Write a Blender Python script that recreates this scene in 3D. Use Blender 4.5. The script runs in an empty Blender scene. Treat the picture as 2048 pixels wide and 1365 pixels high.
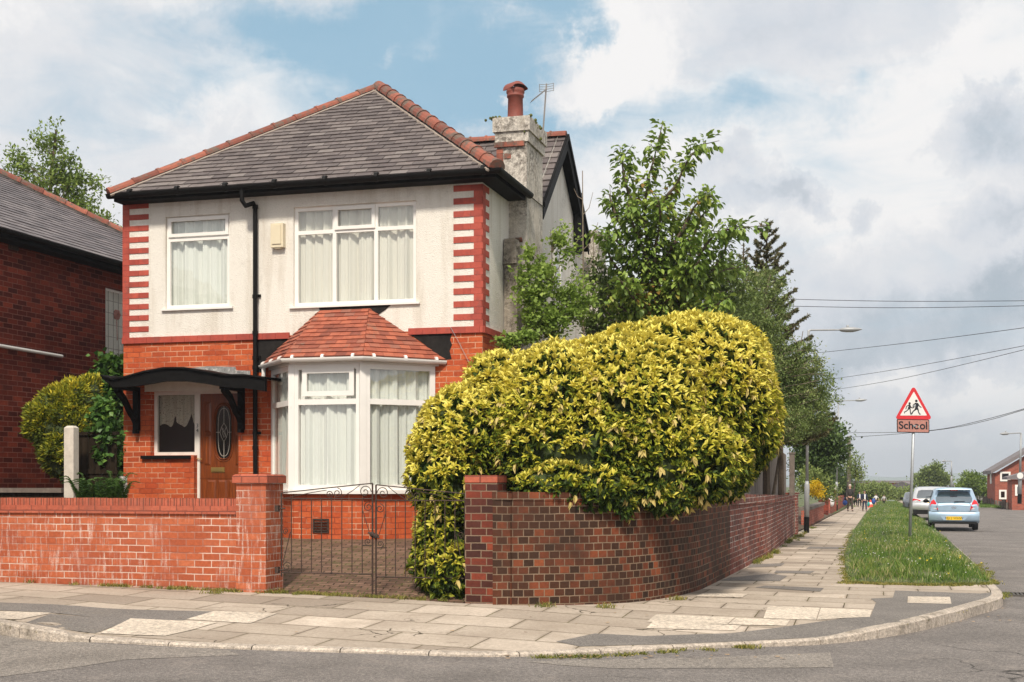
import bpy, bmesh, math, random
import numpy as np
from mathutils import Vector
R = math.radians
rng = np.random.default_rng(7)
random.seed(7)
SC = bpy.context.scene
COL = SC.collection

# ------------------------------------------------------------------ camera
F = 2400.0; PX0 = 1024.0; PY0 = 965.0; CAMZ = 1.6
cam = bpy.data.cameras.new('camera'); co = bpy.data.objects.new('camera', cam); COL.objects.link(co)
co.location = (0, 0, CAMZ); co.rotation_euler = (R(90), 0, 0)
cam.sensor_width = 36; cam.lens = F / 2048 * 36; cam.shift_y = (PY0 - 682.5) / 2048
cam.clip_end = 6000; cam.clip_start = .1
SC.camera = co
SC.view_settings.view_transform = 'Standard'; SC.view_settings.look = 'None'
SC.view_settings.exposure = 0.58; SC.view_settings.gamma = 1.0
SC.render.resolution_x = 1024; SC.render.resolution_y = 682

# ------------------------------------------------------------------ sun + sky
SUN_EL = R(48); SUN_AZ = R(186)     # azimuth clockwise from +Y: behind the camera
sd = Vector((math.sin(SUN_AZ) * math.cos(SUN_EL), math.cos(SUN_AZ) * math.cos(SUN_EL), math.sin(SUN_EL)))
sl = bpy.data.lights.new('sun', 'SUN'); sl.energy = 3.0; sl.angle = R(7); sl.color = (1, .91, .78)
so = bpy.data.objects.new('sun', sl); COL.objects.link(so); so.rotation_euler = (-sd).to_track_quat('-Z', 'Y').to_euler()
so.location = (-10, -10, 30)

W = bpy.data.worlds.new('World'); SC.world = W; W.use_nodes = True
nt = W.node_tree; nt.nodes.clear()
def N(nt, t, **k):
    n = nt.nodes.new(t)
    for a, b in k.items():
        if a == 'inp':
            for i, v in b.items(): n.inputs[i].default_value = v
        else: setattr(n, a, b)
    return n
def ramp(nt, fac, stops, interp='LINEAR'):
    n = nt.nodes.new('ShaderNodeValToRGB'); cr = n.color_ramp; cr.interpolation = interp
    while len(cr.elements) < len(stops): cr.elements.new(.5)
    for e, (p, c) in zip(cr.elements, stops):
        e.position = p; e.color = (*c, 1) if len(c) == 3 else c
    if fac is not None: nt.links.new(fac, n.inputs[0])
    return n.outputs[0]
def mth(nt, op, a, b=None, c=None, clamp=False):
    n = nt.nodes.new('ShaderNodeMath'); n.operation = op; n.use_clamp = clamp
    for i, v in enumerate((a, b, c)):
        if v is None: continue
        if isinstance(v, (int, float)): n.inputs[i].default_value = v
        else: nt.links.new(v, n.inputs[i])
    return n.outputs[0]
def vmth(nt, op, a, b=None):
    n = nt.nodes.new('ShaderNodeVectorMath'); n.operation = op
    for i, v in enumerate((a, b)):
        if v is None: continue
        if isinstance(v, (tuple, list)): n.inputs[i].default_value = v
        elif isinstance(v, (int, float)): n.inputs['Scale'].default_value = v
        else: nt.links.new(v, n.inputs[i])
    return n
def mixc(nt, f, a, b, mode='MIX'):
    n = nt.nodes.new('ShaderNodeMix'); n.data_type = 'RGBA'; n.blend_type = mode
    for s, v in ((n.inputs[0], f), (n.inputs[6], a), (n.inputs[7], b)):
        if isinstance(v, (int, float)): s.default_value = v
        elif isinstance(v, (tuple, list)): s.default_value = (*v, 1) if len(v) == 3 else v
        else: nt.links.new(v, s)
    return n.outputs[2]
def noise(nt, vec, scale, detail=5, rough=.55, dist=0):
    n = N(nt, 'ShaderNodeTexNoise', inp={'Scale': scale, 'Detail': detail, 'Roughness': rough, 'Distortion': dist})
    if vec is not None: nt.links.new(vec, n.inputs['Vector'])
    return n.outputs['Fac']
def pdir(px, py):
    return Vector(((px - PX0) / F, 1, (PY0 - py) / F)).normalized()

sky = N(nt, 'ShaderNodeTexSky', sky_type='NISHITA', sun_disc=False, sun_elevation=SUN_EL, sun_rotation=SUN_AZ,
        air_density=1.0, dust_density=1.2, ozone_density=1.6)
tc = N(nt, 'ShaderNodeTexCoord'); D = tc.outputs['Generated']
sep = N(nt, 'ShaderNodeSeparateXYZ'); nt.links.new(D, sep.inputs[0])
zz = mth(nt, 'ADD', mth(nt, 'MAXIMUM', sep.outputs[2], 0), .30)
inv = mth(nt, 'DIVIDE', 1.0, zz)
cmb = N(nt, 'ShaderNodeCombineXYZ'); nt.links.new(sep.outputs[0], cmb.inputs[0]); nt.links.new(sep.outputs[1], cmb.inputs[1])
pl = vmth(nt, 'SCALE', cmb.outputs[0]); nt.links.new(inv, pl.inputs['Scale']); PLV = pl.outputs[0]
# a distorted copy of the direction gives the cloud banks ragged edges
dn = N(nt, 'ShaderNodeTexNoise', inp={'Scale': 7.0, 'Detail': 10, 'Roughness': .68}); nt.links.new(D, dn.inputs['Vector'])
dofs = vmth(nt, 'SCALE', vmth(nt, 'SUBTRACT', dn.outputs['Color'], (.5, .5, .5)).outputs[0], .17)
DD = vmth(nt, 'NORMALIZE', vmth(nt, 'ADD', D, dofs.outputs[0]).outputs[0]).outputs[0]
def blob(px, py, rad, amp, sx=1.0):
    """soft patch of sky around one compass direction; rad in units of 1/2400 rad, sx widens it sideways"""
    c = pdir(px, py)
    d = vmth(nt, 'SUBTRACT', DD, tuple(c)).outputs[0]
    d = vmth(nt, 'MULTIPLY', d, (1 / sx, 1 / sx, 1)).outputs[0]
    L = vmth(nt, 'LENGTH', d).outputs['Value']
    m = N(nt, 'ShaderNodeMapRange', interpolation_type='SMOOTHSTEP', inp={1: 0.0, 2: rad / F, 3: amp, 4: 0.0}); nt.links.new(L, m.inputs[0])
    return m.outputs[0]
def total(vals):
    t = vals[0]
    for v in vals[1:]: t = mth(nt, 'ADD', t, v)
    return t
n1 = noise(nt, PLV, 1.6, 8, .6, .3)
n2 = noise(nt, D, 5.0, 8, .6, .2)
stv = N(nt, 'ShaderNodeMapping', inp={'Scale': (9, 3, 26), 'Rotation': (0, R(24), 0)}); nt.links.new(D, stv.inputs[0])
streak = noise(nt, stv.outputs[0], 1.0, 8, .65, .8)
blue = total([blob(720, 170, 250, 1.0, 1.5), blob(930, 70, 210, .9, 1.8), blob(600, 10, 170, .8, 1.9), blob(1100, 200, 170, .8, 1.2),
              blob(930, 235, 150, .7, 1.2), blob(1180, 40, 120, .7, 1.2), blob(1520, 225, 110, .8, 1.5), blob(1690, 215, 70, .6, 1.4), blob(1360, 200, 90, .5, 1.3), blob(400, 215, 80, .45, 1.4), blob(1250, 250, 90, .5, 1.6),
              blob(130, 230, 170, .4, 1.6), blob(330, 110, 150, .35, 1.5), blob(480, 40, 130, .55, 1.4), blob(1350, 430, 110, .3, 1.5), blob(1640, 330, 80, .25, 2)])
white = total([blob(1120, 150, 85, 1.2, 1.7), blob(1200, 115, 85, 1.1, 1.3), blob(985, 178, 36, 1.3, 1.1), blob(1300, 65, 100, 1.0, 1.1), blob(820, 85, 60, .7, 2.2), blob(745, 115, 40, .7, 1.6)])
bl = mth(nt, 'SUBTRACT', mth(nt, 'ADD', blue, mth(nt, 'MULTIPLY', mth(nt, 'SUBTRACT', n2, .5), 1.1)), white)
bl = mth(nt, 'SUBTRACT', bl, mth(nt, 'MULTIPLY', mth(nt, 'SUBTRACT', streak, .42), 1.5))
bmask = N(nt, 'ShaderNodeMapRange', interpolation_type='SMOOTHSTEP', inp={1: -.28, 2: 1.15, 3: 0.0, 4: .92}); nt.links.new(bl, bmask.inputs[0])
grey = total([blob(1770, 690, 250, .75, 1.7), blob(1690, 740, 110, .35, 1.6), blob(2040, 640, 130, .35, 1.6), blob(2010, 235, 120, .75, 1.2), blob(1590, 405, 55, .75, 1.6), blob(1480, 345, 55, .55, 2.2), blob(1725, 425, 50, .6, 1.4),
              blob(2020, 440, 60, .6, 1.8), blob(2040, 560, 80, .5, 1.4), blob(1530, 60, 180, .4, 1.8), blob(1850, 30, 130, .3, 1.5), blob(280, 60, 150, .25, 2), blob(1500, 420, 40, .4, 1.6), blob(200, 300, 200, .12, 2)])
puff = total([blob(1930, 765, 80, .7, 2.6), blob(1760, 775, 60, .5, 2.0), blob(1960, 880, 22, .8, 3.2), blob(1450, 230, 140, .45, 1.5), blob(1980, 90, 130, .4, 1.4), blob(1300, 130, 160, .4, 1.2), blob(1800, 590, 70, .25, 2.5), blob(1720, 300, 180, .25, 1.5), blob(350, 180, 300, .15, 1.6)])
gr = mth(nt, 'ADD', mth(nt, 'ADD', mth(nt, 'SUBTRACT', grey, puff), .05), mth(nt, 'MULTIPLY', mth(nt, 'SUBTRACT', n1, .5), .8))
gr = mth(nt, 'ADD', gr, mth(nt, 'MULTIPLY', mth(nt, 'SUBTRACT', noise(nt, DD, 8, 9, .68), .5), 1.3))
ccol = ramp(nt, gr, [(0.0, (6.4, 6.3, 6.25)), (.16, (5.5, 5.55, 5.7)), (.5, (4.7, 4.9, 5.25)), (1.0, (3.0, 3.45, 3.9))])
bluec = mixc(nt, .75, vmth(nt, 'MULTIPLY', sky.outputs[0], (.95, .95, .8)).outputs[0], (1.95, 3.55, 4.75))
skyc = mixc(nt, bmask.outputs[0], ccol, bluec)
# paler, flatter air close to the horizon
hz = N(nt, 'ShaderNodeMapRange', interpolation_type='SMOOTHSTEP', inp={1: 0.0, 2: .075, 3: .8, 4: 0.0}); nt.links.new(sep.outputs[2], hz.inputs[0])
skyc = mixc(nt, hz.outputs[0], skyc, (4.6, 4.75, 5.1))
# nothing but dim ground-coloured light from below the horizon
lo = mth(nt, 'LESS_THAN', sep.outputs[2], -.02)
skyc = mixc(nt, lo, skyc, (1.5, 1.35, 1.2))
bg = N(nt, 'ShaderNodeBackground', inp={1: .1}); nt.links.new(skyc, bg.inputs[0])
ow = N(nt, 'ShaderNodeOutputWorld'); nt.links.new(bg.outputs[0], ow.inputs[0])

# ------------------------------------------------------------------ scene graph helpers
def link(o): COL.objects.link(o); return o
def meta(o, label=None, cat=None, group=None, kind=None):
    if label: o['label'] = label
    if cat: o['category'] = cat
    if group: o['group'] = group
    if kind: o['kind'] = kind
    return o
def thing(name, label, cat, loc=(0, 0, 0), group=None):
    o = link(bpy.data.objects.new(name, None)); o.location = loc; o.empty_display_size = .2
    return meta(o, label, cat, group)
def copy_tree(o, parent=None):
    c = o.copy(); COL.objects.link(c)
    if parent is not None: c.parent = parent; c.matrix_parent_inverse = o.matrix_parent_inverse.copy()
    for ch in [x for x in COL.objects if x.parent == o]: copy_tree(ch, c)
    return c
def worldloc(o):
    p = Vector((0, 0, 0))
    while o is not None: p = p + o.location; o = o.parent
    return p
def finish(name, me, mat, parent, smooth=False, auto=None):
    o = bpy.data.objects.new(name, me); link(o)
    if mat is not None:
        for m in (mat if isinstance(mat, (list, tuple)) else [mat]): me.materials.append(m)
    if parent is not None:
        o.parent = parent
        w = worldloc(parent)
        o.location = (0, 0, 0)
        n = len(me.vertices); a = np.empty(n * 3, 'f'); me.vertices.foreach_get('co', a)
        a = a.reshape(-1, 3) - np.array(w, 'f'); me.vertices.foreach_set('co', a.ravel()); me.update()
    if smooth: me.polygons.foreach_set('use_smooth', [True] * len(me.polygons))
    return o

class MB:
    """collects polygons with metric UVs and a per-face random value"""
    def __init__(s): s.v = []; s.f = []; s.uv = []; s.r = []; s.m = []
    def poly(s, pts, uv=None, r=None, m=0):
        i = len(s.v); pts = [Vector(p) for p in pts]; s.v += [tuple(p) for p in pts]
        s.f.append(tuple(range(i, i + len(pts))))
        if uv is None:
            n = Vector((0, 0, 0))
            for k in range(len(pts)):
                a = pts[k]; b = pts[(k + 1) % len(pts)]
                n += Vector(((a.y - b.y) * (a.z + b.z), (a.z - b.z) * (a.x + b.x), (a.x - b.x) * (a.y + b.y)))
            if n.length > 1e-12: n.normalize()
            if abs(n.z) > .8: uv = [(p.x * .9553 - p.y * .2957, p.x * .2957 + p.y * .9553) for p in pts]
            else:
                t = Vector((-n.y, n.x, 0)).normalized(); uv = [(p.dot(t), p.z) for p in pts]
        s.uv += list(uv); s.r.append(random.random() if r is None else r); s.m.append(m)
    def hexa(s, c, r=None, m=0):
        """c: 8 corners, bottom ring 0-3 then top ring 4-7 (counter-clockwise from above)"""
        for q in ((3, 2, 1, 0), (4, 5, 6, 7), (0, 1, 5, 4), (1, 2, 6, 5), (2, 3, 7, 6), (3, 0, 4, 7)):
            s.poly([c[i] for i in q], r=r, m=m)
    def tube(s, pts, rad, n=8, r=None, m=0, cap=True):
        pts = [Vector(p) for p in pts]; rad = rad if isinstance(rad, (list, tuple)) else [rad] * len(pts)
        rings = []; ref = None
        for k, p in enumerate(pts):
            d = (pts[min(k + 1, len(pts) - 1)] - pts[max(k - 1, 0)])
            if d.length < 1e-9: d = Vector((0, 0, 1))
            d.normalize()
            if ref is None: ref = Vector((0, 0, 1)) if abs(d.z) < .9 else Vector((1, 0, 0))
            a = d.cross(ref);
            if a.length < 1e-6: a = d.cross(Vector((0, 1, 0)))
            a.normalize(); b = a.cross(d).normalized(); ref = b
            rings.append([p + (a * math.cos(2 * math.pi * j / n) + b * math.sin(2 * math.pi * j / n)) * rad[k] for j in range(n)])
        rr = random.random() if r is None else r
        base = len(s.v); i0 = base
        for ring in rings: s.v += [tuple(p) for p in ring]
        L = 0
        for k in range(len(rings) - 1):
            dl = (pts[k + 1] - pts[k]).length
            for j in range(n):
                j2 = (j + 1) % n
                s.f.append((i0 + k * n + j, i0 + (k + 1) * n + j, i0 + (k + 1) * n + j2, i0 + k * n + j2))
                s.uv += [(j / n, L), (j / n, L + dl), ((j + 1) / n, L + dl), ((j + 1) / n, L)]; s.r.append(rr); s.m.append(m)
            L += dl
        if cap and n > 2:
            s.f.append(tuple(i0 + j for j in range(n))); s.uv += [(0, 0)] * n; s.r.append(rr); s.m.append(m)
            s.f.append(tuple(i0 + (len(rings) - 1) * n + j for j in reversed(range(n)))); s.uv += [(0, 0)] * n; s.r.append(rr); s.m.append(m)
    def grid(s, rows, uvs=None, m=0, r=None, close=False):
        """rows of points joined by shared vertices"""
        i0 = len(s.v); nc = len(rows[0])
        for row in rows: s.v += [tuple(p) for p in row]
        for i in range(len(rows) - 1):
            for j in range(nc if close else nc - 1):
                j2 = (j + 1) % nc
                q = ((i, j), (i, j2), (i + 1, j2), (i + 1, j))
                s.f.append(tuple(i0 + a * nc + b for a, b in q))
                if uvs: s.uv += [uvs[a][b] for a, b in q]
                else: s.uv += [(rows[a][b][0] * .9553 - rows[a][b][1] * .2957, rows[a][b][0] * .2957 + rows[a][b][1] * .9553) for a, b in q]
                s.r.append(random.random() if r is None else r); s.m.append(m)
    def ball(s, c, rx, ry=None, rz=None, n=10, k=7, m=0):
        ry = ry or rx; rz = rz or rx; c = Vector(c)
        rows = [[c + Vector((rx * math.cos(2 * math.pi * j / n) * math.sin(math.pi * i / k), ry * math.sin(2 * math.pi * j / n) * math.sin(math.pi * i / k), rz * math.cos(math.pi * i / k))) for j in range(n)] for i in range(k + 1)]
        s.grid(rows, close=True, m=m)
    def build(s, name, mat, parent=None, smooth=False):
        me = bpy.data.meshes.new(name); me.from_pydata(s.v, [], s.f)
        uvl = me.uv_layers.new(name='UVMap')
        if len(s.uv) == len(me.loops): uvl.data.foreach_set('uv', np.array(s.uv, 'f').ravel())
        at = me.attributes.new('rnd', 'FLOAT', 'FACE'); at.data.foreach_set('value', np.array(s.r, 'f'))
        if any(s.m): me.polygons.foreach_set('material_index', s.m)
        me.update()
        return finish(name, me, mat, parent, smooth)

def np_mesh(name, V, faces_n, idx, rnd, mat, parent=None, smooth=False):
    """fast mesh: V (n,3); faces all of size faces_n; idx (m,faces_n)"""
    me = bpy.data.meshes.new(name); me.vertices.add(len(V)); me.vertices.foreach_set('co', V.astype('f').ravel())
    m = len(idx); me.loops.add(m * faces_n); me.loops.foreach_set('vertex_index', idx.astype('i').ravel())
    me.polygons.add(m); me.polygons.foreach_set('loop_start', np.arange(0, m * faces_n, faces_n, dtype='i'))
    me.update(calc_edges=True)
    at = me.attributes.new('rnd', 'FLOAT', 'FACE'); at.data.foreach_set('value', rnd.astype('f'))
    return finish(name, me, mat, parent, smooth)

class Frame:
    """local frame of a wall: ex to the right along it, ey away from the viewer, z up"""
    def __init__(s, O, ex, ey): s.O = Vector(O); s.ex = Vector(ex); s.ey = Vector(ey)
    def p(s, x, y, z): return Vector((s.O.x + s.ex.x * x + s.ey.x * y, s.O.y + s.ex.y * x + s.ey.y * y, z))
    def px(s, px, py, y=0.0):
        r = (px - PX0) / F; ox = s.O.x + s.ey.x * y; oy = s.O.y + s.ey.y * y
        x = (r * oy - ox) / (s.ex.x - r * s.ex.y)
        return x, CAMZ + (oy + s.ex.y * x) * (PY0 - py) / F
    def side(s, px, py, x=0.0):
        r = (px - PX0) / F; ox = s.O.x + s.ex.x * x; oy = s.O.y + s.ex.y * x
        y = (r * oy - ox) / (s.ey.x - r * s.ey.y)
        return y, CAMZ + (oy + s.ey.y * y) * (PY0 - py) / F
    def box(s, mb, x0, x1, y0, y1, z0, z1, m=0, r=None, dz=0):
        c = [s.p(x0, y0, z0), s.p(x1, y0, z0 + dz), s.p(x1, y1, z0 + dz), s.p(x0, y1, z0), s.p(x0, y0, z1), s.p(x1, y0, z1 + dz), s.p(x1, y1, z1 + dz), s.p(x0, y1, z1)]
        mb.hexa(c, m=m, r=r)
A_ = R(14.3); B_ = R(17.3)
H = Frame((-.46, 18.7, 0), (math.cos(A_), -math.sin(A_), 0), (math.sin(B_), math.cos(B_), 0))
def at(px, py, Y): return Vector(((px - PX0) / F * Y, Y, CAMZ + (PY0 - py) / F * Y))

# ------------------------------------------------------------------ ground heights
def zroad(X, Y):
    return .02 - .018 * min(3, max(-12, X)) - .0042 * min(26, max(0, Y - 15)) * min(1, max(0, (X + 1) / 3))
def hit(px, py, dz):
    """where the sight line through a spot meets the sloping ground raised by dz"""
    Y = 15.0
    for _ in range(60):
        X = (px - PX0) / F * Y; z = zroad(X, Y) + dz
        Y2 = (CAMZ - z) * F / (py - PY0); Y += (Y2 - Y) * .6
    return Vector(((px - PX0) / F * Y, Y, zroad((px - PX0) / F * Y, Y) + dz))
KERB = [(-150, 1224, .11), (0, 1246, .11), (100, 1263, .09), (190, 1277, .03), (400, 1290, .02), (600, 1297, .02), (760, 1302, .02), (960, 1308, .02),
        (1150, 1303, .025), (1400, 1290, .03), (1640, 1278, .05), (1780, 1253, .10), (1880, 1230, .12), (1960, 1208, .12), (1999, 1196, .12), (2004, 1185, .12),
        (1990, 1169, .11), (1945, 1122, .08), (1895, 1078, .08), (1860, 1050, .08), (1835, 1031, .08), (1812, 1009, .08), (1793, 991, .08), (1783, 978, .08)]
WALL = [(-150, 1160), (0, 1166), (130, 1171), (280, 1178), (420, 1184), (560, 1190), (700, 1197), (830, 1203), (935, 1210), (1073, 1211), (1218, 1208), (1315, 1199),
        (1388, 1184), (1436, 1163), (1508, 1126), (1540, 1109), (1588, 1070), (1630, 1050), (1660, 1034), (1690, 1019), (1715, 1003), (1735, 992), (1752, 981), (1762, 974)]
KP = [hit(*k) for k in KERB]; WP = [hit(a, b, .15) for a, b in WALL]
def catmull(P, n):
    out = []
    for i in range(len(P) - 1):
        p0 = P[max(i - 1, 0)]; p1 = P[i]; p2 = P[i + 1]; p3 = P[min(i + 2, len(P) - 1)]
        for k in range(n):
            t = k / n
            out.append(.5 * ((2 * p1) + (p2 - p0) * t + (2 * p0 - 5 * p1 + 4 * p2 - p3) * t * t + (3 * p1 - p0 - 3 * p2 + p3) * t ** 3))
    out.append(P[-1]); return out
KS = catmull(KP, 6); WS = catmull(WP, 6)
def zpav(X, Y):
    """pavement height near a point, from the nearest station pair"""
    best = None
    for k, w in zip(KS, WS):
        dx, dy = w.x - k.x, w.y - k.y; L2 = dx * dx + dy * dy
        t = max(0, min(1, ((X - k.x) * dx + (Y - k.y) * dy) / L2)); d = (X - k.x - t * dx) ** 2 + (Y - k.y - t * dy) ** 2
        if best is None or d < best[0]: best = (d, k.z + t * (w.z - k.z))
    return best[1]
def hitp(px, py, dz=0.0):
    """where the sight line meets the pavement"""
    P = hit(px, py, .1)
    for _ in range(25):
        z = zpav(P.x, P.y); Y = P.y + ((CAMZ - z) * F / (py - PY0) - P.y) * .7
        P = Vector(((px - PX0) / F * Y, Y, z))
    return Vector((P.x, P.y, P.z + dz))

def sheet(name, mat, polys, zf, cuts=10):
    """thin patches laid over sloping ground: outline points on the ground plane, triangulated, subdivided and draped by zf"""
    bm = bmesh.new()
    for P in polys:
        out = []
        for k in range(len(P)):
            a, b = P[k], P[(k + 1) % len(P)]; m = max(1, int((b - a).length / .3))
            out += [a.lerp(b, q / m) for q in range(m)]
        f = bm.faces.new([bm.verts.new((p.x, p.y, 0)) for p in out])
    bmesh.ops.triangulate(bm, faces=bm.faces[:])
    for _ in range(4):
        es = [e for e in bm.edges if e.calc_length() > .45]
        if not es: break
        bmesh.ops.subdivide_edges(bm, edges=es, cuts=1); bmesh.ops.triangulate(bm, faces=bm.faces[:])
    for v in bm.verts: v.co.z = zf(v.co.x, v.co.y)
    for f in bm.faces:
        if f.normal.z < 0: f.normal_flip()
    me = bpy.data.meshes.new(name); bm.to_mesh(me); bm.free(); uv = me.uv_layers.new(name='UVMap')
    for l in me.loops: c = me.vertices[l.vertex_index].co; uv.data[l.index].uv = (c.x * .9553 - c.y * .2957, c.x * .2957 + c.y * .9553)
    return meta(finish(name, me, mat, None, True), kind='structure')
# ------------------------------------------------------------------ materials
MATS = {}
def newmat(name):
    m = bpy.data.materials.new(name); m.use_nodes = True; nt = m.node_tree; nt.nodes.clear()
    o = nt.nodes.new('ShaderNodeOutputMaterial'); p = nt.nodes.new('ShaderNodeBsdfPrincipled'); nt.links.new(p.outputs[0], o.inputs[0])
    MATS[name] = m
    return m, nt, p, o
def setv(nt, sock, v):
    if isinstance(v, (int, float)): sock.default_value = v
    elif isinstance(v, (tuple, list)): sock.default_value = (*v, 1) if len(v) == 3 else v
    else: nt.links.new(v, sock)
def bump(nt, p, h, strength=.5, dist=.01):
    b = N(nt, 'ShaderNodeBump', inp={'Strength': strength, 'Distance': dist}); nt.links.new(h, b.inputs['Height']); nt.links.new(b.outputs[0], p.inputs['Normal'])
def attr(nt, n): a = nt.nodes.new('ShaderNodeAttribute'); a.attribute_name = n; return a.outputs['Fac']
def uvn(nt): return nt.nodes.new('ShaderNodeTexCoord').outputs['UV']
def obn(nt): return nt.nodes.new('ShaderNodeTexCoord').outputs['Object']
def plain(name, col, rough=.5, metal=0, var=.12, scale=6, bmp=0, spec=.5, dirt=None):
    m, nt, p, o = newmat(name); oc = obn(nt)
    n = noise(nt, oc, scale, 6, .6)
    c = ramp(nt, n, [(.25, tuple(x * (1 - var) for x in col)), (.75, tuple(min(1, x * (1 + var)) for x in col))])
    if dirt:
        d = noise(nt, oc, dirt[1], 7, .65); f = ramp(nt, d, [(dirt[2], (0, 0, 0)), (dirt[2] + .15, (1, 1, 1))]); c = mixc(nt, f, c, dirt[0])
    setv(nt, p.inputs['Base Color'], c); p.inputs['Roughness'].default_value = rough; p.inputs['Metallic'].default_value = metal
    p.inputs['Specular IOR Level'].default_value = spec
    if bmp: bump(nt, p, noise(nt, oc, 60, 4), bmp, .01)
    return m
def crackmask(nt, vec, sc, keep=.55):
    wn = N(nt, 'ShaderNodeTexNoise', inp={'Scale': sc * 3, 'Detail': 5}); nt.links.new(vec, wn.inputs['Vector'])
    w = vmth(nt, 'ADD', vec, vmth(nt, 'SCALE', vmth(nt, 'SUBTRACT', wn.outputs['Color'], (.5, .5, .5)).outputs[0], .35 / sc).outputs[0]).outputs[0]
    v = N(nt, 'ShaderNodeTexVoronoi', feature='DISTANCE_TO_EDGE', inp={'Scale': sc}); nt.links.new(w, v.inputs['Vector'])
    e = ramp(nt, v.outputs['Distance'], [(.004 * sc, (1, 1, 1)), (.011 * sc, (0, 0, 0))]); k = ramp(nt, noise(nt, vec, sc * .6, 3, .5), [(keep, (0, 0, 0)), (keep + .06, (1, 1, 1))])
    return mth(nt, 'MULTIPLY', e, k)
def brickmat(name, stops, mortar, bw=.235, bh=.088, ms=.008, off=.5, rough=.75, stain=None, mortar2=None, cracks=None, grime=0, freq=2, bmpd=.006, rot=None, dark=None, specv=.10, efflo=False):
    """stops: ramp of brick colours by random; mortar2 mixes a second mortar colour patchily"""
    m, nt, p, o = newmat(name); uv = uvn(nt)
    # small wobble so the courses are not ruler straight
    wn = N(nt, 'ShaderNodeTexNoise', inp={'Scale': 3.0, 'Detail': 2}); nt.links.new(uv, wn.inputs['Vector'])
    wob = vmth(nt, 'SCALE', vmth(nt, 'SUBTRACT', wn.outputs['Color'], (.5, .5, .5)).outputs[0], .012)
    wn2 = N(nt, 'ShaderNodeTexNoise', inp={'Scale': 40.0, 'Detail': 2}); nt.links.new(uv, wn2.inputs['Vector'])
    wob2 = vmth(nt, 'SCALE', vmth(nt, 'SUBTRACT', wn2.outputs['Color'], (.5, .5, .5)).outputs[0], .007)
    vec = vmth(nt, 'ADD', vmth(nt, 'ADD', uv, wob.outputs[0]).outputs[0], wob2.outputs[0]).outputs[0]
    b = N(nt, 'ShaderNodeTexBrick', offset=off, offset_frequency=freq, inp={'Scale': 1.0, 'Brick Width': bw, 'Row Height': bh, 'Mortar Size': ms, 'Mortar Smooth': .25, 'Bias': 0.0,
          'Color1': (0, 0, 0, 1), 'Color2': (1, 1, 1, 1), 'Mortar': (.5, .5, .5, 1)})
    nt.links.new(vec, b.inputs['Vector'])
    c = ramp(nt, b.outputs['Color'], stops)
    n = noise(nt, uv, 22, 6, .65); c = mixc(nt, .55, c, ramp(nt, n, [(.3, (.62, .62, .62)), (.7, (1.25, 1.25, 1.25))]), 'MULTIPLY')
    mo = mortar
    if mortar2:
        mf = ramp(nt, noise(nt, uv, 1.7, 4, .6), [(.42, (0, 0, 0)), (.56, (1, 1, 1))]); mo = mixc(nt, mf, mortar, mortar2)
    c = mixc(nt, b.outputs['Fac'], c, mo)
    if stain:
        sc, lo_, hi_ = stain[1:4]
        sf = ramp(nt, noise(nt, uv, sc, 7, .65), [(lo_, (0, 0, 0)), (hi_, (1, 1, 1))]); c = mixc(nt, mth(nt, 'MULTIPLY', sf, stain[4]), c, stain[0])
    if grime:   # dirt that gathers along the joints and in broad tide marks
        b2 = N(nt, 'ShaderNodeTexBrick', offset=off, offset_frequency=freq, inp={'Scale': 1.0, 'Brick Width': bw, 'Row Height': bh, 'Mortar Size': ms * 7, 'Mortar Smooth': 1.0}); nt.links.new(vec, b2.inputs['Vector'])
        g1 = mth(nt, 'MULTIPLY', b2.outputs['Fac'], ramp(nt, noise(nt, uv, 3.5, 5, .7), [(.35, (0, 0, 0)), (.65, (1, 1, 1))])); c = mixc(nt, mth(nt, 'MULTIPLY', g1, grime), c, (.13, .10, .075))
        c = mixc(nt, mth(nt, 'MULTIPLY', ramp(nt, noise(nt, uv, 28, 4, .75), [(.58, (0, 0, 0)), (.68, (1, 1, 1))]), .35), c, (.17, .14, .11))
    if cracks: c = mixc(nt, crackmask(nt, uv, cracks), c, (.06, .05, .035))
    if efflo:   # lime streaks that run down from joints
        mp = N(nt, 'ShaderNodeMapping', inp={'Scale': (26, 2.6, 1)}); nt.links.new(uv, mp.inputs[0])
        s1 = noise(nt, mp.outputs[0], 1.0, 4, .6)
        s2 = noise(nt, uv, .9, 3, .5)
        s3 = noise(nt, uv, 45, 3, .6)
        e = mth(nt, 'MULTIPLY', ramp(nt, s1, [(.52, (0, 0, 0)), (.64, (1, 1, 1))]), ramp(nt, s2, [(.45, (0, 0, 0)), (.56, (1, 1, 1))]))
        e = mth(nt, 'MULTIPLY', e, ramp(nt, s3, [(.35, (.2, .2, .2)), (.6, (1, 1, 1))]))
        c = mixc(nt, mth(nt, 'MULTIPLY', e, .58), c, (.70, .60, .54))
    setv(nt, p.inputs['Base Color'], c); p.inputs['Roughness'].default_value = rough; p.inputs['Specular IOR Level'].default_value = specv
    hh = mth(nt, 'SUBTRACT', mth(nt, 'MULTIPLY', n, .35), b.outputs['Fac'])
    bump(nt, p, hh, .8, bmpd)
    return m
M = MATS
brickmat('painted_orange_brick', [(0, (.38, .074, .03)), (.35, (.47, .094, .034)), (.7, (.54, .122, .044)), (1, (.43, .076, .03))], (.30, .062, .032), ms=.007, mortar2=(.62, .34, .22),
         stain=((.25, .06, .035), 1.2, .56, .75, .55))
brickmat('garden_wall_brick', [(0, (.36, .09, .042)), (.5, (.42, .108, .048)), (1, (.48, .14, .066))], (.36, .15, .105), ms=.0075, mortar2=(.64, .47, .39),
         stain=((.30, .10, .075), 1.0, .5, .72, .6), efflo=True)
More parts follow.
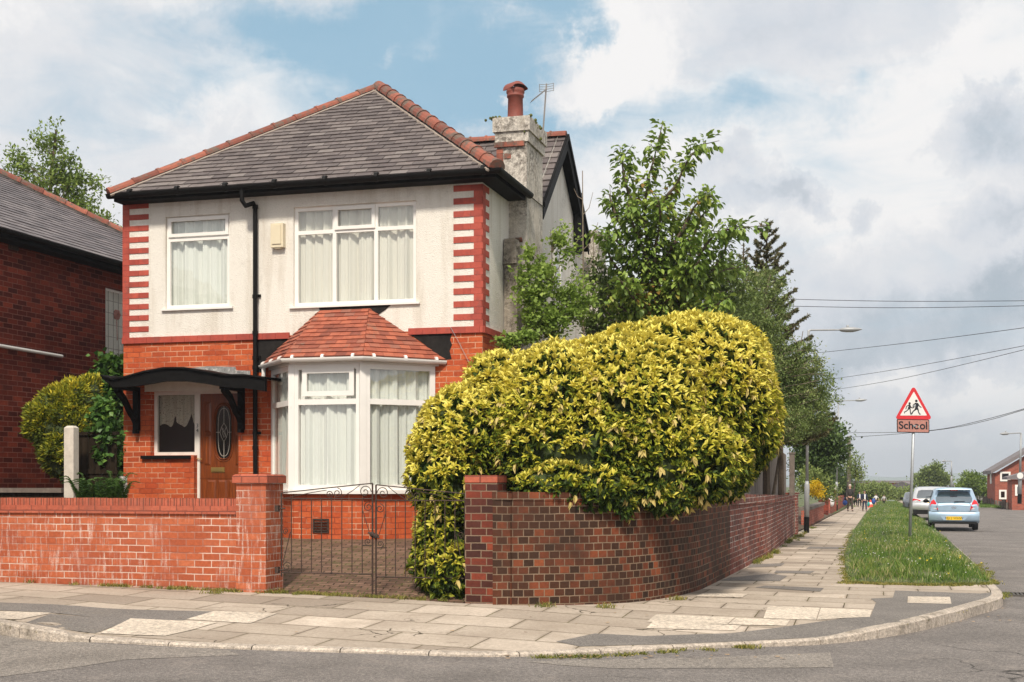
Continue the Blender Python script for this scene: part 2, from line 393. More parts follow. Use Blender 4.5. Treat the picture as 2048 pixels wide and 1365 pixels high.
brickmat('garden_wall_coping', [(0, (.38, .10, .06)), (1, (.46, .13, .078))], (.22, .07, .05), bw=.235, bh=.088, stain=((.22, .085, .06), 2.0, .5, .7, .6))
brickmat('soldier_coping', [(0, (.36, .10, .06)), (1, (.46, .13, .08))], (.17, .07, .05), bw=.088, bh=.5, off=0, stain=((.22, .085, .06), 2.0, .5, .7, .6))
brickmat('dark_mixed_header_brick', [(0, (.036, .022, .016)), (.28, (.058, .028, .018)), (.50, (.095, .034, .019)), (.70, (.14, .043, .022)), (.88, (.18, .052, .026)), (.97, (.25, .070, .031)), (1, (.30, .085, .036))],
         (.25, .18, .125), bw=.125, bh=.088, ms=.0065, stain=((.045, .026, .019), .9, .40, .62, .75))
brickmat('dark_mixed_stretcher_brick', [(0, (.045, .022, .02)), (.3, (.075, .028, .022)), (.6, (.13, .034, .024)), (.85, (.22, .048, .028)), (1, (.29, .068, .034))],
         (.25, .18, .125), bw=.19, bh=.088, ms=.0065, off=.35, stain=((.07, .032, .026), 1.3, .5, .68, .5))
brickmat('street_wall_brick', [(0, (.10, .036, .028)), (.4, (.17, .046, .032)), (.8, (.24, .06, .04)), (1, (.32, .085, .05))], (.30, .215, .175), bw=.235, bh=.088, ms=.0065,
         mortar2=(.58, .50, .45), stain=((.10, .05, .045), .8, .48, .62, .6), efflo=True)
brickmat('neighbour_brick', [(0, (.075, .017, .013)), (.4, (.125, .024, .016)), (.75, (.185, .034, .02)), (1, (.26, .05, .028))], (.26, .105, .078), bw=.235, bh=.088, ms=.0065,
         stain=((.07, .02, .015), 1.0, .5, .7, .6))
brickmat('far_red_brick', [(0, (.25, .07, .05)), (.5, (.33, .085, .055)), (1, (.40, .11, .07))], (.36, .20, .15), stain=((.18, .07, .05), .6, .5, .7, .4))
brickmat('drive_block_paving', [(0, (.125, .075, .056)), (.5, (.175, .105, .075)), (1, (.22, .135, .098))], (.05, .036, .025), bw=.2, bh=.1, ms=.009, bmpd=.012, stain=((.10, .11, .035), 3.0, .56, .7, .5), mortar2=(.07, .075, .025))
brickmat('pavement_flags', [(0, (.30, .25, .205)), (.3, (.42, .355, .29)), (.6, (.50, .425, .35)), (.85, (.40, .34, .28)), (1, (.62, .53, .44))], (.085, .07, .05), bw=.92, bh=.62, ms=.008,
         stain=((.25, .20, .155), 1.1, .42, .72, .6), bmpd=.004, rough=.9, mortar2=(.13, .12, .05), cracks=1.1, grime=.55)
def speckle(name, base, lo, hi, patch=None, rough=.92, sc=150, bmpd=.006, cracks=None):
    m, nt, p, o = newmat(name); oc = obn(nt)
    n = noise(nt, oc, sc, 3, .7); v = N(nt, 'ShaderNodeTexVoronoi', inp={'Scale': sc * .55}); nt.links.new(oc, v.inputs['Vector'])
    c = ramp(nt, n, [(.3, lo), (.5, base), (.72, hi)])
    big = noise(nt, oc, .9, 6, .6); c = mixc(nt, .8, c, ramp(nt, big, [(.3, (.72, .72, .72)), (.7, (1.2, 1.2, 1.2))]), 'MULTIPLY')
    if patch: c = mixc(nt, ramp(nt, noise(nt, oc, patch[1], 6, .7), [(patch[2], (0, 0, 0)), (patch[2] + .12, (1, 1, 1))]), c, patch[0])
    n3 = noise(nt, oc, sc * .28, 4, .75); c = mixc(nt, .75, c, ramp(nt, n3, [(.34, (.52, .52, .52)), (.5, (1, 1, 1)), (.66, (1.55, 1.52, 1.46))]), 'MULTIPLY')
    if cracks: c = mixc(nt, crackmask(nt, oc, cracks), c, tuple(x * .35 for x in lo))
    setv(nt, p.inputs['Base Color'], c); p.inputs['Roughness'].default_value = rough; p.inputs['Specular IOR Level'].default_value = .3
    bump(nt, p, mth(nt, 'ADD', n, v.outputs['Distance']), .6, bmpd); return m
speckle('asphalt', (.175, .158, .148), (.09, .08, .075), (.33, .30, .275), patch=((.22, .195, .178), 1.3, .56), bmpd=.012, sc=110, cracks=.5)
speckle('old_chipped_asphalt', (.24, .215, .19), (.085, .075, .068), (.40, .36, .33), sc=90, bmpd=.012)
speckle('tarmac_patch', (.18, .163, .15), (.10, .092, .086), (.30, .275, .25), patch=((.19, .17, .15), 1.8, .55))
speckle('kerb_stone', (.43, .37, .31), (.28, .235, .195), (.54, .48, .42), patch=((.24, .205, .165), 2.2, .55), sc=80)
speckle('pale_flag', (.55, .475, .39), (.45, .385, .32), (.61, .535, .45), patch=((.50, .43, .35), 1.6, .55), sc=70)
speckle('grey_flag', (.20, .18, .165), (.14, .125, .115), (.27, .245, .225))
speckle('soil', (.09, .065, .042), (.04, .03, .02), (.15, .11, .07), sc=40)
speckle('concrete', (.42, .385, .335), (.30, .27, .23), (.53, .49, .44), sc=60)
speckle('field_ground', (.10, .12, .05), (.05, .07, .03), (.16, .17, .08), sc=2)
def pebbledash(name, col, dirtcol, dlo, big=1.2, grad=False):
    m, nt, p, o = newmat(name); oc = obn(nt)
    v = N(nt, 'ShaderNodeTexVoronoi', inp={'Scale': 80.0}); nt.links.new(oc, v.inputs['Vector'])
    n = noise(nt, oc, 75, 4, .7)
    c = ramp(nt, n, [(.28, tuple(x * .80 for x in col)), (.55, col)])
    f = ramp(nt, noise(nt, oc, big, 8, .68), [(dlo, (0, 0, 0)), (dlo + .22, (1, 1, 1))])
    f = mth(nt, 'MULTIPLY', f, ramp(nt, noise(nt, oc, 14, 6, .8), [(.40, (0, 0, 0)), (.60, (1, 1, 1))]))
    c = mixc(nt, f, c, dirtcol)
    mp = N(nt, 'ShaderNodeMapping', inp={'Scale': (5, 5, .55)}); nt.links.new(oc, mp.inputs[0])
    st = ramp(nt, noise(nt, mp.outputs[0], 1.0, 5, .6), [(.48, (0, 0, 0)), (.74, (1, 1, 1))])
    c = mixc(nt, mth(nt, 'MULTIPLY', st, .6), c, (col[0] * .64, col[1] * .59, col[2] * .52))
    setv(nt, p.inputs['Base Color'], c); p.inputs['Roughness'].default_value = .95; p.inputs['Specular IOR Level'].default_value = .1
    bump(nt, p, mth(nt, 'ADD', n, mth(nt, 'MULTIPLY', v.outputs['Distance'], .8)), .8, .012); return m
pebbledash('white_pebbledash', (.84, .80, .73), (.38, .34, .28), .57)
pebbledash('stained_pebbledash', (.70, .65, .58), (.17, .15, .13), .34, 1.3)
pebbledash('sooty_pebbledash', (.42, .37, .31), (.06, .05, .042), .36, 1.3)
def tilemat(name, stops, rough=.7, bmp=.4, lich=None):
    m, nt, p, o = newmat(name); oc = obn(nt)
    c = ramp(nt, attr(nt, 'rnd'), stops)
    n = noise(nt, oc, 9, 7, .65); c = mixc(nt, .7, c, ramp(nt, n, [(.3, (.68, .68, .68)), (.7, (1.25, 1.25, 1.25))]), 'MULTIPLY')
    if lich: c = mixc(nt, ramp(nt, noise(nt, oc, lich[1], 7, .7), [(lich[2], (0, 0, 0)), (lich[2] + .1, (1, 1, 1))]), c, lich[0])
    setv(nt, p.inputs['Base Color'], c); p.inputs['Roughness'].default_value = rough; bump(nt, p, noise(nt, oc, 45, 4), bmp, .006); return m
tilemat('slate', [(0, (.090, .072, .070)), (.5, (.118, .097, .093)), (.85, (.148, .122, .115)), (1, (.185, .16, .15))], .68, lich=((.25, .21, .175), 5, .66))
tilemat('dark_slate', [(0, (.085, .072, .075)), (.5, (.125, .105, .108)), (1, (.175, .15, .15))], .55)
tilemat('clay_tile', [(0, (.20, .055, .034)), (.4, (.31, .082, .045)), (.8, (.39, .11, .058)), (1, (.26, .10, .068))], .75, lich=((.20, .12, .085), 6, .60))
tilemat('ridge_tile', [(0, (.16, .05, .034)), (.5, (.24, .072, .046)), (1, (.33, .105, .066))], .85, lich=((.13, .09, .07), 5, .48))
tilemat('quoin_paint', [(0, (.33, .050, .032)), (.5, (.39, .060, .036)), (1, (.43, .072, .043))], .65, lich=((.24, .06, .045), 3.5, .58))
plain('black_paint', (.008, .0075, .0075), .55, var=.4, scale=12, bmp=.15, spec=.07)
plain('black_plastic', (.007, .0065, .0065), .5, var=.3, spec=.14)
plain('bitumen', (.018, .016, .015), .7, var=.5, scale=9, bmp=.3, spec=.12)
plain('lead', (.24, .235, .23), .6, var=.5, scale=18, bmp=.4, dirt=((.62, .60, .56), 14, .55))
plain('white_upvc', (.80, .775, .735), .35, var=.05, scale=3, dirt=((.58, .53, .46), 7, .66))
plain('old_white_paint', (.70, .66, .60), .55, var=.1, scale=9, dirt=((.33, .27, .20), 10, .64))
plain('cream_plastic', (.66, .58, .42), .4, var=.06)
plain('bright_concrete', (.55, .50, .43), .85, var=.15, scale=12, bmp=.3)
plain('mortar', (.30, .25, .21), .9, var=.25, scale=12, bmp=.5)
plain('rusty_iron', (.055, .033, .025), .7, .3, var=.7, scale=30, bmp=.3)
plain('aerial_metal', (.32, .30, .28), .45, .6)
plain('terracotta', (.21, .052, .036), .6, var=.2, scale=8, bmp=.2)
plain('gold', (.55, .40, .14), .35, .8)
plain('galvanised', (.40, .42, .44), .5, .5, var=.16, scale=9)
plain('lamp_grey', (.33, .34, .35), .5, .2, var=.1, dirt=((.30, .29, .28), 5, .6))
plain('sign_red', (.58, .022, .03), .4, var=.05)
plain('sign_white', (.72, .70, .68), .35, var=.05)
plain('sign_black', (.01, .011, .016), .4)
plain('faded_plate', (.42, .19, .155), .5, var=.2, scale=25, dirt=((.56, .42, .38), 22, .62))
plain('cable', (.03, .03, .035), .6)
plain('skin', (.52, .30, .22), .55, var=.05)
plain('dark_suit', (.030, .025, .022), .85)
plain('brown_trousers', (.05, .035, .027), .85)
plain('navy_cloth', (.018, .025, .06), .85)
plain('black_cloth', (.012, .012, .015), .85)
plain('white_cloth', (.75, .75, .76), .8)
plain('grey_cloth', (.45, .43, .44), .8)
plain('blue_bag', (.02, .07, .30), .6)
plain('teal_bag', (.02, .30, .28), .6)
plain('hair_dark', (.02, .013, .01), .6)
plain('hair_grey', (.50, .44, .38), .6)
plain('cone_orange', (.75, .07, .03), .45)
plain('tyre', (.014, .014, .015), .8)
plain('alloy', (.45, .46, .48), .3, .8)
plain('underbody', (.008, .008, .009), .8)
plain('tail_lamp', (.62, .02, .03), .15, var=.25, scale=20)
plain('tail_lamp_clear', (.70, .62, .62), .15, var=.05)
plain('amber', (.85, .33, .03), .2)
plain('plate_yellow', (.85, .55, .02), .4, var=.03)
plain('reflector', (.30, .04, .03), .3)
plain('chrome', (.6, .6, .62), .15, .9)
plain('far_roof', (.17, .15, .155), .8, var=.1, scale=1)
plain('old_wood', (.145, .118, .098), .9, var=.35, scale=9, bmp=.4)
plain('green_wood', (.055, .042, .028), .9, var=.4, scale=9, bmp=.4)
plain('bark', (.105, .075, .052), .9, var=.4, scale=14, bmp=.5)
plain('pale_bark', (.20, .16, .12), .9, var=.3, scale=14, bmp=.5)
plain('crow_feather', (.008, .008, .01), .5)
plain('room_dark', (.05, .045, .04), .95)  # near-black base colour stands in for the unlit interior
plain('moss', (.10, .11, .03), .95, var=.5, scale=20, bmp=.6)
plain('grate_iron', (.10, .09, .08), .7, .4)
plain('hill_green', (.20, .25, .20), 1, var=.25, scale=.004)
def streakwood(name, col, col2):
    m, nt, p, o = newmat(name); oc = obn(nt)
    mp = N(nt, 'ShaderNodeMapping', inp={'Scale': (9, 9, .6)}); nt.links.new(oc, mp.inputs[0])
    n = noise(nt, mp.outputs[0], 2.2, 6, .65)
    c = ramp(nt, n, [(.3, col), (.7, col2)]); c = mixc(nt, mth(nt, 'MULTIPLY', attr(nt, 'rnd'), .4), c, col); p.inputs['Specular IOR Level'].default_value = .12
    setv(nt, p.inputs['Base Color'], c); p.inputs['Roughness'].default_value = .9; bump(nt, p, n, .5, .01); return m
streakwood('fence_boards', (.13, .105, .088), (.40, .345, .305))
streakwood('dark_boards', (.010, .007, .004), (.034, .023, .014))
def woodgrain():
    m, nt, p, o = newmat('varnished_wood'); oc = obn(nt)
    mp = N(nt, 'ShaderNodeMapping', inp={'Scale': (14, 14, 1.0)}); nt.links.new(oc, mp.inputs[0])
    n = noise(nt, mp.outputs[0], 2.5, 6, .6, 1.2)
    setv(nt, p.inputs['Base Color'], ramp(nt, n, [(.3, (.10, .024, .007)), (.55, (.19, .046, .011)), (.75, (.28, .072, .018))])); p.inputs['Roughness'].default_value = .32; return m
woodgrain()
def glass(name, tint=(.9, .95, .97), refl=.14, rough=.02):
    m, nt, p, o = newmat(name); nt.nodes.remove(p)
    t = N(nt, 'ShaderNodeBsdfTransparent', inp={0: (*tint, 1)}); g = N(nt, 'ShaderNodeBsdfGlossy', inp={0: (1, 1, 1, 1), 'Roughness': rough})
    fr = N(nt, 'ShaderNodeFresnel', inp={0: 1.5}); ge = nt.nodes.new('ShaderNodeNewGeometry'); f = mth(nt, 'MULTIPLY', mth(nt, 'ADD', mth(nt, 'MULTIPLY', fr.outputs[0], 1.2), refl - .04, clamp=True), mth(nt, 'SUBTRACT', 1.0, ge.outputs['Backfacing']))
    nw = noise(nt, obn(nt), 2.0, 2); b = N(nt, 'ShaderNodeBump', inp={'Strength': .25, 'Distance': .02}); nt.links.new(nw, b.inputs['Height']); nt.links.new(b.outputs[0], g.inputs['Normal'])
    mx = N(nt, 'ShaderNodeMixShader'); nt.links.new(f, mx.inputs[0]); nt.links.new(t.outputs[0], mx.inputs[1]); nt.links.new(g.outputs[0], mx.inputs[2]); nt.links.new(mx.outputs[0], o.inputs[0]); return m
glass('window_glass', (.97, .98, .97), .12)
glass('tinted_glass', (.22, .25, .27), .22)
glass('obscure_glass', (.85, .85, .82), .06, .3)
glass('car_glass', (.30, .36, .38), .25)
def cloth(name, col, tr=.12, lace=False):
    m, nt, p, o = newmat(name); nt.nodes.remove(p)
    d = N(nt, 'ShaderNodeBsdfDiffuse', inp={0: (*col, 1)}); t = N(nt, 'ShaderNodeBsdfTranslucent', inp={0: (*col, 1)})
    mx = N(nt, 'ShaderNodeMixShader', inp={0: tr}); nt.links.new(d.outputs[0], mx.inputs[1]); nt.links.new(t.outputs[0], mx.inputs[2]); last = mx.outputs[0]
    if lace:
        f = ramp(nt, noise(nt, uvn(nt), 42, 3, .7), [(.34, (0, 0, 0)), (.44, (1, 1, 1))]); tp = N(nt, 'ShaderNodeBsdfTransparent')
        m2 = N(nt, 'ShaderNodeMixShader'); nt.links.new(f, m2.inputs[0]); nt.links.new(tp.outputs[0], m2.inputs[1]); nt.links.new(last, m2.inputs[2]); last = m2.outputs[0]
    nt.links.new(last, o.inputs[0]); return m
cloth('net_curtain', (.84, .85, .81)); cloth('lace', (.80, .76, .68), lace=True); cloth('blind', (.80, .77, .70))
def paint(name, col, metal=.5, rough=.3):
    m, nt, p, o = newmat(name); n = noise(nt, obn(nt), 3, 3)
    setv(nt, p.inputs['Base Color'], ramp(nt, n, [(.3, tuple(x * .93 for x in col)), (.7, tuple(min(1, x * 1.05) for x in col))]))
    p.inputs['Metallic'].default_value = metal; p.inputs['Roughness'].default_value = rough; p.inputs['Coat Weight'].default_value = .6; p.inputs['Coat Roughness'].default_value = .06; return m
paint('ice_blue_paint', (.40, .54, .68), .45, .32); paint('silver_paint', (.62, .63, .65), .5, .3); paint('dark_grey_paint', (.10, .11, .13), .5, .3); paint('white_car_paint', (.78, .78, .78), .1, .3)
def leafmat(name, stops, tr=.28, rough=.5, spec=.35, mottle=None):
    m, nt, p, o = newmat(name); c = ramp(nt, attr(nt, 'rnd'), stops)
    if mottle:
        c = mixc(nt, ramp(nt, noise(nt, obn(nt), mottle[1], 3, .7), [(.50, (0, 0, 0)), (.56, (1, 1, 1))]), c, mottle[0])
    setv(nt, p.inputs['Base Color'], c); p.inputs['Roughness'].default_value = rough; p.inputs['Specular IOR Level'].default_value = spec
    t = N(nt, 'ShaderNodeBsdfTranslucent'); nt.links.new(c, t.inputs[0]); mx = N(nt, 'ShaderNodeMixShader', inp={0: tr})
    nt.links.new(p.outputs[0], mx.inputs[1]); nt.links.new(t.outputs[0], mx.inputs[2]); nt.links.new(mx.outputs[0], o.inputs[0]); return m
leafmat('laurel_leaf', [(0, (.022, .045, .007)), (.2, (.06, .10, .012)), (.38, (.17, .21, .018)), (.52, (.36, .37, .035)), (.7, (.62, .55, .065)), (.93, (.80, .71, .16)), (1, (.48, .36, .15))], .22, .55, .22)
leafmat('cherry_leaf', [(0, (.09, .16, .025)), (.5, (.19, .285, .05)), (.85, (.32, .42, .085)), (.95, (.36, .40, .07)), (1, (.26, .15, .04))], .28, .42)
leafmat('maple_leaf', [(0, (.15, .24, .04)), (.5, (.26, .37, .07)), (1, (.40, .50, .12))], .4, .55)
leafmat('privet_leaf', [(0, (.07, .11, .025)), (.4, (.14, .20, .05)), (.75, (.23, .28, .09)), (1, (.42, .41, .20))], .25, .5)
leafmat('spruce_needle', [(0, (.05, .06, .02)), (.5, (.11, .12, .045)), (.8, (.20, .15, .08)), (1, (.32, .22, .13))], .1, .6)
leafmat('dark_leaf', [(0, (.04, .075, .016)), (.6, (.085, .14, .035)), (1, (.15, .21, .05))], .25, .5)
leafmat('mid_leaf', [(0, (.11, .17, .03)), (.6, (.20, .28, .05)), (1, (.33, .40, .08))], .3, .5)
leafmat('golden_conifer', [(0, (.06, .09, .012)), (.4, (.20, .23, .02)), (.75, (.45, .42, .03)), (1, (.70, .58, .05))], .2, .6)
leafmat('ivy_leaf', [(0, (.035, .09, .02)), (.6, (.09, .19, .035)), (.9, (.20, .32, .06)), (1, (.4, .45, .12))], .3, .45)
leafmat('fern_leaf', [(0, (.04, .10, .02)), (1, (.11, .20, .04))], .3, .5)
leafmat('forsythia_flower', [(0, (.50, .33, .01)), (1, (.80, .58, .02))], .25, .6)
leafmat('grass_blade', [(0, (.055, .12, .015)), (.5, (.10, .19, .025)), (.8, (.17, .26, .04)), (.93, (.30, .34, .08)), (1, (.42, .38, .18))], .3, .55)
leafmat('weed_blade', [(0, (.09, .12, .02)), (.6, (.22, .22, .04)), (1, (.40, .33, .10))], .3, .6)
leafmat('distant_leaf', [(0, (.12, .17, .045)), (.6, (.21, .27, .075)), (1, (.32, .36, .11))], .25, .6)
plain('petal_white', (.75, .74, .70), .7); plain('petal_yellow', (.8, .6, .03), .7); plain('dead_leaf', (.33, .22, .12), .8, var=.4)
plain('dark_core', (.036, .052, .014), .95, var=.4, scale=8)  # dark green fill; the shade inside the bushes is put into its colour
# ------------------------------------------------------------------ ground, road, pavement
def ground_sheets():
    mb = MB()
    xs = [-900, -200, -60, -30, -12] + [x * 1.5 for x in range(-7, 12)] + [20, 26, 34, 60, 200, 900]
    ys = [-60, -10, 2, 6] + [8 + 2 * i for i in range(20)] + [52, 60, 80, 120, 250, 600, 1500]
    rows = [[Vector((x, y, zroad(x, y) - .009 - (2.0 if y > 300 else 0))) for x in xs] for y in ys]
    mb.grid(rows); o = mb.build('road', M['asphalt'], smooth=True); meta(o, kind='structure')
    # the older chipped surface of the road at the left, a thin sheet over the asphalt
    sheet('old_road_surface', M['old_chipped_asphalt'], [[hit(a, b, 0) for a, b in P] for P in ([(-300, 1500), (0, 1352), (140, 1335), (250, 1318), (480, 1309), (455, 1299), (190, 1286), (100, 1274), (0, 1258), (-300, 1240)],)], lambda x, y: zroad(x, y) - .006)
    sheet('road_repair', M['old_chipped_asphalt'], [[hit(a, b, 0) for a, b in P] for P in ([(1052, 1322), (1400, 1314), (1660, 1304), (1668, 1334), (1240, 1336), (1130, 1330)],)], lambda x, y: zroad(x, y) - .006)
    # pavement between kerb line and wall line
    mb = MB(); T = [0, .035, .2, .4, .6, .8, 1.0]
    rows = []
    for k, w in zip(KS, WS): rows.append([k + (w - k) * t for t in T[1:]])
    # pull wall side a little under the walls
    for r_, k, w in zip(rows, KS, WS): r_[-1] = w + (w - k).normalized() * .12
    mb.grid(rows); o = mb.build('pavement', M['pavement_flags'], smooth=True); meta(o, kind='structure')
    # kerb stones: one run, each stone a solid with a dark joint between
    mb = MB(); S = catmull(KP, 14); acc = 0; start = 0
    i = 0
    while i < len(S) - 1:
        j = i + 1; L = (S[j] - S[i]).length
        while j < len(S) - 1 and L < .8: L += (S[j + 1] - S[j]).length; j += 1
        pts = S[i:j + 1]; rr = random.random(); prof = []
        for q, p in enumerate(pts):
            a = pts[max(q - 1, 0)]; b = pts[min(q + 1, len(pts) - 1)]; t = (b - a); t.z = 0; t.normalize(); nrm = Vector((t.y, -t.x, 0))  # towards the road
            c = p.copy()
            if q == 0: c = c + t * .006
            if q == len(pts) - 1: c = c - t * .006
            z = c.z + .006
            prof.append([c - nrm * .14 + Vector((0, 0, z - c.z - .2)), c - nrm * .14 + Vector((0, 0, z - c.z)), c - nrm * .02 + Vector((0, 0, z - c.z)), c + nrm * .005 + Vector((0, 0, z - c.z - .018)), c + nrm * .012 + Vector((0, 0, z - c.z - .25))])
        mb.grid(prof, r=rr); mb.poly(prof[0], r=rr); mb.poly(list(reversed(prof[-1])), r=rr)
        i = j
    meta(mb.build('kerb', M['kerb_stone']), kind='structure')
    # laid patches in the pavement
    def patch(name, mat, polys, dz):
        sheet(name, mat, [[hitp(a, b) for a, b in P] for P in polys], lambda x, y: zpav(x, y) + dz)
    patch('tarmac_patch', M['tarmac_patch'], [
        [(1112, 1284), (1190, 1268), (1290, 1273), (1460, 1267), (1600, 1250), (1742, 1232), (1752, 1206), (1742, 1198), (1786, 1196), (1790, 1182), (1960, 1188), (1985, 1186), (1990, 1196), (1950, 1208), (1870, 1229), (1776, 1251), (1640, 1274), (1400, 1287), (1160, 1294)],
        [(-120, 1200), (0, 1206), (430, 1224), (365, 1242), (120, 1228), (-120, 1218)], [(52, 1246), (100, 1229), (268, 1238), (190, 1268), (100, 1256)]], .004)
    patch('pale_flag', M['pale_flag'], [
        [(1294, 1245), (1312, 1230), (1470, 1236), (1454, 1250)], [(1527, 1238), (1536, 1213), (1640, 1217), (1632, 1241)], [(1642, 1217), (1744, 1221), (1740, 1235), (1634, 1241)],
        [(1456, 1250), (1472, 1237), (1580, 1241), (1572, 1253)], [(1816, 1194), (1900, 1195), (1903, 1209), (1815, 1207)], [(1390, 1194), (1408, 1187), (1496, 1189), (1484, 1196)],
        [(1292, 1258), (1306, 1244), (1482, 1252), (1470, 1262)], [(-60, 1224), (0, 1224), (105, 1227), (40, 1240), (-60, 1238)],
        [(200, 1268), (262, 1238), (436, 1246), (380, 1262), (330, 1273)], [(372, 1240), (430, 1223), (555, 1228), (500, 1248)]], .006)
    patch('dark_flag', M['grey_flag'], [
        [(1510, 1176), (1530, 1172), (1648, 1177), (1640, 1184)], [(1552, 1142), (1630, 1143), (1620, 1148), (1548, 1147)], [(1460, 1156), (1540, 1148), (1575, 1153), (1560, 1163), (1440, 1162)],
        [(1620, 1094), (1690, 1095), (1686, 1099), (1612, 1098)], [(1500, 1130), (1570, 1127), (1562, 1133), (1495, 1136)]], .005)
    # garden behind the walls: the drive rises from the gate to the house
    mb = MB()
    def zg(v):
        t = max(0, min(1, (v + 4.3) / 3.3)); return .165 + .56 * t
    xs = [-16, -12, -9, -7, -5, -3, -1, .3, 1.2]; vs = [-4.32, -4, -3.5, -3, -2.5, -2, -1.5, -1, 0, 4, 30]
    rows = [[H.p(x, v, zg(v) - (.05 if x < -7 else 0)) for x in xs] for v in vs]
    mb.grid(rows, uvs=[[(x * .98 + v * .2, v * .98 - .2 * x) for x in xs] for v in vs])
    meta(mb.build('drive', M['drive_block_paving'], smooth=True), kind='structure')
    mb = MB(); inner = [p for p in WS if p.y < 60][54:]
    for a, b in zip(inner[:-1], inner[1:]):
        f = lambda p: H.p(1.2, max(-4.2, (p.y - 18.7)), .6)
        mb.poly([a + Vector((-.05, .05, .02)), b + Vector((-.05, .05, .02)), f(b), f(a)])
    meta(mb.build('garden_ground', M['soil']), kind='structure')
    mb = MB()
    x0 = [p + Vector((-.1, 0, .0)) for p in WS if p.y > 30]
    mb.poly(x0 + [Vector((-60, 200, .3)), Vector((-60, 28, .3))]); meta(mb.build('gardens_beyond', M['field_ground']), kind='structure')
ground_sheets()

# ------------------------------------------------------------------ the house
house = thing('brick_house', 'two storey house, white pebbledash over orange painted brick, with a tiled bay window', 'house', tuple(H.p(-3.2, 2, .7)))
ZB = H.px(600, 670.5)[1]; ZB2 = ZB - .01   # band
XL = H.px(247, 690)[0]
Z0 = .3; ZE = H.px(600, 372)[1] + .05       # top of the wall (under the eaves)
def wall_holes(mb, fr, x0, x1, z0, z1, holes, y=0.0, reveal=.12, m=0):
    xs = sorted({x0, x1, *[h[0] for h in holes], *[h[1] for h in holes]}); zs = sorted({z0, z1, *[h[2] for h in holes], *[h[3] for h in holes]})
    xs = [x for x in xs if x0 - 1e-6 <= x <= x1 + 1e-6]; zs = [z for z in zs if z0 - 1e-6 <= z <= z1 + 1e-6]
    def inh(a, b): return any(h[0] - 1e-6 <= a <= h[1] + 1e-6 and h[2] - 1e-6 <= b <= h[3] + 1e-6 for h in holes)
    def U(x, z, dy=0): return (x + dy, z)
    for a, b in zip(xs[:-1], xs[1:]):
        for c, d in zip(zs[:-1], zs[1:]):
            if inh((a + b) / 2, (c + d) / 2): continue
            mb.poly([fr.p(a, y, c), fr.p(b, y, c), fr.p(b, y, d), fr.p(a, y, d)], uv=[U(a, c), U(b, c), U(b, d), U(a, d)], m=m)
    for i, (a, b) in enumerate(zip(xs[:-1], xs[1:])):
        for j, (c, d) in enumerate(zip(zs[:-1], zs[1:])):
            if not inh((a + b) / 2, (c + d) / 2): continue
            for (xa, za, xb, zb, nx, nz_) in ((a, c, b, c, (a + b) / 2, c - .001), (b, c, b, d, b + .001, (c + d) / 2), (b, d, a, d, (a + b) / 2, d + .001), (a, d, a, c, a - .001, (c + d) / 2)):
                if inh(nx, nz_): continue
                u = [(xa, za), (xa + reveal, za), (xb + reveal, zb), (xb, zb)] if abs(xa - xb) < 1e-6 else [(xa, za), (xa, za + reveal), (xb, zb + reveal), (xb, zb)]
                mb.poly([fr.p(xa, y, za), fr.p(xa, y + reveal, za), fr.p(xb, y + reveal, zb), fr.p(xb, y, zb)], uv=u, m=m)
def R4(fr, a, b, c, d, y=0):
    """pixel rectangle -> x0,x1,z0,z1 on a wall (x from its mid height, z from its mid width)"""
    mx_, my_ = (a + c) / 2, (b + d) / 2
    return (fr.px(a, my_, y)[0], fr.px(c, my_, y)[0], fr.px(mx_, d, y)[1], fr.px(mx_, b, y)[1])
WIN_L = R4(H, 331, 431, 459, 616); WIN_R = R4(H, 587, 408, 832, 609)
DOORW = R4(H, 301, 783, 388, 911); DOOR = R4(H, 386, 783, 477, 1075)
DOOR = (DOORW[1], DOOR[1], .78, DOORW[3])
HOLE_W = (DOORW[0], DOORW[1], DOORW[2], DOORW[3])
BAY = (H.px(548, 850)[0], H.px(862, 850)[0], .4, H.px(700, 745)[1])
mb = MB(); wall_holes(mb, H, XL, 0, ZB, ZE, [WIN_L, WIN_R], reveal=.09)
SX = 1.35     # side wall up to the chimney breast and beyond
for (a, b, c, d) in (((0, 0), (0, 9), ZB, ZE), ((XL, 9), (XL, 0), ZB, ZE)):
    mb.poly([H.p(*a, c), H.p(*b, c), H.p(*b, d), H.p(*a, d)])
mb.poly([H.p(0, 9, Z0), H.p(XL, 9, Z0), H.p(XL, 9, ZE), H.p(0, 9, ZE)])
# gable of the cross wing on the street side
gv0, gv1, gv2 = 2.95, 4.5, 6.1
zr_ = CAMZ + 4.95; za_ = H.side(1118, 268, .02)[1]
mb.poly([H.p(.015, 2.6, Z0), H.p(.015, 6.4, Z0), H.p(.015, 6.4, zr_ - .1), H.p(.015, gv1, za_), H.p(.015, 2.6, zr_ - .1)])
render = mb.build('upper_wall', M['white_pebbledash'], house)
mb = MB(); wall_holes(mb, H, XL, 0, Z0, ZB, [HOLE_W, DOOR, BAY], reveal=.11)
mb.poly([H.p(0, 0, Z0), H.p(0, 2.6, Z0), H.p(0, 2.6, ZB), H.p(0, 0, ZB)]); mb.poly([H.p(XL, 9, Z0), H.p(XL, 0, Z0), H.p(XL, 0, ZB), H.p(XL, 9, ZB)])
mb.build('lower_wall', M['painted_orange_brick'], house)
mb = MB(); H.box(mb, XL + .02, -.02, .9, .94, Z0, ZE); 
for zz_ in (ZB - .25, ZE - .1, .62): H.box(mb, XL + .02, -.02, .02, .94, zz_, zz_ + .02)
mb.build('dark_backing', M['room_dark'], house)  # dark sheets added behind the curtains, indoor gloom put into their colour
